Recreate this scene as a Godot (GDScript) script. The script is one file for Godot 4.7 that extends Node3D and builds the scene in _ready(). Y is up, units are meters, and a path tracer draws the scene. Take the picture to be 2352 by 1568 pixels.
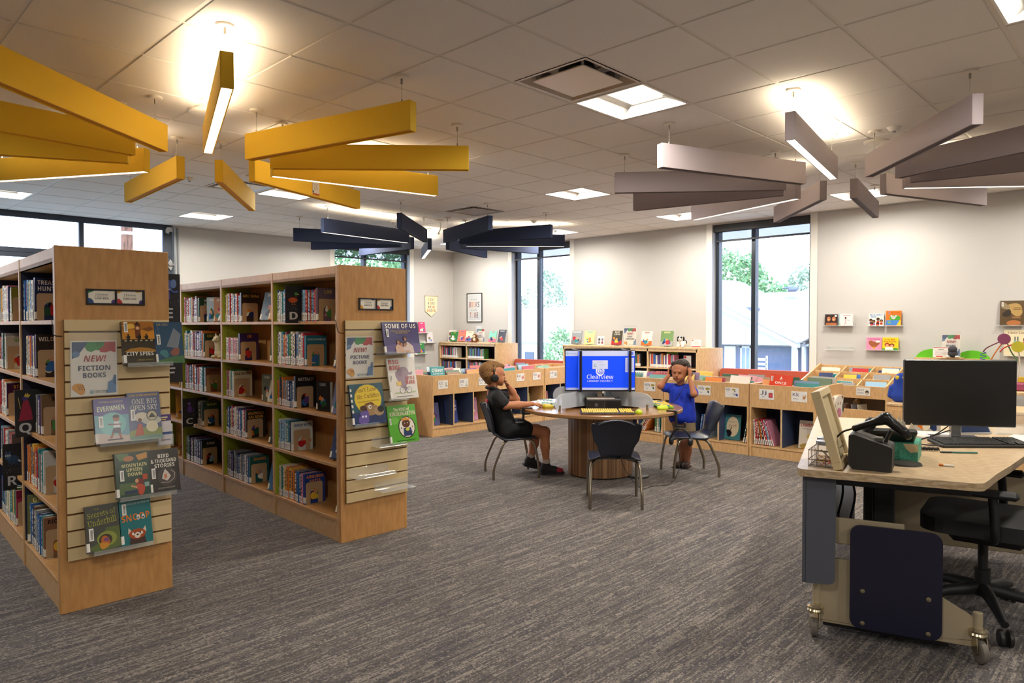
extends Node3D
# A children's library room. World: x runs along the left wall towards the right wall, -z along the right wall towards the corner, y up, metres.

const HC := 2.8956            # ceiling height
const WX := 10.04             # inner face of the right wall
const WZ := -11.5             # inner face of the left wall
const GX := 1.4354            # ceiling grid origin and pitch
const GZ := -3.7715
const GP := 0.6096

class B:                      # collects triangles of one part
	var V := PackedVector3Array()
	var N := PackedVector3Array()
	var C := PackedColorArray()
	var t := Transform3D.IDENTITY
	var col := Color.WHITE
	var lift := 0.0

	func paint(c: Color) -> B:
		col = c.srgb_to_linear()
		return self

	func tri(a: Vector3, b: Vector3, c: Vector3) -> void:      # counter-clockwise seen from outside
		a = t * a
		b = t * b
		c = t * c
		var n := (b - a).cross(c - a).normalized()
		V.append(a); V.append(c); V.append(b)
		N.append(n); N.append(n); N.append(n)
		C.append(col); C.append(col); C.append(col)

	func smooth(a: Vector3, b: Vector3, c: Vector3, na: Vector3, nb: Vector3, nc: Vector3) -> void:
		V.append(t * a); V.append(t * c); V.append(t * b)
		N.append((t.basis * na).normalized()); N.append((t.basis * nc).normalized()); N.append((t.basis * nb).normalized())
		C.append(col); C.append(col); C.append(col)

	func quad(a: Vector3, b: Vector3, c: Vector3, d: Vector3) -> void:
		tri(a, b, c)
		tri(a, c, d)

	func facing(p: Array, mid: Vector3) -> void:               # a convex face turned away from mid
		var n: Vector3 = (p[1] - p[0]).cross(p[2] - p[0])
		if n.dot(p[0] - mid) < 0.0:
			p.reverse()
		for i in range(1, p.size() - 1):
			tri(p[0], p[i], p[i + 1])

	func box(c: Vector3, s: Vector3, ch := 0.0) -> B:
		var h := s * 0.5
		ch = minf(ch, minf(h.x, minf(h.y, h.z)) * 0.9)
		var k := h - Vector3(ch, ch, ch)
		for ax in 3:
			var u := (ax + 1) % 3
			var w := (ax + 2) % 3
			for sg in [-1.0, 1.0]:
				var f := []
				for q in [[-1, -1], [1, -1], [1, 1], [-1, 1]]:
					var p := Vector3.ZERO
					p[ax] = sg * h[ax]
					p[u] = q[0] * k[u]
					p[w] = q[1] * k[w]
					f.append(c + p)
				facing(f, c)
		if ch > 0.0:
			for ax in 3:
				var u := (ax + 1) % 3
				var w := (ax + 2) % 3
				for su in [-1.0, 1.0]:
					for sw in [-1.0, 1.0]:
						var f := []
						for q in [[-1, 0], [1, 0], [1, 1], [-1, 1]]:
							var p := Vector3.ZERO
							p[ax] = q[0] * k[ax]
							p[u] = su * (h[u] if q[1] == 0 else k[u])
							p[w] = sw * (k[w] if q[1] == 0 else h[w])
							f.append(c + p)
						facing(f, c)
			for sx in [-1.0, 1.0]:
				for sy in [-1.0, 1.0]:
					for sz in [-1.0, 1.0]:
						facing([c + Vector3(sx * h.x, sy * k.y, sz * k.z), c + Vector3(sx * k.x, sy * h.y, sz * k.z), c + Vector3(sx * k.x, sy * k.y, sz * h.z)], c)
		return self

	func span(a: Vector3, b: Vector3, ch := 0.0) -> B:         # a box by two corners
		return box((a + b) * 0.5, (b - a).abs(), ch)

	func flat(p: PackedVector2Array, z: float) -> B:           # a polygon facing +z
		var ix := Geometry2D.triangulate_polygon(p)
		for i in range(0, ix.size(), 3):
			var a := p[ix[i]]
			var b := p[ix[i + 1]]
			var c := p[ix[i + 2]]
			if (b - a).cross(c - a) < 0.0:
				var q := b
				b = c
				c = q
			tri(Vector3(a.x, a.y, z), Vector3(b.x, b.y, z), Vector3(c.x, c.y, z))
		return self

	func prism(p: PackedVector2Array, z0: float, z1: float) -> B:
		var area := 0.0
		for i in p.size():
			area += p[i].cross(p[(i + 1) % p.size()])
		if area < 0.0:
			p = p.duplicate()
			p.reverse()
		var ix := Geometry2D.triangulate_polygon(p)
		for i in range(0, ix.size(), 3):
			var a := p[ix[i]]
			var b := p[ix[i + 1]]
			var c := p[ix[i + 2]]
			if (b - a).cross(c - a) < 0.0:
				var q := b
				b = c
				c = q
			tri(Vector3(a.x, a.y, z1), Vector3(b.x, b.y, z1), Vector3(c.x, c.y, z1))
			tri(Vector3(a.x, a.y, z0), Vector3(c.x, c.y, z0), Vector3(b.x, b.y, z0))
		for i in p.size():
			var a := p[i]
			var b := p[(i + 1) % p.size()]
			quad(Vector3(a.x, a.y, z0), Vector3(b.x, b.y, z0), Vector3(b.x, b.y, z1), Vector3(a.x, a.y, z1))
		return self

	func lathe(prof: Array, seg := 24, c := Vector3.ZERO) -> B:     # (radius, height) from the bottom up
		for i in prof.size() - 1:
			var p: Vector2 = prof[i]
			var q: Vector2 = prof[i + 1]
			var nn := Vector2(q.y - p.y, p.x - q.x).normalized()
			for k in seg:
				var a := TAU * k / seg
				var b := TAU * (k + 1) / seg
				var da := Vector3(cos(a), 0, -sin(a))
				var db := Vector3(cos(b), 0, -sin(b))
				var na := da * nn.x + Vector3(0, nn.y, 0)
				var nb := db * nn.x + Vector3(0, nn.y, 0)
				var v0 := c + da * p.x + Vector3(0, p.y, 0)
				var v1 := c + db * p.x + Vector3(0, p.y, 0)
				var v2 := c + db * q.x + Vector3(0, q.y, 0)
				var v3 := c + da * q.x + Vector3(0, q.y, 0)
				if p.x > 0.0:
					smooth(v0, v1, v2, na, nb, nb)
				if q.x > 0.0:
					smooth(v0, v2, v3, na, nb, na)
		return self

	func tube(pts: Array, r, seg := 8, caps := true) -> B:          # r: one radius or one for each point
		var n := pts.size()
		var up := Vector3.UP
		var rings := []
		for i in n:
			var d: Vector3 = (pts[mini(i + 1, n - 1)] - pts[maxi(i - 1, 0)]).normalized()
			if absf(d.dot(up)) > 0.95 and i == 0:
				up = Vector3.RIGHT
			var x := (up - d * up.dot(d)).normalized()
			up = x
			var y := d.cross(x)
			var rr: float = r[i] if r is Array else r
			var ring := []
			for k in seg:
				var a := TAU * k / seg
				var o := x * cos(a) + y * sin(a)
				ring.append([pts[i] + o * rr, o])
			rings.append(ring)
		for i in n - 1:
			for k in seg:
				var k2 := (k + 1) % seg
				var a = rings[i][k]
				var b = rings[i][k2]
				var c = rings[i + 1][k2]
				var d = rings[i + 1][k]
				smooth(a[0], b[0], c[0], a[1], b[1], c[1])
				smooth(a[0], c[0], d[0], a[1], c[1], d[1])
		if caps:
			for k in seg:
				tri(pts[0], rings[0][(k + 1) % seg][0], rings[0][k][0])
				tri(pts[n - 1], rings[n - 1][k][0], rings[n - 1][(k + 1) % seg][0])
		return self

	func ell(c: Vector3, r: Vector3, seg := 14) -> B:
		var rows := seg / 2
		for i in rows:
			var f0 := PI * i / rows - PI / 2
			var f1 := PI * (i + 1) / rows - PI / 2
			for k in seg:
				var a := TAU * k / seg
				var b := TAU * (k + 1) / seg
				var d := [Vector3(cos(a) * cos(f0), sin(f0), -sin(a) * cos(f0)), Vector3(cos(b) * cos(f0), sin(f0), -sin(b) * cos(f0)), Vector3(cos(b) * cos(f1), sin(f1), -sin(b) * cos(f1)), Vector3(cos(a) * cos(f1), sin(f1), -sin(a) * cos(f1))]
				var p := []
				var m := []
				for e in d:
					p.append(c + e * r)
					m.append((e / r).normalized())
				if i > 0:
					smooth(p[0], p[1], p[2], m[0], m[1], m[2])
				if i < rows - 1:
					smooth(p[0], p[2], p[3], m[0], m[2], m[3])
		return self

	# flat print: shapes laid on a face that looks along +z, each a hair above the last
	func up() -> float:
		lift += 0.00012
		return lift

	func rect(x: float, y: float, w: float, h: float, c: Color) -> B:   # left, bottom
		paint(c)
		return flat(PackedVector2Array([Vector2(x, y), Vector2(x + w, y), Vector2(x + w, y + h), Vector2(x, y + h)]), up())

	func disc(x: float, y: float, rx: float, ry: float, c: Color, seg := 18) -> B:
		paint(c)
		var p := PackedVector2Array()
		for k in seg:
			p.append(Vector2(x + cos(TAU * k / seg) * rx, y + sin(TAU * k / seg) * ry))
		return flat(p, up())

	func shape(p: Array, c: Color) -> B:
		paint(c)
		return flat(PackedVector2Array(p), up())

	func line(p: Array, w: float, c: Color) -> B:
		paint(c)
		var z := up()
		for i in p.size() - 1:
			var d: Vector2 = (p[i + 1] - p[i]).normalized()
			var o := Vector2(-d.y, d.x) * w * 0.5
			flat(PackedVector2Array([p[i] - o, p[i + 1] - o, p[i + 1] + o, p[i] + o]), z)
		return self

	func blob(x: float, y: float, r: float, c: Color, sd: int, sx := 1.0) -> B:
		paint(c)
		var p := PackedVector2Array()
		for k in 22:
			var a := TAU * k / 22
			var q := r * (1.0 + 0.16 * sin(2.0 * a + sd) + 0.12 * sin(3.0 * a + sd * 1.7))
			p.append(Vector2(x + cos(a) * q * sx, y + sin(a) * q))
		return flat(p, up())

	func word(s: String, x: float, y: float, size: float, c: Color, style := "b", wide := 0.0, deg := 0.0) -> B:   # centred at x, baseline y, cap height
		paint(c)
		var m := TextMesh.new()
		var f := SystemFont.new()
		f.font_names = PackedStringArray(["Droid Serif" if "s" in style else "Droid Sans"])
		f.font_weight = 700 if "b" in style else 400
		f.font_italic = "i" in style
		m.font = f
		m.text = s
		m.font_size = 48
		m.pixel_size = size / (48.0 * 0.714)
		m.depth = 0.0
		m.curve_step = 3.0
		var arr := m.get_mesh_arrays()
		var vs: PackedVector3Array = arr[Mesh.ARRAY_VERTEX]
		var ns: PackedVector3Array = arr[Mesh.ARRAY_NORMAL]
		var ix = arr[Mesh.ARRAY_INDEX]
		if ix == null or ix.size() == 0:
			ix = range(vs.size())
		var lo := Vector2(INF, INF)
		var hi := -lo
		for v in vs:
			lo = lo.min(Vector2(v.x, v.y))
			hi = hi.max(Vector2(v.x, v.y))
		var sx := 1.0
		if wide > 0.0 and hi.x > lo.x:
			sx = wide / (hi.x - lo.x)
		var z := up()
		var mid := (lo.x + hi.x) * 0.5
		var base := lo.y
		for ch in "gjpqyQ,":
			if s.contains(ch):
				base = lo.y + size * 0.27
				break
		var tilt := Transform2D(deg_to_rad(deg), Vector2(x, y))
		var slant := 0.22 if "i" in style else 0.0
		for i in range(0, ix.size(), 3):
			if ns[ix[i]].z < 0.5:
				continue
			var q := []
			for k in 3:
				var v := vs[ix[i + k]]
				var e := tilt * Vector2((v.x - mid) * sx + (v.y - base) * slant, v.y - base)
				q.append(Vector3(e.x, e.y, z))
			if (q[1] - q[0]).cross(q[2] - q[0]).z < 0.0:
				tri(q[0], q[2], q[1])
			else:
				tri(q[0], q[1], q[2])
		return self

	func mesh() -> ArrayMesh:
		var a := []
		a.resize(Mesh.ARRAY_MAX)
		a[Mesh.ARRAY_VERTEX] = V
		a[Mesh.ARRAY_NORMAL] = N
		a[Mesh.ARRAY_COLOR] = C
		var m := ArrayMesh.new()
		m.add_surface_from_arrays(Mesh.PRIMITIVE_TRIANGLES, a)
		return m

var counts := {}
var mats := {}
var rng := RandomNumberGenerator.new()

func numbered(called: String) -> String:
	var k: int = counts.get(called, 0)
	counts[called] = k + 1
	return called if k == 0 else "%s_%03d" % [called, k]

func put(b: B, called: String, m: Material, parent: Node = self) -> MeshInstance3D:
	var o := MeshInstance3D.new()
	o.mesh = b.mesh()
	o.material_override = m
	o.name = numbered(called) if parent == self else called
	parent.add_child(o, true)
	return o

func share(mesh: Mesh, called: String, m: Material, parent: Node, at := Transform3D.IDENTITY) -> MeshInstance3D:
	var o := MeshInstance3D.new()
	o.mesh = mesh
	o.material_override = m
	o.name = numbered(called) if parent == self else called
	o.transform = at
	parent.add_child(o, true)
	return o

func tag(o: Node, label: String, category: String, group := "", kind := "") -> Node:
	if label:
		o.set_meta("label", label)
	if category:
		o.set_meta("category", category)
	if group:
		o.set_meta("group", group)
	if kind:
		o.set_meta("kind", kind)
	return o

func thing(called: String, label: String, category: String, at := Vector3.ZERO, turn := 0.0, group := "") -> Node3D:
	var o := Node3D.new()
	o.name = numbered(called)
	add_child(o)
	o.position = at
	o.rotation_degrees.y = turn
	tag(o, label, category, group)
	return o

func structure(o: Node, label := "") -> Node:
	o.set_meta("kind", "structure")
	if label:
		o.set_meta("label", label)
	return o

func mat(hex: String, rough := 0.6, metal := 0.0) -> StandardMaterial3D:
	var key := "%s %s %s" % [hex, rough, metal]
	if not mats.has(key):
		var m := StandardMaterial3D.new()
		m.albedo_color = Color(hex)
		m.roughness = rough
		m.metallic = metal
		mats[key] = m
	return mats[key]

func paintmat(rough := 0.5) -> StandardMaterial3D:       # colours by vertex
	var key := "vc %s" % rough
	if not mats.has(key):
		var m := StandardMaterial3D.new()
		m.vertex_color_use_as_albedo = true
		m.roughness = rough
		mats[key] = m
	return mats[key]

func glow(hex: String, e: float) -> StandardMaterial3D:
	var key := "glow %s %s" % [hex, e]
	if not mats.has(key):
		var m := StandardMaterial3D.new()
		m.albedo_color = Color(hex)
		m.emission_enabled = true
		m.emission = Color(hex)
		m.emission_energy_multiplier = e
		mats[key] = m
	return mats[key]

func noise(freq: float, kind := FastNoiseLite.TYPE_SIMPLEX_SMOOTH, octaves := 3, sd := 1) -> FastNoiseLite:
	var f := FastNoiseLite.new()
	f.seed = sd
	f.noise_type = kind
	f.frequency = freq
	f.fractal_octaves = octaves
	return f

func ramp_tex(f: FastNoiseLite, stops: Array, size := 512) -> NoiseTexture2D:
	var g := Gradient.new()
	var off := PackedFloat32Array()
	var cs := PackedColorArray()
	for s in stops:
		off.append(s[0])
		cs.append(Color(s[1]))
	g.offsets = off
	g.colors = cs
	var t := NoiseTexture2D.new()
	t.width = size
	t.height = size
	t.seamless = true
	t.noise = f
	t.color_ramp = g
	return t

func tri_mat(key: String, tex: Texture2D, scale: Vector3, rough: float, tint := Color.WHITE, world := false) -> StandardMaterial3D:
	var m := StandardMaterial3D.new()
	m.albedo_texture = tex
	m.albedo_color = tint
	m.uv1_triplanar = true
	m.uv1_world_triplanar = world
	m.uv1_scale = scale
	m.roughness = rough
	mats[key] = m
	return m

func glass(hex: String, alpha: float, rough := 0.0) -> StandardMaterial3D:
	var key := "glass %s %s %s" % [hex, alpha, rough]
	if not mats.has(key):
		var m := StandardMaterial3D.new()
		m.transparency = BaseMaterial3D.TRANSPARENCY_ALPHA
		var c := Color(hex)
		c.a = alpha
		m.albedo_color = c
		m.roughness = rough
		mats[key] = m
	return mats[key]

func rounded(w: float, h: float, r: float, seg := 5) -> PackedVector2Array:    # centred rounded rectangle
	var p := PackedVector2Array()
	for q in [[1, 1, 0.0], [-1, 1, 0.5], [-1, -1, 1.0], [1, -1, 1.5]]:
		for k in seg + 1:
			var a: float = PI * (q[2] + 0.5 * k / seg)
			p.append(Vector2(q[0] * (w / 2 - r) + cos(a) * r, q[1] * (h / 2 - r) + sin(a) * r))
	return p

func curve(pts: Array, n := 6) -> Array:               # a smooth run through points
	var out := []
	for i in pts.size() - 1:
		var p0: Vector3 = pts[maxi(i - 1, 0)]
		var p1: Vector3 = pts[i]
		var p2: Vector3 = pts[i + 1]
		var p3: Vector3 = pts[mini(i + 2, pts.size() - 1)]
		for k in n:
			out.append(p1.cubic_interpolate(p2, p0, p3, float(k) / n))
	out.append(pts[-1])
	return out

func frame(at: Vector3, turn := 0.0, pitch := 0.0, roll := 0.0) -> Transform3D:
	return Transform3D(Basis.from_euler(Vector3(deg_to_rad(pitch), deg_to_rad(turn), deg_to_rad(roll))), at)

func ordinal(k: int) -> String:
	var w := ["first", "second", "third", "fourth", "fifth", "sixth", "seventh", "eighth", "ninth", "tenth", "eleventh", "twelfth", "thirteenth", "fourteenth", "fifteenth", "sixteenth", "seventeenth", "eighteenth", "nineteenth", "twentieth"]
	return w[k] if k < w.size() else "%dth" % (k + 1)

func v2(x: float, y: float) -> Vector2:
	return Vector2(x, y)

func v3(x: float, y: float, z: float) -> Vector3:
	return Vector3(x, y, z)

func _ready() -> void:
	rng.seed = 7
	var cam := Camera3D.new()
	cam.name = "camera"
	add_child(cam)
	cam.position = v3(0, 1.32, 0)
	cam.rotation_degrees = v3(-1.371, -45.935, -0.095)
	cam.fov = rad_to_deg(2.0 * atan(784.0 / 1600.0))
	cam.near = 0.05
	cam.far = 300.0
	cam.current = true

	var env := Environment.new()
	var sky := Sky.new()
	var sm := ProceduralSkyMaterial.new()
	sm.sky_top_color = Color(0.62, 0.75, 0.95)
	sm.sky_horizon_color = Color(0.93, 0.96, 1.0)
	sm.ground_bottom_color = Color(0.5, 0.5, 0.5)
	sm.ground_horizon_color = Color(0.8, 0.82, 0.85)
	sm.sky_curve = 0.12
	sm.sky_energy_multiplier = 2.4
	sm.ground_energy_multiplier = 0.8
	sky.sky_material = sm
	env.background_mode = Environment.BG_SKY
	env.sky = sky
	env.tonemap_mode = Environment.TONE_MAPPER_LINEAR
	env.tonemap_exposure = 0.95
	env.sdfgi_enabled = true
	env.ssao_enabled = true
	env.ssil_enabled = true
	var we := WorldEnvironment.new()
	we.name = "world"
	we.environment = env
	add_child(we)
	var sun := DirectionalLight3D.new()
	sun.name = "sun"
	add_child(sun)
	sun.rotation_degrees = v3(-62, -60, 0)
	sun.light_color = Color(1.0, 0.96, 0.9)
	sun.light_energy = 1.25
	sun.light_angular_distance = 0.6
	sun.shadow_enabled = true

	make_materials()
	build_shell()
	build_windows()
	build_ceiling()
	build_beams()
	build_ranges()
	build_bins()
	build_bookcases()
	build_wall_things()
	build_computer_table()
	build_chairs_and_boys()
	build_desk()
	build_outside()

const TROFFER_W := 6.2
const BEAM_DOWN := 0.5
const BEAM_UP := 1.25

func area_light(called: String, at: Vector3, size: Vector2, e: float, c: Color, turn := 0.0, upward := false) -> void:
	var l := AreaLight3D.new()
	l.name = numbered(called)
	add_child(l)
	l.position = at
	l.rotation_degrees = v3(90.0 if upward else -90.0, 0, 0)
	l.rotation_degrees.y = turn
	l.area_size = size
	l.light_color = c
	l.light_energy = e
	l.area_normalize_energy = true
	l.area_range = 30.0
	l.area_attenuation = 2.0
	l.shadow_enabled = true

func make_materials() -> void:
	# carpet: streaky loop pile in greys, with a tuft pattern over it
	var im := Image.create(1024, 1024, false, Image.FORMAT_RGB8)
	im.fill(Color(0.30, 0.285, 0.28))
	var tones := [Color("4e4a49"), Color("5a5654"), Color("69645f"), Color("78726d"), Color("8a847d"), Color("989188"), Color("5e5a5e"), Color("48454b")]
	for k in 21000:
		var w := rng.randi_range(14, 150)
		var h := rng.randi_range(2, 6)
		var x := rng.randi_range(-60, 1023)
		var y := rng.randi_range(0, 1023)
		var band := sin(y * TAU / 1024.0 * 3.0) + sin(y * TAU / 1024.0 * 7.0 + x * 0.002)
		var c: Color = tones[clampi(int(rng.randf() * 8.0 + band * 0.7), 0, 7)]
		im.fill_rect(Rect2i(x, y, w, h), c)
	for k in 60000:
		im.fill_rect(Rect2i(rng.randi_range(0, 1023), rng.randi_range(0, 1023), rng.randi_range(2, 5), rng.randi_range(1, 3)), tones[rng.randi_range(0, 7)])
	var carpet := tri_mat("carpet", ImageTexture.create_from_image(im), v3(0.42, 0.42, 0.42), 0.95, Color(1.0, 0.985, 0.985), true)
	carpet.detail_enabled = true
	carpet.detail_blend_mode = BaseMaterial3D.BLEND_MODE_MUL
	carpet.detail_albedo = ramp_tex(noise(0.09, FastNoiseLite.TYPE_CELLULAR, 2, 3), [[0.0, "8a8a8a"], [0.4, "e0e0e0"], [1.0, "ffffff"]], 512)
	carpet.detail_uv_layer = BaseMaterial3D.DETAIL_UV_2
	carpet.uv2_triplanar = true
	carpet.uv2_world_triplanar = true
	carpet.uv2_scale = v3(2.6, 2.6, 2.6)
	carpet.heightmap_enabled = true
	carpet.heightmap_texture = carpet.detail_albedo
	carpet.heightmap_scale = 0.35
	carpet.rim_enabled = true
	carpet.rim = 0.15
	# woods
	var grain := ramp_tex(noise(0.018, FastNoiseLite.TYPE_SIMPLEX_SMOOTH, 4, 5), [[0.2, "ece7e0"], [0.5, "f6f3ef"], [0.8, "ffffff"]])
	tri_mat("maple_end", grain, v3(3.5, 0.7, 3.5), 0.38, Color("c6935a"))
	tri_mat("maple_shelf", grain, v3(3.5, 3.5, 0.7), 0.4, Color("c99a62"))
	tri_mat("maple_edge", grain, v3(5, 1.2, 5), 0.4, Color("d0aa7a"))
	tri_mat("maple_bin", grain, v3(4.0, 0.9, 4.0), 0.4, Color("dbb27e"))
	tri_mat("maple_pale", grain, v3(4.0, 0.9, 4.0), 0.42, Color("dcbc8f"))
	# column veneer: narrow upright stripes
	var st := Image.create(512, 64, false, Image.FORMAT_RGB8)
	var x := 0
	var walnut := [Color("6b4a32"), Color("8a6648"), Color("a5835f"), Color("57402f"), Color("75543a"), Color("93704f")]
	while x < 512:
		var w := rng.randi_range(3, 9)
		st.fill_rect(Rect2i(x, 0, w, 64), walnut[rng.randi_range(0, 5)])
		x += w
	tri_mat("zebra", ImageTexture.create_from_image(st), v3(1.6, 1.0, 1.6), 0.42)
	var tg := ramp_tex(noise(0.02, FastNoiseLite.TYPE_SIMPLEX_SMOOTH, 4, 9), [[0.2, "c9bdb0"], [0.5, "e8e0d8"], [0.8, "ffffff"]])
	tri_mat("tabletop", tg, v3(0.9, 4, 5), 0.22, Color("a4784c"))
	tri_mat("desktop", ramp_tex(noise(0.03, FastNoiseLite.TYPE_SIMPLEX_SMOOTH, 4, 19), [[0.25, "d2c8ba"], [0.5, "ece6dc"], [0.75, "ffffff"]]), v3(1.2, 4, 6), 0.35, Color("c9b394"))
	# felt over the beams
	var felt := ramp_tex(noise(0.35, FastNoiseLite.TYPE_SIMPLEX, 2, 11), [[0.1, "d8d8d8"], [0.5, "eeeeee"], [0.9, "ffffff"]], 256)
	for q in [["felt_yellow", "facb36"], ["felt_grey", "a99da0"], ["felt_navy", "232f4d"]]:
		var m := tri_mat(q[0], felt, v3(5, 5, 5), 0.9, Color(q[1]))
		m.rim_enabled = true
		m.rim = 0.2
	# acoustic tile and painted wall
	var fine := ramp_tex(noise(0.25, FastNoiseLite.TYPE_SIMPLEX, 2, 13), [[0.1, "e2e2e2"], [0.5, "f4f4f4"], [0.9, "ffffff"]], 256)
	tri_mat("tile", fine, v3(4, 4, 4), 0.9, Color("f0ede8"), true)
	var wall := tri_mat("wall", fine, v3(3, 3, 3), 0.75, Color("cbc9c5"), true)
	wall.heightmap_enabled = true
	wall.heightmap_texture = ramp_tex(noise(0.1, FastNoiseLite.TYPE_SIMPLEX, 2, 15), [[0.0, "000000"], [1.0, "ffffff"]], 256)
	wall.heightmap_scale = 0.03
	var coral := tri_mat("coral", ramp_tex(noise(0.2, FastNoiseLite.TYPE_CELLULAR, 2, 17), [[0.0, "c8b8b0"], [0.5, "efe6e2"], [1.0, "ffffff"]], 256), v3(4, 4, 4), 0.85, Color("bd5f45"))
	coral.rim_enabled = true
	coral.rim = 0.2

func build_shell() -> void:
	var b := B.new()
	b.span(v3(-5, -0.15, -11.75), v3(10.29, 0, 5))
	structure(put(b, "floor", mats["carpet"]), "grey and taupe streaked carpet covering the whole library floor")
	# right wall with two tall windows
	b = B.new()
	var zs := [-11.75, -9.72, -8.22, -5.35, -3.84, 5.0]
	for k in [0, 2, 4]:
		b.span(v3(WX, 0, zs[k]), v3(WX + 0.25, 3.2, zs[k + 1]))
	for k in [1, 3]:
		b.span(v3(WX, 0, zs[k]), v3(WX + 0.25, 0.45, zs[k + 1]))
		b.span(v3(WX, 2.87, zs[k]), v3(WX + 0.25, 3.2, zs[k + 1]))
	structure(put(b, "wall_right", mats["wall"]), "off-white painted wall with two tall windows above the coral benches")
	# left wall with the glazed overhead door and one window
	b = B.new()
	b.span(v3(4.2, 0, WZ - 0.25), v3(7.1, 3.2, WZ))
	b.span(v3(8.86, 0, WZ - 0.25), v3(WX, 3.2, WZ))
	b.span(v3(7.1, 0, WZ - 0.25), v3(8.86, 0.45, WZ))
	b.span(v3(7.1, 2.87, WZ - 0.25), v3(8.86, 3.2, WZ))
	b.span(v3(-0.6, 2.9, WZ - 0.25), v3(4.2, 3.2, WZ))
	b.span(v3(-5, 0, WZ - 0.25), v3(-0.6, 3.2, WZ))
	structure(put(b, "wall_left", mats["wall"]), "off-white painted wall between the glazed overhead door and the corner")
	b = B.new()
	b.span(v3(-5.25, 0, -11.75), v3(-5, 3.2, 5))
	structure(put(b, "wall_west", mats["wall"]))
	b = B.new()
	b.span(v3(-5.25, 0, 5), v3(10.29, 3.2, 5.25))
	structure(put(b, "wall_south", mats["wall"]))
	b = B.new()
	b.span(v3(9.99, 0, -3.72), v3(WX, 0.1, 5), 0.003)
	b.span(v3(10.025, 0, -8.1), v3(WX, 0.1, -5.46), 0.003)
	structure(put(b, "baseboard_right", mat("3c3b3e", 0.6)))
	b = B.new()
	b.span(v3(4.3, 0, WZ), v3(7.0, 0.1, WZ + 0.012), 0.003)
	b.span(v3(8.97, 0, WZ), v3(WX, 0.1, WZ + 0.012), 0.003)
	structure(put(b, "baseboard_left", mat("3c3b3e", 0.6)))

# a window seen from inside: local x to the right along the wall, z into the room, origin at the opening's lower left corner
func window(k: int, tr: Transform3D, w: float, mull: float, label: String) -> void:
	var dark := mat("2a3038", 0.35, 0.4)
	var h := 2.42
	var z := -0.17
	var o := Node3D.new()
	o.name = "window_%d" % k
	add_child(o)
	o.transform = tr
	structure(o, label)
	var b := B.new()
	for xs in [[0.0, 0.055], [w - 0.055, w], [mull, mull + 0.065]]:
		b.span(v3(xs[0], 0, z - 0.06), v3(xs[1], h, z + 0.06), 0.004)
	for ys in [[0.0, 0.06], [h - 0.06, h]]:
		b.span(v3(0, ys[0], z - 0.055), v3(w, ys[1], z + 0.055), 0.004)
	put(b, "window_frame", dark, o)
	for xs in [[0.055, mull], [mull + 0.065, w - 0.055]]:
		b = B.new()
		b.span(v3(xs[0], 0.06, z - 0.006), v3(xs[1], h - 0.06, z + 0.006))
		put(b, "pane", glass("e8f4f4", 0.03), o)
	b = B.new()
	b.span(v3(0, -0.0, z + 0.06), v3(w, 0.02, 0.03), 0.004)
	put(b, "window_sill", mat("e4e2dc", 0.4), o)
	for q in [[-0.1, 0.0], [w, w + 0.1]]:
		b = B.new()
		b.span(v3(q[0], -0.45, 0), v3(q[1], h + 0.02, 0.009), 0.003)
		put(b, "casing", mat("e2dfd8", 0.6), o)
	# roller shade
	var s := Node3D.new()
	s.name = numbered("roller_shade")
	add_child(s)
	s.transform = tr
	tag(s, ["dark mesh roller shade in the window behind the green-sided bookcase", "dark mesh roller shade in the narrow window left of the computer table", "dark mesh roller shade in the window with the big green tree"][k - 1], "blind", "roller shades rolled up at the window heads")
	b = B.new()
	b.span(v3(0.012, h - 0.115, z + 0.075), v3(w - 0.012, h + 0.0, -0.01), 0.006)
	put(b, "fascia", mat("1d1c20", 0.5), s)
	b = B.new()
	b.span(v3(0.03, 2.17, -0.05), v3(w - 0.03, h - 0.1, -0.048))
	var mesh := glass("1f2a40", 0.55, 0.8)
	put(b, "shade_fabric", mesh, s)
	b = B.new()
	b.span(v3(0.03, 2.15, -0.058), v3(w - 0.03, 2.18, -0.04), 0.005)
	put(b, "hem_bar", mat("2b2d33", 0.5), s)

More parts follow.
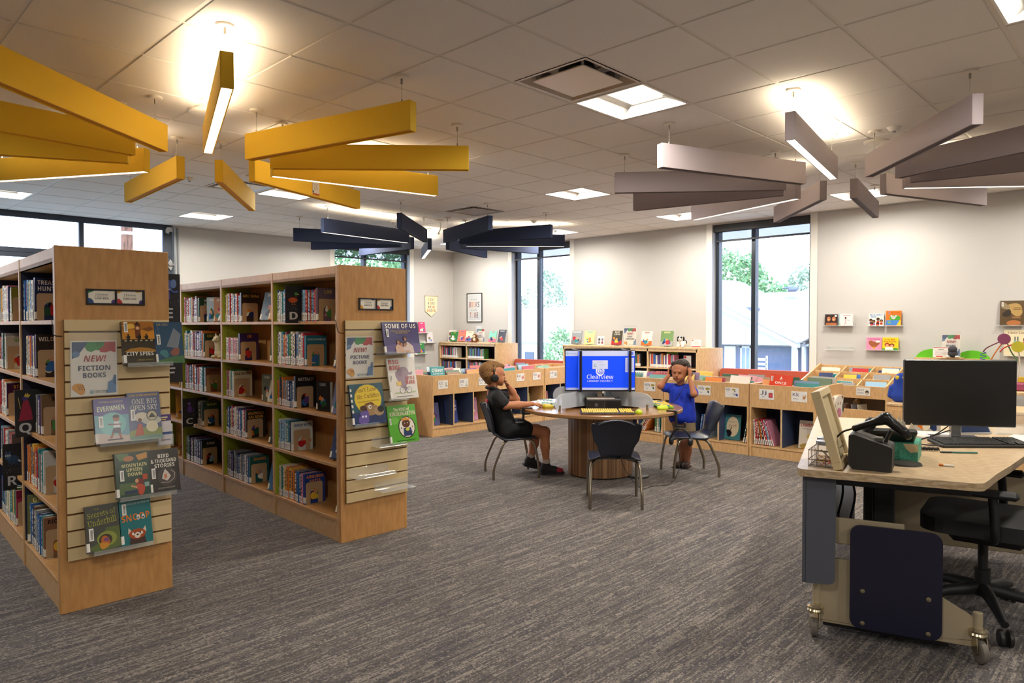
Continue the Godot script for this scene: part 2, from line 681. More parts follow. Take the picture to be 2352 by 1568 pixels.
func build_windows() -> void:
	window(1, Transform3D(Basis.IDENTITY, v3(7.1, 0.45, WZ)), 1.76, 0.72, "tall dark framed window behind the green-backed bookshelf")
	var turned := Basis(Vector3.UP, deg_to_rad(-90))
	window(2, Transform3D(turned, v3(WX, 0.45, -9.72)), 1.5, 0.58, "tall dark framed window between the two low bookcases")
	window(3, Transform3D(turned, v3(WX, 0.45, -5.35)), 1.51, 0.585, "tall dark framed window looking onto the house and green tree")
	# glazed overhead door
	var o := Node3D.new()
	o.name = "door_1"
	add_child(o)
	o.position = v3(0, 0, WZ - 0.05)
	structure(o, "glazed overhead door with dark frame behind the near bookshelf")
	var dark := mat("3d4452", 0.45, 0.3)
	var y := 2.895
	for s in 5:
		var top := y - (0.085 if s == 0 else 0.065)
		var bot := y - 0.565 + (0.0 if s == 4 else 0.065)
		if s == 4:
			bot = 0.1
		var b := B.new()
		b.span(v3(-0.6, top, -0.03), v3(4.19, y, 0.03), 0.004)
		b.span(v3(-0.6, y - 0.565 if s < 4 else 0.0, -0.03), v3(4.19, bot, 0.03), 0.004)
		for x in [-0.6, 0.6, 1.755, 2.91, 4.06]:
			b.span(v3(x, bot, -0.03), v3(x + (0.13 if x > 4 else 0.062), top, 0.03), 0.004)
		put(b, "door_section", dark, o)
		for x in [0.662, 1.817, 2.972, -0.538]:
			var g := B.new()
			g.span(v3(x, bot, -0.006), v3(4.06 if x > 2.9 else x + 1.093, top, 0.006))
			put(g, "pane", glass("f0f6f6", 0.03), o)
		y -= 0.565
	var b := B.new()
	b.span(v3(4.2, 0, 0.055), v3(4.23, 2.86, 0.1), 0.004)
	b.span(v3(4.255, 0, 0.055), v3(4.285, 2.86, 0.075), 0.004)
	put(b, "door_track", mat("9aa0a4", 0.35, 0.8), o)
	b = B.new()
	b.prism(PackedVector2Array([v2(4.12, 2.30), v2(4.16, 2.36), v2(4.19, 2.31), v2(4.22, 2.27), v2(4.19, 2.23), v2(4.16, 2.18), v2(4.12, 2.24), v2(4.135, 2.27)]), 0.03, 0.055)
	b.box(v3(4.18, 2.27, 0.07), v3(0.11, 0.03, 0.03), 0.006)
	put(b, "roller_hinge", mat("c4c6c8", 0.3, 0.9), o)
	b = B.new()
	b.prism(PackedVector2Array([v2(4.09, 2.82), v2(4.12, 2.86), v2(4.22, 2.86), v2(4.22, 2.79), v2(4.15, 2.79), v2(4.13, 2.75), v2(4.09, 2.77)]), 0.03, 0.06)
	put(b, "top_bracket", mat("c4c6c8", 0.3, 0.9), o)

func in_view(p: Vector3, slack := 1.12) -> bool:
	var q := (Basis.from_euler(v3(deg_to_rad(-1.371), deg_to_rad(-45.935), 0)).inverse()) * (p - v3(0, 1.32, 0))
	return q.z < -0.3 and absf(q.x / -q.z) < 0.735 * slack and absf(q.y / -q.z) < 0.49 * slack

func build_ceiling() -> void:
	var o := Node3D.new()
	o.name = "ceiling"
	add_child(o)
	structure(o, "suspended ceiling of square off-white acoustic tiles in a white grid")
	var b := B.new()
	b.span(v3(-5.25, 3.02, -11.75), v3(10.29, 3.2, 5.25))
	put(b, "deck", mat("d8d4cc", 0.9), o)
	b = B.new()
	for i in range(-11, 16):
		var x := GX + i * GP
		if x > -5 and x < WX:
			b.span(v3(x - 0.012, HC, WZ), v3(x + 0.012, HC + 0.03, 5))
	for j in range(-13, 16):
		var z := GZ + j * GP
		if z > WZ and z < 5:
			b.span(v3(-5, HC + 0.0005, z - 0.012), v3(WX, HC + 0.0295, z + 0.012))
	put(b, "grid", mat("dcd8d0", 0.5), o)
	var lights := {}
	for q in [[4, 1], [8, -3], [4, -11], [0, -11], [4, -7], [12, -3], [12, -7], [12, 1], [4, 5], [12, 5], [8, 8], [-4, 5], [-4, -3], [8, -11], [12, -11], [-4, 10], [1, 10]]:  # cells outside the view hold unseen lights, added for fill
		lights[Vector2i(q[0], q[1])] = "light"
	for q in [[3, 1], [8, -6], [3, -7]]:
		lights[Vector2i(q[0], q[1])] = "vent"
	var rest := B.new()
	var whole := B.new()
	whole.box(v3(0, 0, 0), v3(GP - 0.022, 0.018, GP - 0.022), 0.003)
	var wm := whole.mesh()
	var n := 0
	for i in range(-11, 15):
		for j in range(-13, 15):
			var x0 := maxf(GX + i * GP, -5.0)
			var x1 := minf(GX + (i + 1) * GP, WX)
			var z0 := maxf(GZ + j * GP, WZ)
			var z1 := minf(GZ + (j + 1) * GP, 5.0)
			if x1 - x0 < 0.06 or z1 - z0 < 0.06:
				continue
			if lights.has(Vector2i(i, j)):
				if lights[Vector2i(i, j)] == "light":
					troffer(i, j)
				else:
					vent(i, j)
				continue
			var mid := v3((x0 + x1) / 2, HC + 0.004, (z0 + z1) / 2)
			if x1 - x0 > 0.6 and z1 - z0 > 0.6 and in_view(mid) and n < 296:
				share(wm, "ceiling_tile", mats["tile"], o, Transform3D(Basis.IDENTITY, mid))
				n += 1
			else:
				rest.box(mid, v3(x1 - x0 - 0.022, 0.018, z1 - z0 - 0.022))
	tag(put(rest, "ceiling_tile", mats["tile"], o), "", "", "", "stuff")
	# small ceiling devices
	for q in [[2.52, -6.37, "sprinkler head", "small white ceiling sensor above the yellow star's far beams"], [10.48, -5.47, "ceiling disc", "small round white ceiling disc between the navy and grey stars"], [7.72, 3.4, "ceiling disc", "small round white ceiling disc beside the grey star"]]:
		var s := thing("ceiling_sensor", q[3], "sensor", v3(GX + q[0] * GP, HC - 0.005, GZ + q[1] * GP), 0)
		b = B.new()
		b.lathe([v2(0, -0.035), v2(0.03, -0.033), v2(0.045, -0.012), v2(0.055, 0.0)], 20)
		put(b, "housing", mat("e8e6e0", 0.4), s)
		b = B.new()
		b.lathe([v2(0, -0.043), v2(0.012, -0.041), v2(0.015, -0.034)], 12)
		put(b, "lens", mat("9a9a98", 0.2), s)

func cell_place(i: int, j: int) -> String:
	return {
		Vector2i(4, 1): "beside the square air diffuser in front", Vector2i(8, -3): "behind the grey star's left beams", Vector2i(4, -11): "over the aisle before the glazed door",
		Vector2i(0, -11): "at the left edge near the glazed door", Vector2i(4, -7): "behind the yellow star's right beams", Vector2i(12, -3): "near the wall left of the tree window",
		Vector2i(12, -7): "behind the navy star's right beams", Vector2i(12, 1): "behind the grey star near the right wall", Vector2i(4, 5): "at the top right corner with green indicator",
		Vector2i(8, -11): "behind the navy star near the left wall", Vector2i(12, -11): "in the far corner of the room"}.get(Vector2i(i, j), "unseen and added for fill, row %d column %d" % [j + 14, i + 12])

func troffer(i: int, j: int) -> void:
	var c := v3(GX + (i + 0.5) * GP, HC, GZ + (j + 0.5) * GP)
	var o := thing("ceiling_light", "square recessed ceiling light, bright lens, " + cell_place(i, j), "ceiling light", c, 0, "recessed square ceiling lights")
	var h := 0.29
	var white := mat("f2efe8", 0.45)
	var b := B.new()
	for q in [[-h, -h, h, -h + 0.016], [-h, h - 0.016, h, h], [-h, -h + 0.016, -h + 0.016, h - 0.016], [h - 0.016, -h + 0.016, h, h - 0.016]]:
		b.span(v3(q[0], -0.006, q[1]), v3(q[2], 0.012, q[3]), 0.001)
	put(b, "frame", white, o)
	b = B.new()      # curved wings either side of the lens
	for s in [-1.0, 1.0]:
		var prev := v2(h - 0.016, 0.0)
		for k in range(1, 7):
			var t := k / 6.0
			var q := v2(lerpf(h - 0.016, 0.125, t), 0.075 * sin(t * PI / 2))
			var a := v3(-h + 0.016, prev.y, s * prev.x)
			var d := v3(h - 0.016, prev.y, s * prev.x)
			var e := v3(h - 0.016, q.y, s * q.x)
			var f := v3(-h + 0.016, q.y, s * q.x)
			if s > 0:
				b.quad(a, f, e, d)
			else:
				b.quad(a, d, e, f)
			prev = q
	b.span(v3(-h, 0.012, -h), v3(-h + 0.01, 0.1, h))
	b.span(v3(h - 0.01, 0.012, -h), v3(h, 0.1, h))
	b.span(v3(-h, 0.09, -h), v3(h, 0.1, h))
	b.quad(v3(h - 0.016, 0, -0.27), v3(h - 0.09, 0.06, -0.13), v3(h - 0.09, 0.06, 0.13), v3(h - 0.016, 0, 0.27))
	put(b, "reflector", white, o)
	b = B.new()
	b.span(v3(-h + 0.016, 0.056, -0.13), v3(h - 0.09, 0.07, 0.13), 0.004)
	put(b, "lens", glow("fffaf0", 2.2), o)
	if i == 4 and j == 5 or i == 8 and j == -3:
		b = B.new()
		b.ell(v3(-0.2, 0.02, 0.235) if j == 5 else v3(0.22, 0.015, 0.22), v3(0.007, 0.007, 0.007), 8)
		put(b, "indicator_light", glow("30e090", 2.0), o)
	area_light("troffer_light", c + v3(-0.035, 0.052, 0), v2(0.46, 0.25), TROFFER_W, Color(1.0, 0.97, 0.92))

func vent(i: int, j: int) -> void:
	var c := v3(GX + (i + 0.5) * GP, HC, GZ + (j + 0.5) * GP)
	var o := thing("air_diffuser", "square metal air diffuser " + {Vector2i(3, 1): "in the ceiling beside the nearest recessed light", Vector2i(8, -6): "above the navy star's right beams", Vector2i(3, -7): "behind the yellow star's right beams"}[Vector2i(i, j)], "vent", c, 0, "square ceiling air diffusers")
	var h := 0.29
	var b := B.new()
	var steps := [[h, 0.0], [h - 0.02, 0.0], [h - 0.07, 0.05], [h - 0.1, 0.09], [0.12, 0.1]]
	for k in steps.size() - 1:
		var p: Array = steps[k]
		var q: Array = steps[k + 1]
		for r in 4:
			b.t = Transform3D(Basis(Vector3.UP, r * PI / 2), Vector3.ZERO)
			b.quad(v3(-p[0], p[1] - 0.004, p[0]), v3(-q[0], q[1] - 0.004, q[0]), v3(q[0], q[1] - 0.004, q[0]), v3(p[0], p[1] - 0.004, p[0]))
	b.t = Transform3D.IDENTITY
	b.span(v3(-h, 0.1, -h), v3(h, 0.105, h))
	put(b, "housing", mat("a8a49e", 0.3, 0.5), o)
	b = B.new()
	b.box(v3(0, -0.002, 0), v3(0.42, 0.01, 0.42), 0.004)
	for r in 4:
		b.t = Transform3D(Basis(Vector3.UP, r * PI / 2 + PI / 4), Vector3.ZERO)
		b.span(v3(0.24, 0, -0.008), v3(0.27, 0.07, 0.008))
	put(b, "face_plate", mat("cfc9c2", 0.25, 0.2), o)
	b = B.new()
	b.lathe([v2(0.1, 0.1), v2(0.13, 0.06), v2(0.12, 0.06), v2(0.09, 0.1)], 20)
	put(b, "collar", mat("4a4a4c", 0.5, 0.4), o)

func build_beams() -> void:
	var sets := [
		["yellow", v3(2.241, 0, -5.493), 11, 10.8, [0, 3, 7], "felt_yellow", "c98f10"],
		["grey", v3(6.625, 0, -2.237), 12, 20.5, [1, 5, 9], "felt_grey", "5c5860"],
		["navy", v3(6.9, 0, -8.385), 11, 10.1, [1, 5, 9], "felt_navy", "141c30"]]
	for s in sets:
		var n: int = s[2]
		var ce: Vector3 = s[1]
		for k in n:
			var a: float = float(s[3]) + 360.0 * k / n
			var lit: bool = k in s[4]
			var d := v3(cos(deg_to_rad(a)), 0, sin(deg_to_rad(a)))
			var away := v3(cos(deg_to_rad(-45.0)), 0, sin(deg_to_rad(-45.0)))
			var clock := fposmod(rad_to_deg(away.signed_angle_to(d, Vector3.DOWN)), 360.0)
			var hour := int(round(clock / 30.0)) % 12
			var words := ["twelve", "one", "two", "three", "four", "five", "six", "seven", "eight", "nine", "ten", "eleven"]
			var o := thing("pendant_beam", "%s felt hanging beam, %s underneath, spoke pointing to %s o'clock in the %s starburst" % [s[0], "lit" if lit else "unlit", words[hour], s[0]], "ceiling beam", ce + d * 1.285, -a, "%s beams of the ceiling starburst" % s[0])
			# local x runs outwards from the hub
			var L := 0.7675
			var b := B.new()
			for z in [[-0.033, -0.027], [0.027, 0.033]]:
				b.span(v3(-L, 2.535, z[0]), v3(L, 2.722, z[1]), 0.002)
			for x in [[-L, -L + 0.008], [L - 0.008, L]]:
				b.span(v3(x[0], 2.535, -0.0329), v3(x[1], 2.722, 0.0329), 0.002)
			if not lit:
				b.span(v3(-L + 0.004, 2.712, -0.03), v3(L - 0.004, 2.72, 0.03))
			put(b, "felt_body", mats[s[5]], o)
			if lit:
				b = B.new()
				b.span(v3(-L + 0.01, 2.537, -0.026), v3(L - 0.01, 2.543, 0.026))
				put(b, "light_lens", glow("fff3e0", 2.6), o)
				b = B.new()
				b.span(v3(-L + 0.01, 2.70, -0.026), v3(L - 0.01, 2.706, 0.026))
				put(b, "uplight_lens", glow("fff3e0", 2.6), o)
				b = B.new()
				b.span(v3(-L + 0.01, 2.56, -0.02), v3(L - 0.01, 2.69, 0.02))
				put(b, "light_housing", mat("d8d8d8", 0.5), o)
				var wc := Color(1.0, 0.92, 0.79)
				area_light("beam_light", ce + d * 1.285 + v3(0, 2.534, 0), v2(2 * L - 0.04, 0.05), BEAM_DOWN, wc, -a)
				area_light("beam_uplight", ce + d * 1.285 + v3(0, 2.709, 0), v2(2 * L - 0.04, 0.05), BEAM_UP, wc, -a, true)
			else:
				b = B.new()
				b.span(v3(-L + 0.01, 2.545, -0.026), v3(L - 0.01, 2.555, 0.026))
				put(b, "groove", mat(s[6], 0.8), o)
			for x in [-L + 0.09, L - 0.09]:
				b = B.new()
				b.tube([v3(x, 2.72, 0), v3(x, HC - 0.05, 0)], 0.0015, 5)
				b.tube([v3(x, 2.72, 0), v3(x, 2.745, 0)], 0.005, 8)
				b.tube([v3(x, HC - 0.055, 0), v3(x, HC - 0.012, 0)], 0.007, 8)
				put(b, "cable", mat("a8a49c", 0.35, 0.7), o)
				b = B.new()
				b.lathe([v2(0, HC - 0.022), v2(0.04, HC - 0.021), v2(0.046, HC - 0.017), v2(0.046, HC - 0.005), v2(0, HC - 0.005)], 20, v3(x, 0, 0))
				put(b, "canopy", mat("e4ded2", 0.4), o)
		# power feed over the hub
		var at: Vector3 = ce + v3(-0.12, 0, 0.3)
		var f := thing("power_canopy", "white round power canopy with cord over the %s starburst's hub" % s[0], "ceiling rose", at, 0, "power canopies of the starbursts")
		var b := B.new()
		b.lathe([v2(0, HC - 0.03), v2(0.085, HC - 0.028), v2(0.1, HC - 0.02), v2(0.1, HC - 0.005), v2(0, HC - 0.005)], 28)
		put(b, "canopy", mat("e8e2d6", 0.4), f)
		b = B.new()
		b.tube(curve([v3(0.02, HC - 0.03, 0), v3(0.05, HC - 0.06, -0.02), v3(0.07, HC - 0.13, -0.05), v3(0.06, 2.72, -0.08)], 5), 0.008, 8)
		b.tube([v3(0.06, 2.72, -0.08), v3(0.062, 2.69, -0.082)], 0.015, 8)
		put(b, "cord", mat("f0ece2", 0.4), f)
	# notice card on the yellow beam that points to the far right
	var a := 338.1
	var d := v3(cos(deg_to_rad(a)), 0, sin(deg_to_rad(a)))
	var c := thing("notice_card", "small white notice card stuck on a yellow beam's side", "notice", v3(2.241, 2.565, -5.493) + d * 1.32 + v3(d.z, 0, -d.x) * -0.036, -a)
	var b := B.new()
	b.box(v3(0, 0.055, 0), v3(0.1, 0.13, 0.003))
	put(b, "card", mat("e8e0d4", 0.5), c)
	b = B.new()
	b.t = Transform3D(Basis.IDENTITY, v3(0, 0, 0.0017))
	b.rect(-0.05, -0.01, 0.1, 0.012, Color("b4432c"))
	b.rect(-0.05, 0.005, 0.02, 0.02, Color("2f5fa0"))
	b.rect(-0.02, 0.105, 0.04, 0.006, Color("404040"))
	for k in 6:
		b.rect(-0.036, 0.09 - k * 0.011, 0.072 - 0.012 * (k % 3), 0.003, Color("8a8480"))
	put(b, "print", paintmat(), c)

const TOPS := [1.345, 1.052, 0.765, 0.47, 0.14]
const BAYW := 0.9
const TINTS := [["red", "b3282d"], ["crimson", "8e1f35"], ["orange", "d9772b"], ["yellow", "e0b43c"], ["cream", "e3d8bf"], ["white", "e9e8e4"], ["light blue", "8fb9d6"], ["blue", "2f66a8"], ["navy", "20305c"], ["teal", "2b7f85"], ["green", "4c8a4a"], ["dark green", "28503a"], ["purple", "5f4383"], ["pink", "d58aa0"], ["brown", "6b4a35"], ["grey", "8b8d90"], ["black", "232226"]]
const ROWWORD := ["top shelf", "second shelf", "third shelf", "fourth shelf", "bottom shelf"]

func text_color(c: Color) -> Color:
	return Color("f0ece2") if c.get_luminance() < 0.45 else Color("2a2a33")

# a book standing with its spine towards -x, front cover towards +z; origin under the middle of the spine
func spine_book(tf: Transform3D, w: float, h: float, t: float, hex: String, label: String, group: String, call_label := true) -> Node3D:
	var o := thing("book", label, "book", Vector3.ZERO, 0, group)
	o.transform = tf
	var c := Color(hex)
	var b := B.new()
	var bd := 0.0022
	b.span(v3(0.001, 0, -t / 2), v3(w, h, -t / 2 + bd))
	b.span(v3(0.001, 0, t / 2 - bd), v3(w, h, t / 2))
	var pr := PackedVector2Array([v2(0.003, -t / 2), v2(0.003, t / 2), v2(0.0, t * 0.42), v2(-0.0016, t * 0.2), v2(-0.0016, -t * 0.2), v2(0.0, -t * 0.42)])
	b.t = Transform3D(Basis(Vector3.RIGHT, PI / 2), v3(0, h, 0))
	b.prism(pr, 0.0, h)
	put(b, "cover", mat(hex, 0.35), o)
	b = B.new()
	b.span(v3(0.003, 0.003, -t / 2 + bd), v3(w - 0.004, h - 0.003, t / 2 - bd))
	put(b, "pages", mat("ddd6c4", 0.85), o)
	# spine print: looks along -x
	b = B.new()
	b.t = Transform3D(Basis(Vector3.UP, -PI / 2), v3(-0.0018, 0, 0))
	var ink := text_color(c)
	if rng.randf() < 0.5:
		ink = Color(TINTS[rng.randi_range(0, 16)][1])
		if absf(ink.get_luminance() - c.get_luminance()) < 0.15:
			ink = text_color(c)
	var y := h * 0.93
	if rng.randf() < 0.35:
		b.rect(-t * 0.4, h * rng.randf_range(0.78, 0.9), t * 0.8, h * 0.05, Color(TINTS[rng.randi_range(0, 16)][1]))
	while y > h * 0.36:
		var l := h * rng.randf_range(0.035, 0.12)
		b.rect(-t * 0.2, y - l, t * 0.4, l * 0.86, ink)
		y -= l + h * (0.012 if rng.randf() < 0.7 else 0.06)
	put(b, "spine_print", paintmat(0.4), o)
	if call_label:
		b = B.new()
		b.t = Transform3D(Basis(Vector3.UP, -PI / 2), v3(-0.0021, 0, 0))
		var lh := h * rng.randf_range(0.2, 0.26)
		b.rect(-t * 0.46, 0.006, t * 0.92, lh, Color("e9e6de"))
		for k in 3:
			b.rect(-t * 0.3, 0.006 + lh * (0.62 - 0.2 * k), t * (0.6 - 0.1 * k), lh * 0.09, Color("6a6a6e"))
		put(b, "call_label", paintmat(0.5), o)
	return o

# a book seen from the front: origin under the middle of its back, front towards +z, spine at -x
func face_book(tf: Transform3D, w: float, h: float, t: float, hex: String, label: String, group: String, draw: Callable, call_label := true, kind := "book") -> Node3D:
	var o := thing(kind, label, "book", Vector3.ZERO, 0, group)
	o.transform = tf
	var b := B.new()
	b.span(v3(-w / 2, 0, 0), v3(w / 2, h, 0.0024), 0.0006)
	b.span(v3(-w / 2, 0, t - 0.0024), v3(w / 2, h, t), 0.0006)
	b.span(v3(-w / 2, 0, 0.0006), v3(-w / 2 + 0.0024, h, t - 0.0006))
	put(b, "cover", mat(hex, 0.3), o)
	b = B.new()
	b.span(v3(-w / 2 + 0.0024, 0.003, 0.0024), v3(w / 2 - 0.003, h - 0.003, t - 0.0024))
	put(b, "pages", mat("ddd6c4", 0.85), o)
	b = B.new()
	b.t = Transform3D(Basis.IDENTITY, v3(0, 0, t + 0.0002))
	draw.call(b, w, h)
	put(b, "cover_print", paintmat(0.22), o)
	if call_label:
		b = B.new()
		b.span(v3(-w / 2 - 0.0006, 0.008, t * 0.1), v3(-w / 2 + 0.012, 0.046, t + 0.0006))
		put(b, "call_label", mat("e9e6de", 0.5), o)
	return o

func barcode(b: B, x: float, y: float, w := 0.016, h := 0.05) -> void:
	b.rect(x, y, w, h, Color("ece9e2"))
	var q := y + h * 0.12
	while q < y + h * 0.85:
		b.rect(x + w * 0.3, q, w * 0.5, h * 0.028, Color("3a3a3c"))
		q += h * 0.055

# a generic cover: field, a few blobs, a title in lines
func plain_art(b: B, w: float, h: float, bg: Color, lines: Array, ink: Color, sd: int, low := Color.BLACK) -> void:
	var r := RandomNumberGenerator.new()
	r.seed = sd * 131 + 5
	b.rect(-w / 2 + 0.001, 0.001, w - 0.002, h - 0.002, bg)
	if low != Color.BLACK:
		b.rect(-w / 2 + 0.001, 0.001, w - 0.002, h * 0.3, low)
	for k in 5:
		var c := Color(TINTS[r.randi_range(0, 16)][1])
		b.blob(r.randf_range(-0.28, 0.28) * w, h * r.randf_range(0.16, 0.48), w * r.randf_range(0.08, 0.17), c, r.randi_range(0, 20))
	b.disc(r.randf_range(-0.1, 0.1) * w, h * 0.4, w * 0.1, w * 0.11, Color("c98f66"))
	b.blob(r.randf_range(-0.1, 0.1) * w, h * 0.24, w * 0.17, Color(TINTS[r.randi_range(0, 12)][1]), sd)
	var y := h * 0.84
	for s in lines:
		var sz := minf(h * 0.1, w * 1.15 / maxf(3.0, s.length()))
		b.word(s, 0, y, sz, ink, "b", minf(w * 0.84, sz * s.length() * 0.78))
		y -= sz * 1.5

func blobs_flyer(b: B, w: float, h: float, lines: Array) -> void:       # the library's flyer, origin bottom centre
	var m := 0.03 * w
	b.rect(-w / 2, 0, w, h, Color("ece7dd"))
	var x0 := -w / 2 + m
	var t := h - m
	b.shape([v2(x0, t), v2(x0, t - h * 0.3), v2(x0 + w * 0.1, t - h * 0.27), v2(x0 + w * 0.17, t - h * 0.19), v2(x0 + w * 0.26, t - h * 0.1), v2(x0 + w * 0.38, t)], Color("31507c"))
	b.disc(x0 + w * 0.085, t - h * 0.22, w * 0.08, h * 0.055, Color("5f83ad"))
	b.shape([v2(x0 + w * 0.34, t), v2(x0 + w * 0.27, t - h * 0.09), v2(x0 + w * 0.32, t - h * 0.16), v2(x0 + w * 0.41, t - h * 0.185), v2(x0 + w * 0.5, t - h * 0.15), v2(x0 + w * 0.6, t - h * 0.16), v2(x0 + w * 0.68, t - h * 0.1), v2(x0 + w * 0.72, t)], Color("2f8f48"))
	b.shape([v2(x0 + w * 0.7, t), v2(x0 + w * 0.68, t - h * 0.08), v2(x0 + w * 0.58, t - h * 0.13), v2(x0 + w * 0.6, t - h * 0.19), v2(x0 + w * 0.72, t - h * 0.2), v2(x0 + w * 0.82, t - h * 0.17), v2(w / 2 - m, t - h * 0.2), v2(w / 2 - m, t)], Color("b3252c"))
	for k in 14:
		b.disc(x0 + w * (0.52 + 0.035 * (k % 5)), t - h * (0.015 + 0.022 * (k / 5)) , w * 0.009, w * 0.009, Color("20202a"), 6)
	b.word("NEW!", 0, h * 0.62, h * 0.11, Color("a8262c"), "bi", w * 0.46)
	var y := h * 0.46
	for s in lines:
		b.word(s, 0, y, h * 0.085, Color("29345e"), "b", minf(w * 0.72, 0.098 * w * s.length()))
		y -= h * 0.13
	b.blob(-w * 0.33, h * 0.14, w * 0.135, Color("dd9a2e"), 3, 0.95)
	for k in 9:
		b.disc(-w * 0.36 + w * 0.05 * (k % 3) + w * 0.02 * (k / 3), h * (0.19 - 0.035 * (k / 3)), w * 0.014, w * 0.014, Color("3a2a20"), 7)
	b.shape([v2(w / 2 - m, 0.04 * h), v2(w / 2 - m, h * 0.36), v2(w * 0.42, h * 0.37), v2(w * 0.39, h * 0.28), v2(w * 0.29, h * 0.24), v2(w * 0.28, h * 0.12), v2(w * 0.24, h * 0.04)], Color("5b86b4"))
	b.shape([v2(w / 2 - m, h * 0.16), v2(w / 2 - m, h * 0.36), v2(w * 0.42, h * 0.36), v2(w * 0.4, h * 0.22)], Color("37618f"))
	mini_logo(b, -w * 0.06, h * 0.07, w * 0.04)
	b.word("Clearview", w * 0.13, h * 0.065, h * 0.035, Color("3a5a70"), "", w * 0.28)
	b.word("LIBRARY DISTRICT", w * 0.13, h * 0.045, h * 0.012, Color("3a5a70"), "", w * 0.26)

func mini_logo(b: B, x: float, y: float, r: float) -> void:
	b.disc(x, y, r, r, Color("2c7fb0"))
	b.disc(x + r * 0.15, y + r * 0.05, r * 0.66, r * 0.66, Color("e6eef2"))
	b.disc(x + r * 0.2, y, r * 0.45, r * 0.45, Color("3aa07c"))
	b.disc(x + r * 0.3, y, r * 0.22, r * 0.22, Color("e6eef2"))

func bookend(tf: Transform3D, label: String, group: String) -> void:
	var o := thing("bookend", label, "bookend", Vector3.ZERO, 0, group)
	o.transform = tf
	var b := B.new()
	var p := PackedVector2Array()
	for k in 6:
		var a := PI / 2 * k / 5.0
		p.append(v2(0.060 - 0.014 + sin(a) * 0.014, 0.128 + cos(a) * 0.014))
	p.append(v2(0.060, 0.0))
	p.append(v2(0.028, 0.0))
	for k in 11:
		var a := PI * k / 10.0
		p.append(v2(cos(a) * 0.028, 0.066 + sin(a) * 0.030))
	p.append(v2(-0.028, 0.0))
	p.append(v2(-0.060, 0.0))
	for k in 6:
		var a := PI / 2 * k / 5.0
		p.append(v2(-0.046 - cos(a) * 0.014, 0.128 + sin(a) * 0.014))
	b.prism(p, 0.0, 0.0018)
	put(b, "upright_plate", mat("b99c79", 0.45, 0.1), o)
	b = B.new()
	b.span(v3(-0.06, 0, -0.0), v3(-0.028, 0.0012, 0.03))
	b.span(v3(0.028, 0, -0.0), v3(0.06, 0.0012, 0.03))
	put(b, "foot", mat("b99c79", 0.45, 0.1), o)

func easel(tf: Transform3D, label: String) -> void:
	var o := thing("book_easel", label, "easel", Vector3.ZERO, 0, "black wire book easels")
	o.transform = tf
	var b := B.new()
	for s in [-0.03, 0.03]:
		b.tube([v3(s, 0.022, 0.03), v3(s, 0.003, 0.032), v3(s, 0.003, 0.0), v3(s * 0.8, 0.12, -0.035)], 0.0022, 6)
		b.tube([v3(s * 0.85, 0.1, -0.03), v3(s, 0.003, -0.085)], 0.0022, 6)
	b.tube([v3(-0.03, 0.003, 0.0), v3(0.03, 0.003, 0.0)], 0.0022, 6)
	b.tube([v3(-0.03, 0.003, -0.085), v3(0.03, 0.003, -0.085)], 0.0022, 6)
	put(b, "wire_frame", mat("1c1c1e", 0.4, 0.5), o)

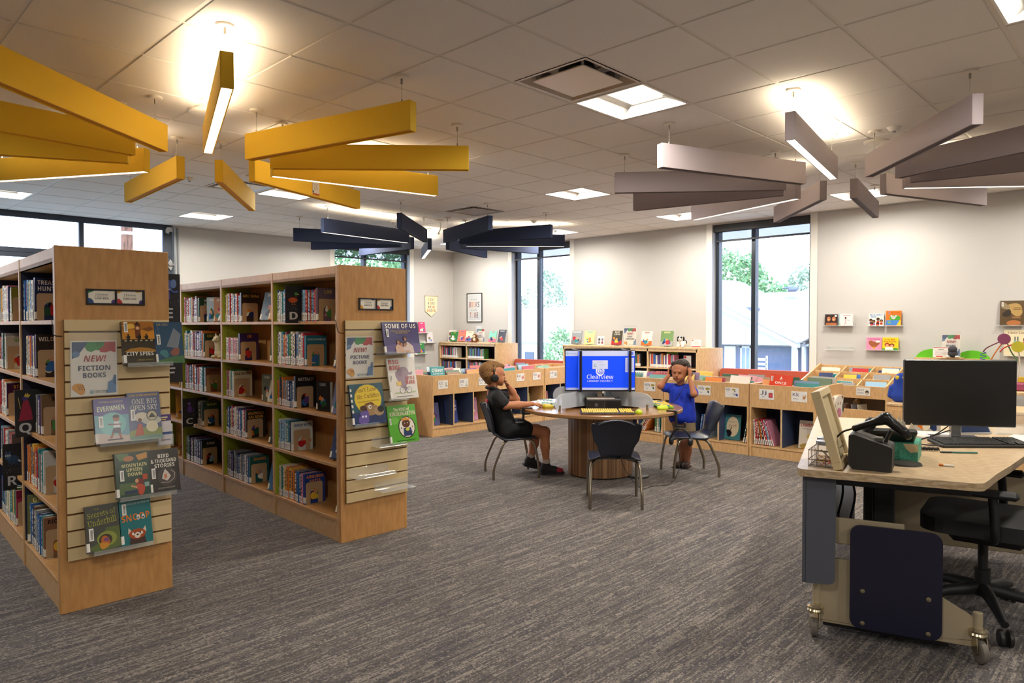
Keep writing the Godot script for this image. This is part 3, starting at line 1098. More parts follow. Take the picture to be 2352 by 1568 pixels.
# one double-faced range of bookshelves; local x is its depth, -z its length
func range_frame(tf: Transform3D, bays: int, label: String, inner: String) -> void:
	var o := thing("bookcase", label, "bookcase", Vector3.ZERO, 0)
	o.transform = tf
	var D := 0.475
	var b := B.new()
	b.span(v3(-0.004, 0, -0.026), v3(D + 0.004, 1.683, 0), 0.002)
	put(b, "end_panel", mats["maple_end"], o)
	for k in bays + 1:
		var z := -BAYW * k - (0.027 if k == 0 else 0.0)
		b = B.new()
		b.span(v3(0.006, 0.005, z - 0.022), v3(D - 0.006, 1.675, z))
		var u := put(b, "upright", mat(inner, 0.5), o)
		b = B.new()
		b.span(v3(-0.002, 0, z - 0.0235), v3(0.006, 1.68, z + 0.0005), 0.001)
		b.span(v3(D - 0.006, 0, z - 0.0235), v3(D + 0.002, 1.68, z + 0.0005), 0.001)
		put(b, "edge_band", mats["maple_edge"], u)
		if k > 0:
			b = B.new()
			b.paint(Color("151515"))
			for m in 44:
				var y := 0.2 + m * 0.032
				if fposmod(y - 0.14, 0.3) > 0.2 or m % 5 < 2:
					b.flat(PackedVector2Array([v2(0.045, y), v2(0.051, y), v2(0.051, y + 0.006), v2(0.045, y + 0.006)]), z + 0.0004)
			tag(put(b, "pin_holes", paintmat(0.9), u), "", "", "", "stuff")
	for k in bays:
		var z0 := -BAYW * (k + 1) + 0.0
		var z1 := -BAYW * k - (0.05 if k == 0 else 0.022)
		b = B.new()
		b.span(v3(D / 2 - 0.004, 0.12, z0), v3(D / 2 + 0.004, 1.66, z1))
		put(b, "back_panel", mats["maple_end"], o)
		b = B.new()
		b.span(v3(0.0, 1.612, z0), v3(D, 1.632, z1), 0.001)
		b.span(v3(0.0, 1.612, z0), v3(0.018, 1.678, z1), 0.001)
		b.span(v3(D - 0.018, 1.612, z0), v3(D, 1.678, z1), 0.001)
		b.span(v3(0.01, 1.66, z0), v3(D - 0.01, 1.677, z1), 0.001)
		put(b, "top_panel", mats["maple_edge"], o)
		for y in TOPS:
			b = B.new()
			b.span(v3(0.0, y - 0.02, z0), v3(D, y, z1), 0.001)
			put(b, "shelf", mats["maple_shelf"], o)
		b = B.new()
		b.span(v3(0.006, 0, z0), v3(0.022, 0.12, z1))
		b.span(v3(D - 0.022, 0, z0), v3(D - 0.006, 0.12, z1))
		put(b, "kick_panel", mats["maple_edge"], o)
	# slatwall on the end
	b = B.new()
	b.span(v3(0.026, 0.242, 0.0), v3(0.472, 1.347, 0.008))
	put(b, "slatwall_backing", mat("6e4a22", 0.7), o)
	var y := 1.347
	var first := true
	while y > 0.25:
		var hh := 0.052 if first else 0.0675
		first = false
		b = B.new()
		b.span(v3(0.026, maxf(y - hh, 0.242), 0.008), v3(0.472, y, 0.02), 0.0012)
		put(b, "slat", mat("d6bd8f", 0.45), o)
		y -= hh + 0.0085
	# sign holder with two printed cards is a thing of its own
	b = B.new()
	for q in [[-0.003, 0.0], [0.475, 0.479]]:
		b.span(v3(q[0], 0.01, -0.024), v3(q[1], 1.67, -0.001))
	put(b, "edge_band", mats["maple_edge"], o)

func sign_holder(tf: Transform3D, label: String, texts: Array, hues: Array) -> void:
	var o := thing("sign_holder", label, "sign")
	o.transform = tf
	var w := 0.25
	var h := 0.074
	var b := B.new()
	for q in [[-w / 2, -h / 2, w / 2, -h / 2 + 0.007], [-w / 2, h / 2 - 0.007, w / 2, h / 2], [-w / 2, -h / 2, -w / 2 + 0.009, h / 2], [w / 2 - 0.009, -h / 2, w / 2, h / 2], [-0.004, -h / 2, 0.004, h / 2]]:
		b.span(v3(q[0], q[1], 0), v3(q[2], q[3], 0.009), 0.001)
	b.span(v3(-w / 2, -h / 2, 0), v3(w / 2, h / 2, 0.002))
	put(b, "frame", mat("1e1c20", 0.45), o)
	for k in 2:
		var cx := -0.06 if k == 0 else 0.06
		var c := B.new()
		c.span(v3(cx - 0.055, -0.029, 0.002), v3(cx + 0.055, 0.029, 0.003))
		var card := put(c, "card", mat("ebe2d2", 0.5), o)
		c = B.new()
		c.t = Transform3D(Basis.IDENTITY, v3(cx, 0, 0.0032))
		var hs: Array = hues[k]
		c.shape([v2(-0.055, 0.029), v2(-0.055, 0.018), v2(-0.046, 0.020), v2(-0.038, 0.024), v2(-0.03, 0.029)], Color(hs[0]))
		c.shape([v2(0.055, -0.029), v2(0.055, -0.012), v2(0.047, -0.012), v2(0.04, -0.02), v2(0.04, -0.029)], Color(hs[1]))
		c.shape([v2(-0.055, -0.029), v2(-0.032, -0.029), v2(-0.035, -0.018), v2(-0.044, -0.008), v2(-0.055, -0.006)], Color(hs[2]))
		c.shape([v2(0.02, 0.029), v2(0.03, 0.024), v2(0.044, 0.025), v2(0.05, 0.029)], Color(hs[3]))
		c.word(texts[k][0], 0, 0.004, 0.0085, Color("2a2a30"), "s", 0.052)
		c.rect(-0.026, 0.002, 0.052, 0.0006, Color("2a2a30"))
		c.word(texts[k][1], 0, -0.011, 0.0085, Color("2a2a30"), "sb", 0.058)
		put(c, "print", paintmat(), card)

func letter_sign(tf: Transform3D, at: Vector3, w: float, h: float, back: float, letter: String, label: String, draw: Callable, flip := false) -> void:
	# a black board that juts out of the shelf; at = outer lower corner, w = visible width, back = part that runs in behind the books
	var o := thing("letter_sign", label, "sign", Vector3.ZERO, 0, "black letter boards on the bookcases")
	o.transform = tf * Transform3D(Basis.IDENTITY, at)
	var b := B.new()
	var s := -1.0 if flip else 1.0
	var lowx := w - 0.024
	b.prism(PackedVector2Array([v2(0, 0), v2(s * lowx, 0), v2(s * lowx, 0.022), v2(s * (w + back), 0.022), v2(s * (w + back), h - 0.03), v2(s * (w + back - 0.01), h - 0.01), v2(s * (w + back - 0.03), h), v2(0, h)]), -0.006, 0.0)
	put(b, "board", mat("1b1a1f", 0.5), o)
	b = B.new()
	b.t = Transform3D(Basis.IDENTITY, v3(s * w / 2, 0, 0.0004))
	b.word(letter, 0, h * 0.10, h * 0.2, Color("c9c7c6"), "b", w * (0.5 if letter != "Q" else 0.62))
	var r := RandomNumberGenerator.new()
	r.seed = letter.unicode_at(0)
	for k in 26:
		b.disc(r.randf_range(-0.45, 0.45) * w, h * r.randf_range(0.36, 0.47), 0.0013, 0.0013, Color("8c8ca0"), 6)
	draw.call(b, w, h)
	put(b, "print", paintmat(), o)

func art_duck(b: B, w: float, h: float) -> void:
	b.disc(-w * 0.05, h * 0.62, w * 0.28, h * 0.07, Color("c9541f"))
	b.shape([v2(-w * 0.36, h * 0.65), v2(-w * 0.2, h * 0.66), v2(-w * 0.2, h * 0.6)], Color("a8431a"))
	b.shape([v2(w * 0.1, h * 0.66), v2(w * 0.22, h * 0.66), v2(w * 0.2, h * 0.78), v2(w * 0.08, h * 0.78)], Color("5a2c1c"))
	b.disc(w * 0.14, h * 0.79, w * 0.1, h * 0.045, Color("2f8a3c"))
	b.shape([v2(w * 0.22, h * 0.80), v2(w * 0.36, h * 0.775), v2(w * 0.22, h * 0.765)], Color("d8b44a"))
	b.line([v2(-w * 0.1, h * 0.56), v2(-w * 0.12, h * 0.5), v2(-w * 0.04, h * 0.5)], w * 0.025, Color("d8933a"))
	b.line([v2(w * 0.04, h * 0.56), v2(w * 0.03, h * 0.5), v2(w * 0.11, h * 0.5)], w * 0.025, Color("d8933a"))

func art_cat(b: B, w: float, h: float) -> void:
	var c := Color("5b3a8c")
	b.disc(0, h * 0.62, w * 0.17, h * 0.13, c)
	b.disc(-w * 0.03, h * 0.8, w * 0.13, h * 0.055, c)
	b.shape([v2(-w * 0.15, h * 0.82), v2(-w * 0.13, h * 0.9), v2(-w * 0.05, h * 0.84)], c)
	b.shape([v2(w * 0.09, h * 0.82), v2(w * 0.08, h * 0.9), v2(-w * 0.0, h * 0.84)], c)
	b.line([v2(w * 0.12, h * 0.52), v2(w * 0.3, h * 0.55), v2(w * 0.26, h * 0.66)], w * 0.06, c)
	b.disc(-w * 0.07, h * 0.81, w * 0.02, w * 0.02, Color("d8d0e8"))
	b.disc(w * 0.02, h * 0.81, w * 0.02, w * 0.02, Color("d8d0e8"))

func art_elephant(b: B, w: float, h: float) -> void:
	var c := Color("4a4f9c")
	b.disc(-w * 0.12, h * 0.66, w * 0.26, h * 0.13, c)
	for x in [-0.3, -0.1, 0.04]:
		b.rect(w * x, h * 0.48, w * 0.11, h * 0.14, c)
	b.disc(w * 0.12, h * 0.78, w * 0.19, h * 0.09, Color("4d62ae"))
	b.disc(-w * 0.1, h * 0.79, w * 0.17, h * 0.11, Color("6d8cc4"))
	b.disc(w * 0.27, h * 0.8, w * 0.1, h * 0.09, Color("6d8cc4"))
	b.line([v2(w * 0.14, h * 0.73), v2(w * 0.2, h * 0.65), v2(w * 0.3, h * 0.63), v2(w * 0.42, h * 0.645)], w * 0.07, Color("4d62ae"))
	b.line([v2(w * 0.06, h * 0.72), v2(w * 0.1, h * 0.68), v2(w * 0.16, h * 0.69)], w * 0.03, Color("e6e6ea"))

func art_queen(b: B, w: float, h: float) -> void:
	b.shape([v2(-w * 0.34, h * 0.34), v2(w * 0.34, h * 0.36), v2(w * 0.3, h * 0.55), v2(w * 0.12, h * 0.8), v2(-w * 0.08, h * 0.8), v2(-w * 0.2, h * 0.6)], Color("9c1f3c"))
	b.disc(-w * 0.02, h * 0.82, w * 0.14, h * 0.05, Color("3b2f78"))
	b.shape([v2(-w * 0.06, h * 0.855), v2(w * 0.0, h * 0.93), v2(w * 0.06, h * 0.9), v2(w * 0.12, h * 0.94), v2(w * 0.16, h * 0.89), v2(w * 0.26, h * 0.9), v2(w * 0.16, h * 0.83)], Color("d9bb4a"))
	b.line([v2(-w * 0.24, h * 0.6), v2(-w * 0.34, h * 0.84)], w * 0.03, Color("cdb45a"))

func art_raccoon(b: B, w: float, h: float) -> void:
	b.disc(w * 0.05, h * 0.66, w * 0.32, h * 0.1, Color("274463"))
	for x in [-0.2, -0.06, 0.14, 0.26]:
		b.rect(w * x, h * 0.52, w * 0.09, h * 0.1, Color("1d3450"))
	b.disc(-w * 0.22, h * 0.74, w * 0.17, h * 0.075, Color("3b5f86"))
	b.rect(-w * 0.37, h * 0.735, w * 0.28, h * 0.03, Color("dcdcdc"))
	b.disc(-w * 0.28, h * 0.75, w * 0.03, w * 0.03, Color("151515"))
	b.disc(-w * 0.17, h * 0.75, w * 0.03, w * 0.03, Color("151515"))
	b.shape([v2(-w * 0.36, h * 0.78), v2(-w * 0.33, h * 0.86), v2(-w * 0.25, h * 0.8)], Color("3b5f86"))
	b.shape([v2(-w * 0.18, h * 0.8), v2(-w * 0.1, h * 0.86), v2(-w * 0.08, h * 0.78)], Color("3b5f86"))
	b.line([v2(w * 0.32, h * 0.64), v2(w * 0.44, h * 0.6)], w * 0.09, Color("d8d8da"))

func art_none(_b: B, _w: float, _h: float) -> void:
	pass

# fills one shelf from z0 towards the camera up to z1, the last book shows its cover behind a bookend
func fill_row(tf: Transform3D, unit: String, bay: String, level: int, z0: float, z1: float, thick: float, hs: Array, cover: Array, tints := [], end := true) -> void:
	var y: float = TOPS[level] + 0.0006
	var z := z0
	var k := 0
	var where := "%s, %s, %s" % [ROWWORD[level], bay, unit]
	thick *= 1.25
	while z < z1 - 0.03:
		var t := thick * rng.randf_range(0.65, 1.4)
		if z + t > z1 - 0.02:
			break
		var q: Array = TINTS[tints[rng.randi_range(0, tints.size() - 1)] if tints.size() else rng.randi_range(0, 16)]
		var h := rng.randf_range(hs[0], hs[1])
		spine_book(tf * Transform3D(Basis.IDENTITY, v3(rng.randf_range(0.014, 0.022), y, z + t / 2)), rng.randf_range(0.135, 0.15), h, t, q[1], "%s book, %s from left, %s" % [q[0], ordinal(k), where], "books on the bookcase shelves")
		z += t + 0.0008
		k += 1
	if cover.size():
		var w := 0.148
		var h2: float = cover[3] if cover.size() > 3 else lerpf(hs[0], hs[1], 0.8)
		var t2 := 0.024
		var bg := Color(cover[0])
		var lines: Array = cover[1]
		var ink := Color(cover[2])
		face_book(tf * Transform3D(Basis.IDENTITY, v3(0.018 + w / 2, y, z)), w, h2, t2, cover[0], "book showing its cover behind bookend, %s" % where, "books on the bookcase shelves", func(b: B, bw: float, bh: float): plain_art(b, bw, bh, bg, lines, ink, int(z0 * 1000) + level))
		z += t2 + 0.001
		if end:
			bookend(tf * Transform3D(Basis.IDENTITY, v3(0.085, y, z)), "beige arched metal bookend, %s" % where, "beige metal bookends")

func tilted(tf: Transform3D, x: float, y: float, z: float, lean: float, turn := 0.0) -> Transform3D:
	return tf * frame(v3(x, y, z), turn, -lean)

func ledge(tf: Transform3D, x0: float, x1: float, y: float, label: String) -> void:
	var o := thing("acrylic_ledge", label, "shelf ledge", Vector3.ZERO, 0, "clear acrylic ledges on the slatwalls")
	o.transform = tf
	var b := B.new()
	b.span(v3(x0, y - 0.003, 0.021), v3(x1, y, 0.115), 0.0008)
	b.span(v3(x0, y, 0.112), v3(x1, y + 0.018, 0.115), 0.0008)
	b.span(v3(x0, y, 0.021), v3(x1, y + 0.05, 0.0235), 0.0008)
	put(b, "tray", glass("eef4f2", 0.12, 0.02), o)

func flyer_holder(tf: Transform3D, x: float, y: float, w: float, h: float, lines: Array, label: String) -> void:
	var o := thing("flyer_holder", label, "sign")
	o.transform = tf * Transform3D(Basis.IDENTITY, v3(x, y, 0.024))
	var b := B.new()
	b.span(v3(-w / 2, 0, 0), v3(w / 2, h, 0.001))
	put(b, "sheet", mat("ece7dd", 0.5), o)
	b = B.new()
	b.t = Transform3D(Basis.IDENTITY, v3(0, 0, 0.0012))
	blobs_flyer(b, w, h, lines)
	put(b, "print", paintmat(), o)
	b = B.new()
	b.span(v3(-w / 2 - 0.006, -0.005, 0.0055), v3(w / 2 + 0.006, h + 0.045, 0.0075), 0.0005)
	put(b, "acrylic_front", glass("f4f8f8", 0.04, 0.02), o)

func build_ranges() -> void:
	var s1 := Transform3D(Basis(Vector3.UP, deg_to_rad(-2.2)), v3(0.831, 0, -3.669))
	var s2 := Transform3D(Basis(Vector3.UP, deg_to_rad(-2.0)), v3(2.287, 0, -3.649))
	range_frame(s1, 3, "near maple bookcase with navy inner sides and fiction display on its end", "1d2140")
	range_frame(s2, 4, "maple bookcase with lime green inner sides and picture book display on its end", "a3b232")
	var u1 := "navy-sided bookcase"
	var u2 := "green-sided bookcase"
	var nb := "near bay"
	var mb := "middle bay"
	var fb := "far bay"
	var mid := [0.195, 0.225]
	# green-sided bookcase, near bay
	fill_row(s2, u2, nb, 0, -0.875, -0.545, 0.014, [0.19, 0.215], [], [6, 5, 7, 9, 4])
	fill_row(s2, u2, "near bay right of sign", 0, -0.522, -0.30, 0.012, [0.195, 0.205], ["6d5a6e", ["LOG"], "d8c060", 0.21], [7, 10, 0, 9, 13, 6])
	fill_row(s2, u2, nb, 1, -0.875, -0.455, 0.021, mid, ["2a6f84", ["KATE DICAMILLO"], "d8e0e0", 0.2])
	fill_row(s2, u2, nb, 2, -0.875, -0.61, 0.021, [0.16, 0.2], ["26222a", ["ARTEMIS"], "b8b0a8", 0.215])
	fill_row(s2, u2, nb, 3, -0.875, -0.655, 0.018, [0.19, 0.2], ["c9cfc8", ["HARDY BOYS"], "2b4a86", 0.195], [7, 9, 6, 5, 8])
	fill_row(s2, u2, nb, 4, -0.875, -0.49, 0.023, [0.19, 0.215], ["2a3f86", ["AIRBORNE", "SUITE"], "e08a2c", 0.2])
	# middle bay
	fill_row(s2, u2, mb, 0, -1.775, -1.45, 0.021, mid, ["3a2c28", ["ARU SHAH"], "d8b04a", 0.22], [7, 5, 0, 6, 3])
	fill_row(s2, u2, mb, 1, -1.775, -1.51, 0.018, [0.165, 0.175], ["3c2a5c", ["OB"], "e08a2c", 0.205], [13, 13, 4, 5])
	fill_row(s2, u2, mb, 2, -1.775, -1.615, 0.017, [0.2, 0.215], ["d8cfae", ["SALSBURY"], "4a4038", 0.2], [10, 4, 3, 0])
	fill_row(s2, u2, mb, 3, -1.775, -1.385, 0.021, mid, ["33302c", ["VALENTINA", "SALAZAR"], "e0a83a", 0.21], [7, 12, 3, 8, 5, 0])
	fill_row(s2, u2, mb, 4, -1.775, -1.345, 0.021, [0.18, 0.21], ["2b5a58", ["SHARKS"], "e08a2c", 0.2], [8, 15, 12, 5, 7])
	# far bay
	fill_row(s2, u2, fb, 0, -2.675, -2.305, 0.025, mid, ["2f4f3a", ["RUTH", "HIDE"], "e8e4da", 0.205])
	fill_row(s2, u2, fb, 1, -2.675, -2.215, 0.025, mid, ["2c4434", ["ENCORE"], "d8a83a", 0.2])
	fill_row(s2, u2, fb, 2, -2.675, -2.2, 0.025, mid, ["8a5648", ["THREE"], "3a2420", 0.2])
	fill_row(s2, u2, fb, 3, -2.40, -2.26, 0.027, mid, ["2c4a46", ["NIGHT"], "b8c85a", 0.205], [4, 8, 11, 15])
	fill_row(s2, u2, fb, 4, -2.675, -2.30, 0.025, mid, ["2a2e30", ["FANG"], "c8c8c8", 0.2], [8, 16, 12, 15, 14, 6])
	# navy-sided bookcase
	fill_row(s1, u1, nb, 0, -0.875, -0.58, 0.023, [0.205, 0.225], ["2c3358", ["TREASURE", "HUNTERS"], "d8d4cc", 0.222], [6, 9, 5, 7, 3])
	fill_row(s1, u1, nb, 1, -0.875, -0.57, 0.026, [0.2, 0.22], ["3a2f2c", ["WILDFIRE"], "d8cfc4", 0.222], [3, 12, 4, 0, 2])
	fill_row(s1, u1, nb, 2, -0.60, -0.47, 0.02, [0.19, 0.205], ["7a6248", ["WREN"], "2a2420", 0.205], [8, 15, 12])
	fill_row(s1, u1, nb, 3, -0.875, -0.44, 0.024, [0.185, 0.225], ["c9c6be", ["TOVE"], "26262a", 0.215], [0, 2, 4, 3, 15, 9])
	fill_row(s1, u1, nb, 4, -0.875, -0.44, 0.023, [0.19, 0.22], ["8a6248", ["RIORDAN"], "2a2420", 0.205], [7, 9, 14, 15, 8])
	fill_row(s1, u1, mb, 0, -1.775, -1.3, 0.03, mid, ["8c8a3a", ["BADD"], "4a2c5c", 0.2])
	fill_row(s1, u1, mb, 1, -1.775, -1.48, 0.03, mid, ["c8c4b4", ["GALA"], "58a040", 0.2])
	fill_row(s1, u1, mb, 2, -1.775, -1.52, 0.03, mid, ["4a2440", ["STARS", "MAKES"], "d8a83a", 0.2])
	fill_row(s1, u1, mb, 3, -1.775, -1.35, 0.03, mid, ["6a5a54", ["RED"], "e0d8cc", 0.2])
	fill_row(s1, u1, mb, 4, -1.775, -1.24, 0.027, [0.21, 0.23], ["a83a5c", ["ME"], "e0d8e4", 0.21], [3, 10, 9, 4, 7])
	# single books that lean or stand by themselves
	var lone := [
		# level, x, z, turn, lean, w, h, t, colour, words, ink, label
		[0, 0.07, -0.115, -62, 14, 0.13, 0.215, 0.012, "d8d2c8", ["CASTLE", "UNDER"], "2a2a2a", "grey and white illustrated book propped at the near end, top shelf, green-sided bookcase", false],
		[2, 0.06, -0.335, -78, 0, 0.13, 0.19, 0.026, "26272b", ["DARK"], "b0b0b0", "thick black book standing alone on third shelf, near bay, green-sided bookcase", false],
		[3, 0.06, -0.16, -60, 22, 0.14, 0.21, 0.02, "4c5f8c", ["BLUE"], "d8dce4", "slate blue book propped on wire easel, fourth shelf, near bay, green-sided bookcase", true],
		[4, 0.05, -0.085, -66, 18, 0.14, 0.2, 0.016, "a8604a", ["EARTH"], "e8d8c0", "rust brown book propped at near end, bottom shelf, green-sided bookcase", true],
		[2, 0.03, -0.09, -62, 16, 0.14, 0.2, 0.014, "7c84b4", ["SKY"], "f0e8e0", "pale violet book propped at near end, third shelf, green-sided bookcase", false],
		[1, 0.03, -0.06, -66, 16, 0.14, 0.15, 0.014, "4a4468", ["NIGHT"], "c8c0d8", "dim purple book propped at near end, second shelf, green-sided bookcase", false],
		[0, 0.05, -1.12, -58, 20, 0.145, 0.215, 0.022, "5f7894", ["BRAVE"], "e0d8c8", "slate book leaning on wire easel, top shelf, middle bay, green-sided bookcase", true],
		[0, 0.06, -1.0, -64, 20, 0.145, 0.215, 0.03, "c49a62", ["GOLD"], "6a4420", "tan book leaning near upright, top shelf, middle bay, green-sided bookcase", false],
		[1, 0.07, -1.02, -52, 8, 0.13, 0.205, 0.016, "3f5f50", [], "6a8a7a", "dark green embossed book propped up, second shelf, middle bay, green-sided bookcase", false],
		[2, 0.05, -1.13, -80, 0, 0.13, 0.195, 0.024, "6f7a6a", ["FERN"], "d8dcc8", "grey-green book standing alone, third shelf, middle bay, green-sided bookcase", false],
		[2, 0.04, -1.0, -58, 18, 0.14, 0.2, 0.014, "d8d4cc", ["MAP"], "4a4a4a", "cream book leaning near upright, third shelf, middle bay, green-sided bookcase", false],
		[3, 0.04, -0.99, -58, 18, 0.14, 0.2, 0.014, "4a4c54", ["IRON"], "c0c0c4", "dark grey book leaning near upright, fourth shelf, middle bay, green-sided bookcase", false],
		[4, 0.03, -0.98, -58, 18, 0.15, 0.2, 0.014, "4f78a8", ["WAVES"], "e0d8b8", "bright blue book leaning near upright, bottom shelf, middle bay, green-sided bookcase", false],
		[0, 0.05, -2.1, -78, 0, 0.15, 0.2, 0.045, "9fb4c4", ["SNOW"], "f0f0f0", "pale blue book standing apart, top shelf, far bay, green-sided bookcase", false],
		[0, 0.05, -2.0, -82, 0, 0.14, 0.195, 0.03, "a8744a", ["OAK"], "e8d8c0", "tan book standing apart, top shelf, far bay, green-sided bookcase", false],
		[0, 0.04, -1.9, -60, 30, 0.14, 0.18, 0.012, "a8c0d4", ["ICE"], "4a6a8a", "light blue book reclined, top shelf, far bay, green-sided bookcase", false],
		[4, 0.05, -0.82, -10, 4, 0.15, 0.255, 0.02, "6f7444", ["GREEK"], "d8c47a", "tall olive book behind the row, bottom shelf, navy-sided bookcase", false]]
	for k in lone.size():
		var q: Array = lone[k]
		var tf := s1 if k == lone.size() - 1 else s2
		var at := tf * frame(v3(q[1] + 0.03, TOPS[q[0]] + 0.004 + 0.3 * q[7] * sin(deg_to_rad(q[4])), q[2]), q[3], -q[4])
		var bg := Color(q[8])
		var ink := Color(q[10])
		var lines: Array = q[9]
		var sd := k
		face_book(at, q[5], q[6], q[7], q[8], q[11], "single books standing on the shelves", func(b: B, w: float, h: float): plain_art(b, w, h, bg, lines, ink, sd), true)
		if q[12]:
			easel(tf * frame(v3(q[1] + 0.03, TOPS[q[0]], q[2]), q[3]), "black wire easel holding the " + String(q[11]).split(" book")[0] + " book")
	# books glimpsed in the next bay, beyond the near bookcase
	for q in [[0, -2.9, "5c4a7a", "violet"], [2, -2.86, "b8862c", "ochre"], [3, -2.95, "c8943a", "golden yellow"], [3, -2.78, "3a4460", "slate blue"], [1, -2.85, "8a9ab4", "grey blue"], [4, -2.9, "a8742c", "amber"]]:
		var bg := Color(q[2])
		var lv: int = q[0]
		face_book(s2 * frame(v3(0.1, TOPS[lv] + 0.003, q[1]), -20, -3), 0.14, 0.2, 0.02, q[2], "%s picture book on %s just past the far bay of green-sided bookcase" % [q[3], ROWWORD[lv]], "books on the bookcase shelves", func(b: B, w: float, h: float): plain_art(b, w, h, bg, [], Color.WHITE, lv + 40), true)
	# letter boards
	letter_sign(s2, v3(-0.088, 1.333, -0.53), 0.112, 0.242, 0.13, "D", "black board with an orange duck and letter D", art_duck)
	letter_sign(s2, v3(-0.094, 0.458, -2.42), 0.112, 0.245, 0.1, "C", "black board with a purple cat and letter C", art_cat)
	letter_sign(s1, v3(0.632, 1.333, -0.3), 0.15, 0.265, 0.1, "E", "black board with a blue elephant and letter E", art_elephant, true)
	letter_sign(s1, v3(0.64, 1.012, -0.3), 0.15, 0.265, 0.1, "F", "black board with letter F under the silvery book", art_none, true)
	letter_sign(s1, v3(-0.066, 0.742, -0.66), 0.09, 0.245, 0.1, "Q", "black board with a crowned queen and letter Q", art_queen)
	letter_sign(s1, v3(-0.064, 0.39, -1.1), 0.088, 0.262, 0.08, "R", "black board with a blue raccoon and letter R", art_raccoon)
	# plush llama on the second shelf
	var o := thing("plush_toy", "small cream plush llama sitting on the second shelf, far bay", "plush toy")
	o.transform = s2 * frame(v3(0.06, TOPS[1], -2.0), -60)
	var b := B.new()
	b.ell(v3(0, 0.045, 0), v3(0.042, 0.046, 0.045))
	b.tube(curve([v3(0, 0.06, 0.01), v3(0, 0.11, 0.02), v3(0, 0.145, 0.025)], 4), [0.034, 0.032, 0.03, 0.028, 0.027, 0.027, 0.027, 0.027, 0.027], 12)
	b.ell(v3(0, 0.155, 0.034), v3(0.028, 0.03, 0.034))
	b.ell(v3(0, 0.148, 0.066), v3(0.016, 0.014, 0.018), 10)
	for s in [-1.0, 1.0]:
		b.ell(v3(s * 0.02, 0.187, 0.022), v3(0.007, 0.016, 0.006), 8)
		b.ell(v3(s * 0.032, 0.014, 0.04), v3(0.015, 0.014, 0.026), 10)
	put(b, "fleece", mat("d8cdb4", 0.95), o)
	b = B.new()
	for s in [-1.0, 1.0]:
		b.ell(v3(s * 0.018, 0.162, 0.062), v3(0.004, 0.004, 0.003), 8)
	put(b, "eyes", mat("1c1814", 0.2), o)
	# wire hooks tied round the end panels
	for q in [[s1, "thin black wire hook on the near edge of navy-sided bookcase"], [s2, "thin black wire hook on the near edge of green-sided bookcase"]]:
		var hk := thing("wire_hook", q[1], "hook", Vector3.ZERO, 0, "black wire hooks on the end panels")
		hk.transform = q[0]
		b = B.new()
		b.tube(curve([v3(-0.006, 1.345, -0.06), v3(-0.012, 1.345, -0.03), v3(-0.012, 1.32, -0.02), v3(-0.012, 1.29, -0.01), v3(-0.008, 1.275, 0.004), v3(0.02, 1.272, 0.005)], 4), 0.002, 6)
		put(b, "wire", mat("161616", 0.4), hk)
	sign_holder(s1 * Transform3D(Basis.IDENTITY, v3(0.242, 1.454, 0.0)), "black framed pair of range cards on the near bookcase's end", [["J-Fiction", "LEW-RUS"], ["J-Fiction", "EDW-LEW"]], [["2f7a40", "4a3a78", "2c4f84", "d8d2c8"], ["d89a2c", "4a3a78", "b8302c", "d89a2c"]])
	sign_holder(s2 * Transform3D(Basis.IDENTITY, v3(0.253, 1.45, 0.0)), "black framed pair of range cards on the green-sided bookcase's end", [["J-Fiction", "ADI-ECT"], ["Parenting and", "DVDs"]], [["e0dcd0", "e0dcd0", "d89a2c", "2c4f84"], ["d89a2c", "2c4f84", "b8302c", "e0dcd0"]])
	flyer_holder(s1, 0.142, 0.995, 0.19, 0.255, ["FICTION", "BOOKS"], "white flyer for new fiction books in a clear holder")
	flyer_holder(s2, 0.119, 1.0, 0.19, 0.25, ["PICTURE", "BOOKS"], "white flyer for new picture books in a clear holder")
	build_end_books(s1, s2)

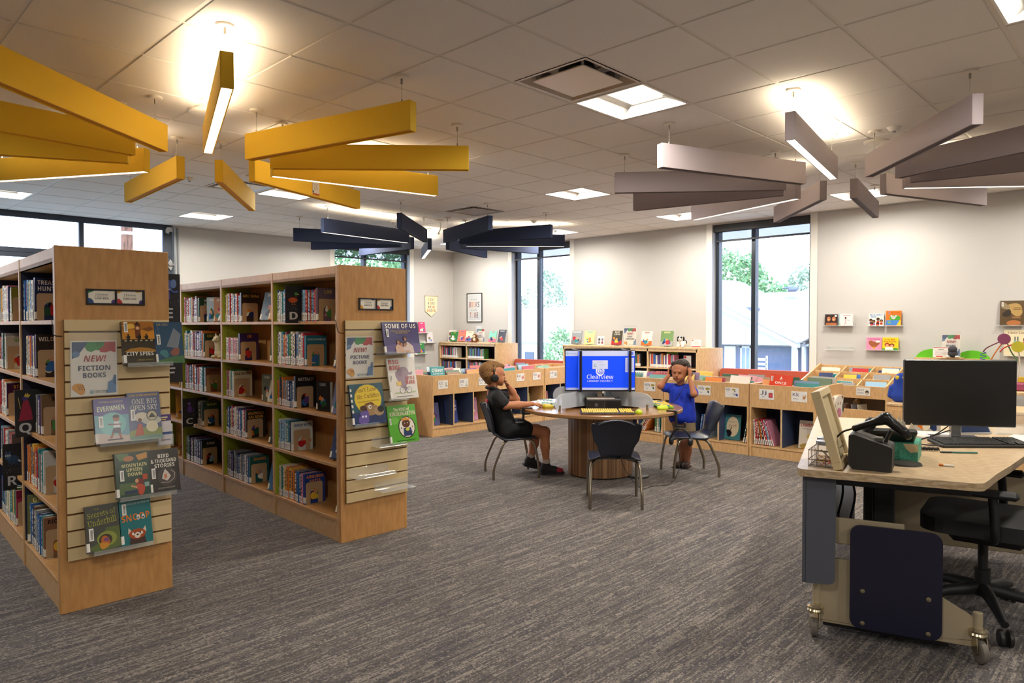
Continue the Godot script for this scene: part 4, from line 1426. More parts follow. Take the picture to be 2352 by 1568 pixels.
func build_end_books(s1: Transform3D, s2: Transform3D) -> void:
	var g := "new books on the slatwall ledges"
	# near bookcase: [left x at foot, y, width, height, thickness, cover colour, label, art]
	var e1 := [
		[0.249, 1.127, 0.14, 0.208, 0.03, "3a332a", "hardback with an orange sunset clock tower cover on the near bookcase's end", art_tower],
		[0.389, 1.128, 0.132, 0.205, 0.022, "2b4a63", "glossy plastic-wrapped blue book at the near display's upper right", art_gloss],
		[0.128, 0.768, 0.142, 0.208, 0.026, "5a4a80", "purple book with a child on a scooter, second display row left", art_scooter],
		[0.27, 0.766, 0.144, 0.23, 0.022, "4a5578", "dusk blue book with a round medal and red dress figure", art_sky],
		[0.211, 0.5, 0.146, 0.212, 0.03, "2f4438", "dark green book with a sitting red-haired reader, third display row", art_mountain],
		[0.357, 0.5, 0.138, 0.21, 0.022, "38322f", "dark brown book with a pale glowing bird, third display row right", art_bird],
		[0.087, 0.272, 0.138, 0.212, 0.024, "47463f", "dark mossy book with yellow-green title lettering, lowest display row", art_moss],
		[0.229, 0.276, 0.136, 0.214, 0.022, "1f6f72", "teal book with a red panda face, lowest display row right", art_panda]]
	for q in e1:
		face_book(tilted(s1, q[0] + q[2] / 2, q[1] + 0.003, 0.072, 13.0), q[2], q[3], q[4], q[5], q[6], g, q[7])
	ledge(s1, 0.26, 0.46, 1.127, "clear ledge under the sunset clock tower book")
	ledge(s1, 0.14, 0.4, 0.766, "clear ledge under the scooter and medal books")
	ledge(s1, 0.22, 0.47, 0.5, "clear ledge under the red-haired reader book")
	ledge(s1, 0.11, 0.36, 0.272, "clear ledge under the red panda book")
	var e2 := [
		[0.262, 1.137, 0.27, 0.2, 0.012, "3b3362", "wide purple picture book with a family of four hugging", art_family],
		[0.303, 0.85, 0.21, 0.262, 0.012, "d8d2c4", "cream picture book with an elephant riding a bicycle", art_bike],
		[0.033, 0.712, 0.237, 0.25, 0.012, "33415f", "picture book with a dog before a big yellow moon", art_dog],
		[0.3, 0.57, 0.216, 0.24, 0.012, "4f9a2e", "bright green picture book with a crowned child in an oval", art_king]]
	for q in e2:
		face_book(tilted(s2, q[0] + q[2] / 2, q[1] + 0.003, 0.078, 13.0), q[2], q[3], q[4], q[5], q[6], g, q[7])
	ledge(s2, 0.24, 0.40, 1.137, "clear ledge under the family hug picture book")
	ledge(s2, 0.27, 0.42, 0.85, "clear ledge under the elephant bicycle book")
	ledge(s2, 0.03, 0.2, 0.712, "clear ledge under the yellow moon dog book")
	ledge(s2, 0.2, 0.4, 0.57, "clear ledge under the bright green crowned child book")
	ledge(s2, 0.04, 0.32, 0.4, "empty clear ledge low on the picture book display's left")
	ledge(s2, 0.22, 0.47, 0.29, "empty clear ledge lowest on the picture book display")
	# folded brochures at the far edge
	var o := thing("brochure_holder", "clear holder of purple and white brochures beside the medal book", "brochure holder")
	o.transform = s1 * Transform3D(Basis.IDENTITY, v3(0.437, 0.735, 0.022))
	var b := B.new()
	b.box(v3(0, 0.02, 0.02), v3(0.075, 0.06, 0.04), 0.002)
	put(b, "acrylic_pocket", glass("f0f4f4", 0.12, 0.02), o)
	b = B.new()
	b.box(v3(0, 0.075, 0.018), v3(0.062, 0.145, 0.006))
	b.box(v3(0.004, 0.05, 0.028), v3(0.062, 0.1, 0.006))
	var br := put(b, "brochure", mat("d8d2d4", 0.5), o)
	b = B.new()
	b.t = Transform3D(Basis.IDENTITY, v3(0, 0, 0.0315))
	b.rect(-0.026, 0.05, 0.06, 0.012, Color("4a5a8a"))
	b.rect(-0.02, 0.02, 0.045, 0.006, Color("8a8a90"))
	b.t = Transform3D(Basis.IDENTITY, v3(0, 0, 0.0215))
	b.rect(-0.031, 0.115, 0.062, 0.032, Color("5a4478"))
	b.rect(-0.02, 0.13, 0.035, 0.006, Color("e0d8c0"))
	b.rect(-0.02, 0.12, 0.028, 0.005, Color("d8c04a"))
	put(b, "print", paintmat(), br)

func art_tower(b: B, w: float, h: float) -> void:
	b.rect(-w / 2, 0, w, h, Color("3d3226"))
	b.rect(-w / 2, h * 0.58, w, h * 0.42, Color("c9852a"))
	b.rect(-w / 2, h * 0.8, w, h * 0.2, Color("a86a24"))
	b.shape([v2(-w * 0.5, h * 0.9), v2(-w * 0.2, h * 0.95), v2(w * 0.05, h * 0.86), v2(-w * 0.3, h * 0.82)], Color("e0b04a"))
	b.shape([v2(w * 0.1, h * 0.82), v2(w * 0.4, h * 0.88), v2(w * 0.5, h * 0.8), v2(w * 0.3, h * 0.76)], Color("7a4a1e"))
	b.rect(-w * 0.1, h * 0.6, w * 0.17, h * 0.32, Color("6d3a20"))
	b.shape([v2(-w * 0.12, h * 0.92), v2(-w * 0.06, h * 0.96), v2(-w * 0.015, h * 0.998), v2(w * 0.03, h * 0.96), v2(w * 0.09, h * 0.92)], Color("3d2a1e"))
	b.disc(-w * 0.015, h * 0.84, w * 0.06, w * 0.06, Color("d8a878"))
	b.rect(-w / 2, h * 0.52, w, h * 0.06, Color("2e2620"))
	for k in 6:
		b.rect(-w * 0.45 + w * 0.16 * k, h * 0.53, w * 0.08, h * 0.035, Color("a89468"))
	for x in [-0.32, 0.02, 0.24]:
		b.disc(w * x, h * 0.69, w * 0.025, w * 0.025, Color("1c1714"))
		b.shape([v2(w * (x - 0.05), h * 0.58), v2(w * (x + 0.04), h * 0.58), v2(w * (x + 0.06), h * 0.66), v2(w * (x - 0.02), h * 0.675)], Color("1c1714"))
		b.line([v2(w * (x - 0.02), h * 0.65), v2(w * (x - 0.09), h * 0.62)], w * 0.025, Color("1c1714"))
	b.shape([v2(-w * 0.5, h * 0.28), v2(-w * 0.3, h * 0.36), v2(0, h * 0.39), v2(w * 0.3, h * 0.37), v2(w * 0.5, h * 0.32), v2(w * 0.5, h * 0.28)], Color("a8742a"))
	b.word("CITY SPIES", 0, h * 0.2, h * 0.085, Color("e4e0d6"), "b", w * 0.84)
	b.word("JAMES PONTI", w * 0.14, h * 0.07, h * 0.036, Color("b09a5a"), "i", w * 0.5)
	barcode(b, -w * 0.44, h * 0.74)

func art_gloss(b: B, w: float, h: float) -> void:
	b.rect(-w / 2, 0, w, h, Color("33506a"))
	b.shape([v2(-w * 0.5, 0), v2(w * 0.5, 0), v2(w * 0.5, h * 0.18), v2(w * 0.1, h * 0.16), v2(-w * 0.5, h * 0.06)], Color("4c7048"))
	b.blob(-w * 0.18, h * 0.24, w * 0.14, Color("4a7d84"), 3)
	b.blob(w * 0.2, h * 0.28, w * 0.16, Color("8a5a4c"), 6)
	b.shape([v2(-w * 0.1, h * 0.4), v2(w * 0.3, h * 0.36), v2(w * 0.44, h * 0.7), v2(w * 0.2, h * 0.86)], Color("7a828c"))
	for k in 30:
		b.disc(-w * 0.45 + w * 0.13 * fposmod(k * 0.37, 1.0), h * (0.4 + 0.5 * fposmod(k * 0.61, 1.0)), w * 0.01, w * 0.01, Color("8fb0c8"), 6)
	b.word("RENE", -w * 0.2, h * 0.91, h * 0.05, Color("b8a878"), "s", w * 0.4)
	barcode(b, -w * 0.42, h * 0.45)

func art_scooter(b: B, w: float, h: float) -> void:
	b.rect(-w / 2, 0, w, h, Color("55508a"))
	b.rect(-w / 2, 0, w, h * 0.62, Color("5a93a4"))
	b.shape([v2(-w * 0.5, 0), v2(w * 0.5, 0), v2(w * 0.5, h * 0.14), v2(-w * 0.5, h * 0.24)], Color("b8a8a0"))
	b.disc(w * 0.02, h * 0.42, w * 0.4, h * 0.26, Color("6fb0b0"))
	b.word("THOMAS WHEELER", 0, h * 0.9, h * 0.04, Color("d8c89a"), "s", w * 0.72)
	b.word("EVERWHEN", 0, h * 0.72, h * 0.11, Color("d8dcc0"), "b", w * 0.8, 3)
	b.disc(w * 0.13, h * 0.54, w * 0.1, w * 0.1, Color("9a5a44"))
	b.disc(w * 0.13, h * 0.585, w * 0.1, w * 0.06, Color("3a2430"))
	b.shape([v2(w * 0.02, h * 0.33), v2(w * 0.24, h * 0.33), v2(w * 0.2, h * 0.47), v2(w * 0.06, h * 0.47)], Color("cfd4d8"))
	b.shape([v2(-w * 0.02, h * 0.22), v2(w * 0.24, h * 0.2), v2(w * 0.24, h * 0.33), v2(w * 0.03, h * 0.33)], Color("3b3550"))
	b.line([v2(w * 0.02, h * 0.22), v2(-w * 0.06, h * 0.1)], w * 0.06, Color("8a4a3a"))
	b.line([v2(w * 0.2, h * 0.21), v2(w * 0.24, h * 0.08)], w * 0.06, Color("8a4a3a"))
	b.line([v2(-w * 0.16, h * 0.07), v2(w * 0.3, h * 0.07)], w * 0.04, Color("2a2438"))
	b.line([v2(-w * 0.12, h * 0.42), v2(w * 0.28, h * 0.4)], w * 0.035, Color("7a3f4a"))
	barcode(b, -w * 0.38, h * 0.36, 0.018, 0.05)

func art_sky(b: B, w: float, h: float) -> void:
	b.rect(-w / 2, 0, w, h, Color("50597c"))
	b.disc(-w * 0.1, h * 0.48, w * 0.22, h * 0.1, Color("c8c0ac"))
	b.disc(w * 0.2, h * 0.4, w * 0.3, h * 0.09, Color("b8b4a8"))
	b.shape([v2(-w * 0.5, 0), v2(w * 0.5, 0), v2(w * 0.5, h * 0.24), v2(0, h * 0.27), v2(-w * 0.5, h * 0.2)], Color("7f8a4a"))
	b.rect(-w / 2, 0, w, h * 0.1, Color("6a8a7c"))
	b.word("LESA CLINE-RANSOME", 0, h * 0.92, h * 0.04, Color("d0a23a"), "b", w * 0.86)
	b.word("ONE BIG", w * 0.02, h * 0.76, h * 0.1, Color("d8d4c4"), "s", w * 0.76)
	b.word("OPEN SKY", 0, h * 0.63, h * 0.1, Color("d8d4c4"), "s", w * 0.82)
	b.shape([v2(-w * 0.34, h * 0.1), v2(-w * 0.06, h * 0.11), v2(-w * 0.1, h * 0.32), v2(-w * 0.2, h * 0.36), v2(-w * 0.24, h * 0.3)], Color("a8442c"))
	b.disc(-w * 0.16, h * 0.42, w * 0.06, w * 0.065, Color("5a3a2c"))
	b.disc(w * 0.22, h * 0.5, w * 0.17, w * 0.17, Color("2a2620"))
	b.disc(w * 0.22, h * 0.5, w * 0.15, w * 0.15, Color("b8ae90"))
	b.shape([v2(w * 0.1, h * 0.46), v2(w * 0.22, h * 0.56), v2(w * 0.34, h * 0.46)], Color("2f2b26"))
	b.disc(w * 0.2, h * 0.27, w * 0.18, w * 0.18, Color("d8d0b4"))
	b.disc(w * 0.2, h * 0.27, w * 0.155, w * 0.155, Color("cdc4a4"))
	barcode(b, -w * 0.42, h * 0.42, 0.018, 0.052)

func art_mountain(b: B, w: float, h: float) -> void:
	b.rect(-w / 2, 0, w, h, Color("34493c"))
	b.shape([v2(-w * 0.46, h * 0.98), v2(-w * 0.1, h * 0.98), v2(-w * 0.06, h * 0.86), v2(-w * 0.36, h * 0.82)], Color("5a7a48"))
	b.disc(-w * 0.1, h * 0.86, w * 0.16, h * 0.06, Color("b87a54"))
	b.shape([v2(w * 0.12, h * 0.92), v2(w * 0.46, h * 0.97), v2(w * 0.46, h * 0.84), v2(w * 0.2, h * 0.8)], Color("c08a44"))
	b.word("MOUNTAIN", w * 0.06, h * 0.67, h * 0.075, Color("cdc38a"), "b", w * 0.74)
	b.word("UPSIDE", w * 0.06, h * 0.57, h * 0.075, Color("cdc38a"), "b", w * 0.48)
	b.word("DOWN", w * 0.06, h * 0.47, h * 0.075, Color("cdc38a"), "b", w * 0.42)
	b.rect(-w * 0.42, h * 0.08, w * 0.5, h * 0.24, Color("566b45"))
	b.blob(w * 0.2, h * 0.17, w * 0.17, Color("b8482f"), 4, 0.8)
	b.blob(w * 0.18, h * 0.34, w * 0.11, Color("6d2f22"), 2)
	b.disc(w * 0.1, h * 0.35, w * 0.055, w * 0.07, Color("d0996c"))
	b.line([v2(w * 0.12, h * 0.12), v2(-w * 0.28, h * 0.12)], w * 0.1, Color("2c3a54"))
	b.line([v2(w * 0.1, h * 0.2), v2(-w * 0.08, h * 0.26)], w * 0.05, Color("d0996c"))
	b.rect(w * 0.28, h * 0.36, w * 0.14, h * 0.12, Color("b84a2a"))
	b.rect(w * 0.32, h * 0.2, w * 0.14, h * 0.1, Color("8aa29a"))
	barcode(b, -w * 0.38, h * 0.38, 0.017, 0.05)

func art_bird(b: B, w: float, h: float) -> void:
	b.rect(-w / 2, 0, w, h, Color("3a3330"))
	b.disc(w * 0.08, h * 0.36, w * 0.32, h * 0.22, Color("4c4340"))
	b.word("BIRD", 0, h * 0.8, h * 0.085, Color("ded8cc"), "b", w * 0.36)
	b.word("& THOUSAND", 0, h * 0.69, h * 0.085, Color("ded8cc"), "b", w * 0.84)
	b.word("STORIES", w * 0.02, h * 0.58, h * 0.085, Color("ded8cc"), "b", w * 0.66)
	b.shape([v2(w * 0.02, h * 0.54), v2(w * 0.12, h * 0.46), v2(w * 0.2, h * 0.36), v2(w * 0.08, h * 0.26), v2(-w * 0.1, h * 0.32), v2(-w * 0.06, h * 0.42)], Color("c8beb4"))
	b.shape([v2(-w * 0.02, h * 0.4), v2(w * 0.06, h * 0.44), v2(w * 0.08, h * 0.34), v2(-w * 0.02, h * 0.3)], Color("c47a50"))
	b.line([v2(w * 0.22, h * 0.5), v2(w * 0.34, h * 0.42), v2(w * 0.3, h * 0.3), v2(w * 0.12, h * 0.22), v2(-w * 0.14, h * 0.24)], w * 0.025, Color("a8988c"))
	b.word("KIYASH MONSEF", w * 0.04, h * 0.09, h * 0.032, Color("b8b0a0"), "", w * 0.56)
	barcode(b, -w * 0.42, h * 0.34, 0.017, 0.05)

func art_moss(b: B, w: float, h: float) -> void:
	b.rect(-w / 2, 0, w, h, Color("4b4a44"))
	b.shape([v2(-w * 0.5, h * 0.1), v2(-w * 0.1, h * 0.2), v2(w * 0.1, h * 0.5), v2(w * 0.5, h * 0.5), v2(w * 0.5, h * 0.05), v2(-w * 0.2, 0)], Color("5d6a38"))
	b.disc(w * 0.1, h * 0.26, w * 0.3, h * 0.16, Color("8a9040"))
	b.disc(w * 0.06, h * 0.24, w * 0.2, h * 0.12, Color("3f3a2e"))
	b.blob(w * 0.04, h * 0.2, w * 0.16, Color("b8642c"), 5)
	b.blob(w * 0.08, h * 0.24, w * 0.07, Color("7a4a78"), 2)
	b.blob(w * 0.0, h * 0.12, w * 0.12, Color("c98a30"), 8)
	b.word("THE", -w * 0.16, h * 0.9, h * 0.04, Color("8a8a3c"), "", w * 0.16)
	b.word("Secrets of", 0, h * 0.76, h * 0.11, Color("a9aa3e"), "s", w * 0.86, 6)
	b.word("Underhill", 0, h * 0.58, h * 0.13, Color("a9aa3e"), "s", w * 0.86, 6)
	barcode(b, -w * 0.42, h * 0.26, 0.019, 0.056)

func art_panda(b: B, w: float, h: float) -> void:
	b.rect(-w / 2, 0, w, h, Color("237074"))
	b.word("GORDON KORMAN", w * 0.06, h * 0.87, h * 0.05, Color("b8c8c0"), "", w * 0.8, 2)
	b.word("SNOOP", 0, h * 0.52, h * 0.14, Color("dd7a2a"), "b", w * 0.9, 3)
	for x in [0.075, 0.235]:
		b.disc(w * x, h * 0.575, w * 0.05, h * 0.055, Color("ece8de"))
		b.disc(w * x - w * 0.005, h * 0.565, w * 0.022, h * 0.026, Color("1c1a18"))
	for x in [-0.19, 0.21]:
		b.shape([v2(w * (x - 0.09), h * 0.24), v2(w * x + w * 0.07 * signf(x), h * 0.37), v2(w * (x + 0.09), h * 0.24)], Color("d8c8b4"))
	b.shape([v2(-w * 0.26, 0.002), v2(w * 0.28, 0.002), v2(w * 0.22, h * 0.2), v2(-w * 0.2, h * 0.2)], Color("47302a"))
	b.disc(w * 0.01, h * 0.22, w * 0.27, h * 0.11, Color("a8481f"))
	b.disc(w * 0.01, h * 0.19, w * 0.1, h * 0.065, Color("e0d4c4"))
	b.disc(-w * 0.12, h * 0.23, w * 0.05, h * 0.035, Color("e0d4c4"))
	b.disc(w * 0.14, h * 0.23, w * 0.05, h * 0.035, Color("e0d4c4"))
	b.disc(-w * 0.08, h * 0.24, w * 0.025, w * 0.025, Color("1c1410"))
	b.disc(w * 0.1, h * 0.24, w * 0.025, w * 0.025, Color("1c1410"))
	b.disc(w * 0.01, h * 0.2, w * 0.035, h * 0.018, Color("1c1410"))
	barcode(b, -w * 0.42, h * 0.66, 0.018, 0.052)

func art_family(b: B, w: float, h: float) -> void:
	b.rect(-w / 2, 0, w, h, Color("3c3468"))
	b.shape([v2(-w * 0.5, 0), v2(w * 0.5, 0), v2(w * 0.5, h * 0.3), v2(0, h * 0.36), v2(-w * 0.5, h * 0.22)], Color("55477c"))
	for k in 24:
		b.disc(w * (fposmod(k * 0.618, 1.0) - 0.5) * 0.94, h * (0.35 + 0.4 * fposmod(k * 0.37, 1.0)), 0.001, 0.001, Color("a89cc8"), 6)
	b.word("SOME OF US", 0, h * 0.8, h * 0.14, Color("efe9de"), "b", w * 0.86)
	b.word("A STORY OF CITIZENSHIP AND", -w * 0.02, h * 0.69, h * 0.035, Color("c8a850"), "b", w * 0.56)
	b.word("THE UNITED STATES", 0, h * 0.63, h * 0.035, Color("c8a850"), "b", w * 0.36)
	b.shape([v2(-w * 0.2, 0), v2(-w * 0.22, h * 0.2), v2(-w * 0.14, h * 0.3), v2(0, h * 0.2), v2(w * 0.1, 0)], Color("c8a48c"))
	b.shape([v2(w * 0.0, 0), v2(w * 0.02, h * 0.28), v2(w * 0.14, h * 0.36), v2(w * 0.28, h * 0.22), v2(w * 0.3, 0)], Color("cdb8b0"))
	for q in [[-0.12, 0.34], [0.08, 0.44], [-0.04, 0.27], [0.06, 0.26]]:
		b.disc(w * q[0], h * (q[1] + 0.03), w * 0.05, w * 0.052, Color("3a2620"))
		b.disc(w * q[0], h * q[1], w * 0.036, w * 0.042, Color("a8704e"))
	b.rect(-w * 0.12, h * 0.02, w * 0.3, h * 0.06, Color("c49a86"))
	barcode(b, -w * 0.42, h * 0.52, 0.018, 0.05)

func art_bike(b: B, w: float, h: float) -> void:
	b.rect(-w / 2, 0, w, h, Color("d6d0c6"))
	b.shape([v2(-w * 0.4, h * 0.12), v2(w * 0.4, h * 0.13), v2(w * 0.44, h * 0.17), v2(-w * 0.3, h * 0.16)], Color("a8b088"))
	b.blob(-w * 0.02, h * 0.5, w * 0.24, Color("8d7480"), 4)
	b.disc(w * 0.05, h * 0.64, w * 0.19, h * 0.14, Color("8d7480"))
	b.disc(-w * 0.08, h * 0.65, w * 0.1, h * 0.11, Color("7a626e"))
	b.line([v2(w * 0.18, h * 0.64), v2(w * 0.3, h * 0.58), v2(w * 0.36, h * 0.64)], w * 0.07, Color("8d7480"))
	b.line([v2(-w * 0.02, h * 0.4), v2(w * 0.08, h * 0.2)], w * 0.1, Color("8d7480"))
	for x in [-0.06, 0.18]:
		b.disc(w * x, h * 0.2, w * 0.1, w * 0.1, Color("4a4a50"))
		b.disc(w * x, h * 0.2, w * 0.085, w * 0.085, Color("d6d0c6"))
		b.line([v2(w * x, h * 0.2), v2(w * 0.05, h * 0.3)], w * 0.015, Color("4a4a50"))
	b.rect(-w * 0.24, h * 0.32, w * 0.16, h * 0.1, Color("d8b45a"))
	b.word("BIG", -w * 0.26, h * 0.85, h * 0.1, Color("b33a2c"), "b", w * 0.36)
	b.word("BIKE", -w * 0.24, h * 0.71, h * 0.1, Color("b33a2c"), "b", w * 0.38)
	b.word("LITTLE", w * 0.27, h * 0.46, h * 0.075, Color("b33a2c"), "b", w * 0.32)
	b.word("BIKE", w * 0.27, h * 0.35, h * 0.085, Color("b33a2c"), "b", w * 0.34)
	b.rect(-w * 0.3, h * 0.05, w * 0.6, h * 0.012, Color("7a746c"))
	barcode(b, -w * 0.44, h * 0.44, 0.013, 0.04)

func art_dog(b: B, w: float, h: float) -> void:
	b.rect(-w / 2, 0, w, h, Color("2c3a62"))
	b.rect(-w / 2, h * 0.3, w, h * 0.7, Color("2f5560"))
	b.disc(w * 0.02, h * 0.62, w * 0.4, h * 0.36, Color("d9bb33"))
	b.word("Don't Lose", -w * 0.02, h * 0.8, h * 0.1, Color("6a3a1c"), "s", w * 0.66, 3)
	b.word("Mr. Cuddles", w * 0.03, h * 0.64, h * 0.1, Color("6a3a1c"), "s", w * 0.68, 3)
	b.word("(Life Lessons from Chip the Dog)", w * 0.03, h * 0.55, h * 0.035, Color("6a3a1c"), "s", w * 0.64, 3)
	b.disc(w * 0.06, h * 0.35, w * 0.26, h * 0.14, Color("9a7a54"))
	b.disc(w * 0.3, h * 0.3, w * 0.15, h * 0.11, Color("a88a62"))
	b.disc(w * 0.36, h * 0.35, w * 0.1, h * 0.08, Color("2a2422"))
	b.blob(-w * 0.14, h * 0.38, w * 0.1, Color("4a2f22"), 3)
	b.line([v2(-w * 0.1, h * 0.48), v2(w * 0.1, h * 0.52), v2(w * 0.16, h * 0.47)], w * 0.05, Color("6a452c"))
	b.disc(w * 0.04, h * 0.42, w * 0.045, h * 0.05, Color("e8e2d4"))
	b.disc(w * 0.05, h * 0.42, w * 0.02, h * 0.022, Color("1a1614"))
	b.blob(-w * 0.16, h * 0.16, w * 0.16, Color("66549a"), 6)
	b.disc(-w * 0.2, h * 0.2, w * 0.03, w * 0.03, Color("dcd8e8"))
	b.disc(-w * 0.11, h * 0.2, w * 0.03, w * 0.03, Color("dcd8e8"))
	for s in [-0.28, -0.08]:
		b.shape([v2(w * s, h * 0.24), v2(w * (s + 0.03), h * 0.36), v2(w * (s + 0.08), h * 0.25)], Color("66549a"))
	for k in 5:
		b.rect(-w * 0.49, h * (0.3 + 0.13 * k), w * 0.05, h * 0.07, Color("d8d4c8"))

func art_king(b: B, w: float, h: float) -> void:
	b.rect(-w / 2, 0, w, h, Color("58a334"))
	b.disc(-w * 0.3, h * 0.6, w * 0.16, h * 0.1, Color("6cb446"))
	b.word("The KING of", 0, h * 0.84, h * 0.085, Color("e8dfc0"), "b", w * 0.56)
	b.word("KINDERGARTEN", w * 0.02, h * 0.72, h * 0.1, Color("e8dfc0"), "b", w * 0.88)
	b.disc(w * 0.12, h * 0.4, w * 0.3, h * 0.29, Color("3a2418"))
	b.disc(w * 0.12, h * 0.4, w * 0.27, h * 0.265, Color("e2dccd"))
	for k in 8:
		b.disc(w * (0.12 + 0.2 * cos(k * 0.8)), h * (0.4 + 0.2 * sin(k * 0.8)), w * 0.02, w * 0.02, Color(TINTS[k * 2][1]), 8)
	b.disc(w * 0.1, h * 0.5, w * 0.14, h * 0.11, Color("5a3420"))
	b.shape([v2(-w * 0.04, h * 0.58), v2(-w * 0.06, h * 0.66), v2(w * 0.03, h * 0.62), v2(w * 0.1, h * 0.68), v2(w * 0.17, h * 0.62), v2(w * 0.26, h * 0.66), v2(w * 0.24, h * 0.58)], Color("cf8a2c"))
	b.shape([v2(-w * 0.02, h * 0.17), v2(w * 0.28, h * 0.17), v2(w * 0.26, h * 0.38), v2(w * 0.0, h * 0.38)], Color("2c3a66"))
	b.disc(w * 0.13, h * 0.34, w * 0.07, h * 0.04, Color("c8c83a"))
	b.disc(w * 0.05, h * 0.51, w * 0.015, w * 0.015, Color("f0ece0"))
	b.disc(w * 0.15, h * 0.51, w * 0.015, w * 0.015, Color("f0ece0"))
	b.rect(-w * 0.3, h * 0.05, w * 0.66, h * 0.015, Color("2f5a1e"))
	barcode(b, -w * 0.46, h * 0.5, 0.012, 0.04)

# a double-sided picture book bin; local x along its front from left to right, z out of the front, origin at the front's lower left
func bin_unit(tf: Transform3D, L: float, cols: int, label: String, ends := Vector2i(0, 0)) -> Node3D:
	var o := thing("picture_book_bin", label, "book bin", Vector3.ZERO, 0, "maple picture book bins")
	o.transform = tf
	var D := 0.72
	var H := 0.725
	var b: B
	for x in [0.0, L - 0.02]:
		b = B.new()
		b.span(v3(x, 0, -D), v3(x + 0.02, H, 0), 0.002)
		put(b, "side_panel", mats["maple_bin"], o)
	for z in [0.0, -D + 0.018]:
		b = B.new()
		b.span(v3(0.02, 0.49, z - 0.018), v3(L - 0.02, H - 0.003, z), 0.0015)
		put(b, "bin_front", mats["maple_bin"], o)
	b = B.new()
	b.span(v3(0.02, 0, -0.035), v3(L - 0.02, 0.095, -0.012))
	b.span(v3(0.02, 0, -D + 0.012), v3(L - 0.02, 0.095, -D + 0.035))
	put(b, "kick_panel", mats["maple_bin"], o)
	b = B.new()
	b.span(v3(0.02, 0.095, -D + 0.004), v3(L - 0.02, 0.113, -0.004), 0.001)
	put(b, "bottom_shelf", mats["maple_bin"], o)
	b = B.new()
	b.span(v3(0.02, 0.49, -D + 0.018), v3(L - 0.02, 0.502, -0.018))
	put(b, "bin_floor", mats["maple_pale"], o)
	b = B.new()
	b.span(v3(0.02, 0.113, -0.37), v3(L - 0.02, 0.49, -0.355))
	put(b, "back_panel", mat("232746", 0.55), o)
	b = B.new()
	b.span(v3(0.02, 0.502, -0.368), v3(L - 0.02, H - 0.02, -0.352))
	put(b, "bin_divider", mats["maple_pale"], o)
	var pitch := (L - 0.02) / cols
	for k in range(1, cols):
		var x := 0.01 + pitch * k
		b = B.new()
		b.span(v3(x - 0.008, 0.113, -0.355), v3(x + 0.008, 0.49, -0.004), 0.001)
		var u := put(b, "cubby_divider", mat("3d4f78", 0.55), o)
		b = B.new()
		b.span(v3(x - 0.0085, 0.113, -0.004), v3(x + 0.0085, 0.49, -0.001), 0.0005)
		put(b, "edge_band", mats["maple_pale"], u)
		b = B.new()
		b.span(v3(x - 0.008, 0.502, -D + 0.018), v3(x + 0.008, H - 0.03, -0.018))
		put(b, "bin_divider", mats["maple_pale"], o)
	return o

func alphabet_card(tf: Transform3D, big: String, small: String, label: String, draw: Callable) -> void:
	var o := thing("alphabet_card", label, "label card", Vector3.ZERO, 0, "alphabet cards on the book bins")
	o.transform = tf
	var b := B.new()
	b.box(v3(0, 0, 0.0015), v3(0.15, 0.1, 0.003))
	put(b, "card", mat("e9e6e0", 0.45), o)
	b = B.new()
	b.t = Transform3D(Basis.IDENTITY, v3(0, 0, 0.0032))
	b.word(big, -0.031, 0.002, 0.034, Color("2c3354"), "", 0.062)
	b.word(small, -0.032, -0.028, 0.0125, Color("4a4a52"), "", 0.008 * small.length())
	draw.call(b)
	put(b, "print", paintmat(), o)

func bin_books(tf: Transform3D, cx: float, w: float, z0: float, n: int, back: bool, where: String, sd: int) -> void:
	var r := RandomNumberGenerator.new()
	r.seed = sd
	for k in n:
		var q: Array = TINTS[r.randi_range(0, 15)]
		var bw := w * r.randf_range(0.66, 0.86)
		var bh := r.randf_range(0.245, 0.3)
		var x := cx + r.randf_range(-0.5, 0.5) * (w - bw)
		var at := tf * frame(v3(x, 0.5035, z0 - 0.045 * k - 0.002), 0, -r.randf_range(16, 24), r.randf_range(-2, 2))
		var bg := Color(q[1]).lerp(Color("e8e0d0"), r.randf_range(0.1, 0.5))
		var ink := text_color(bg)
		var seed2 := sd * 7 + k
		var lines := []
		if k == n - 1 and not back:
			lines = [["TALES"], ["FROGS", "HOP"], ["HELLO"], ["A DAY", "OUT"], ["MOON"]][r.randi_range(0, 4)]
		face_book(at, bw, bh, 0.011, "#" + bg.to_html(false), "%s picture book, %s, %s from front" % [q[0], where, ordinal(k)], "picture books in the bins", func(b: B, ww: float, hh: float): plain_art(b, ww, hh, bg, lines, ink, seed2), false, "picture_book")

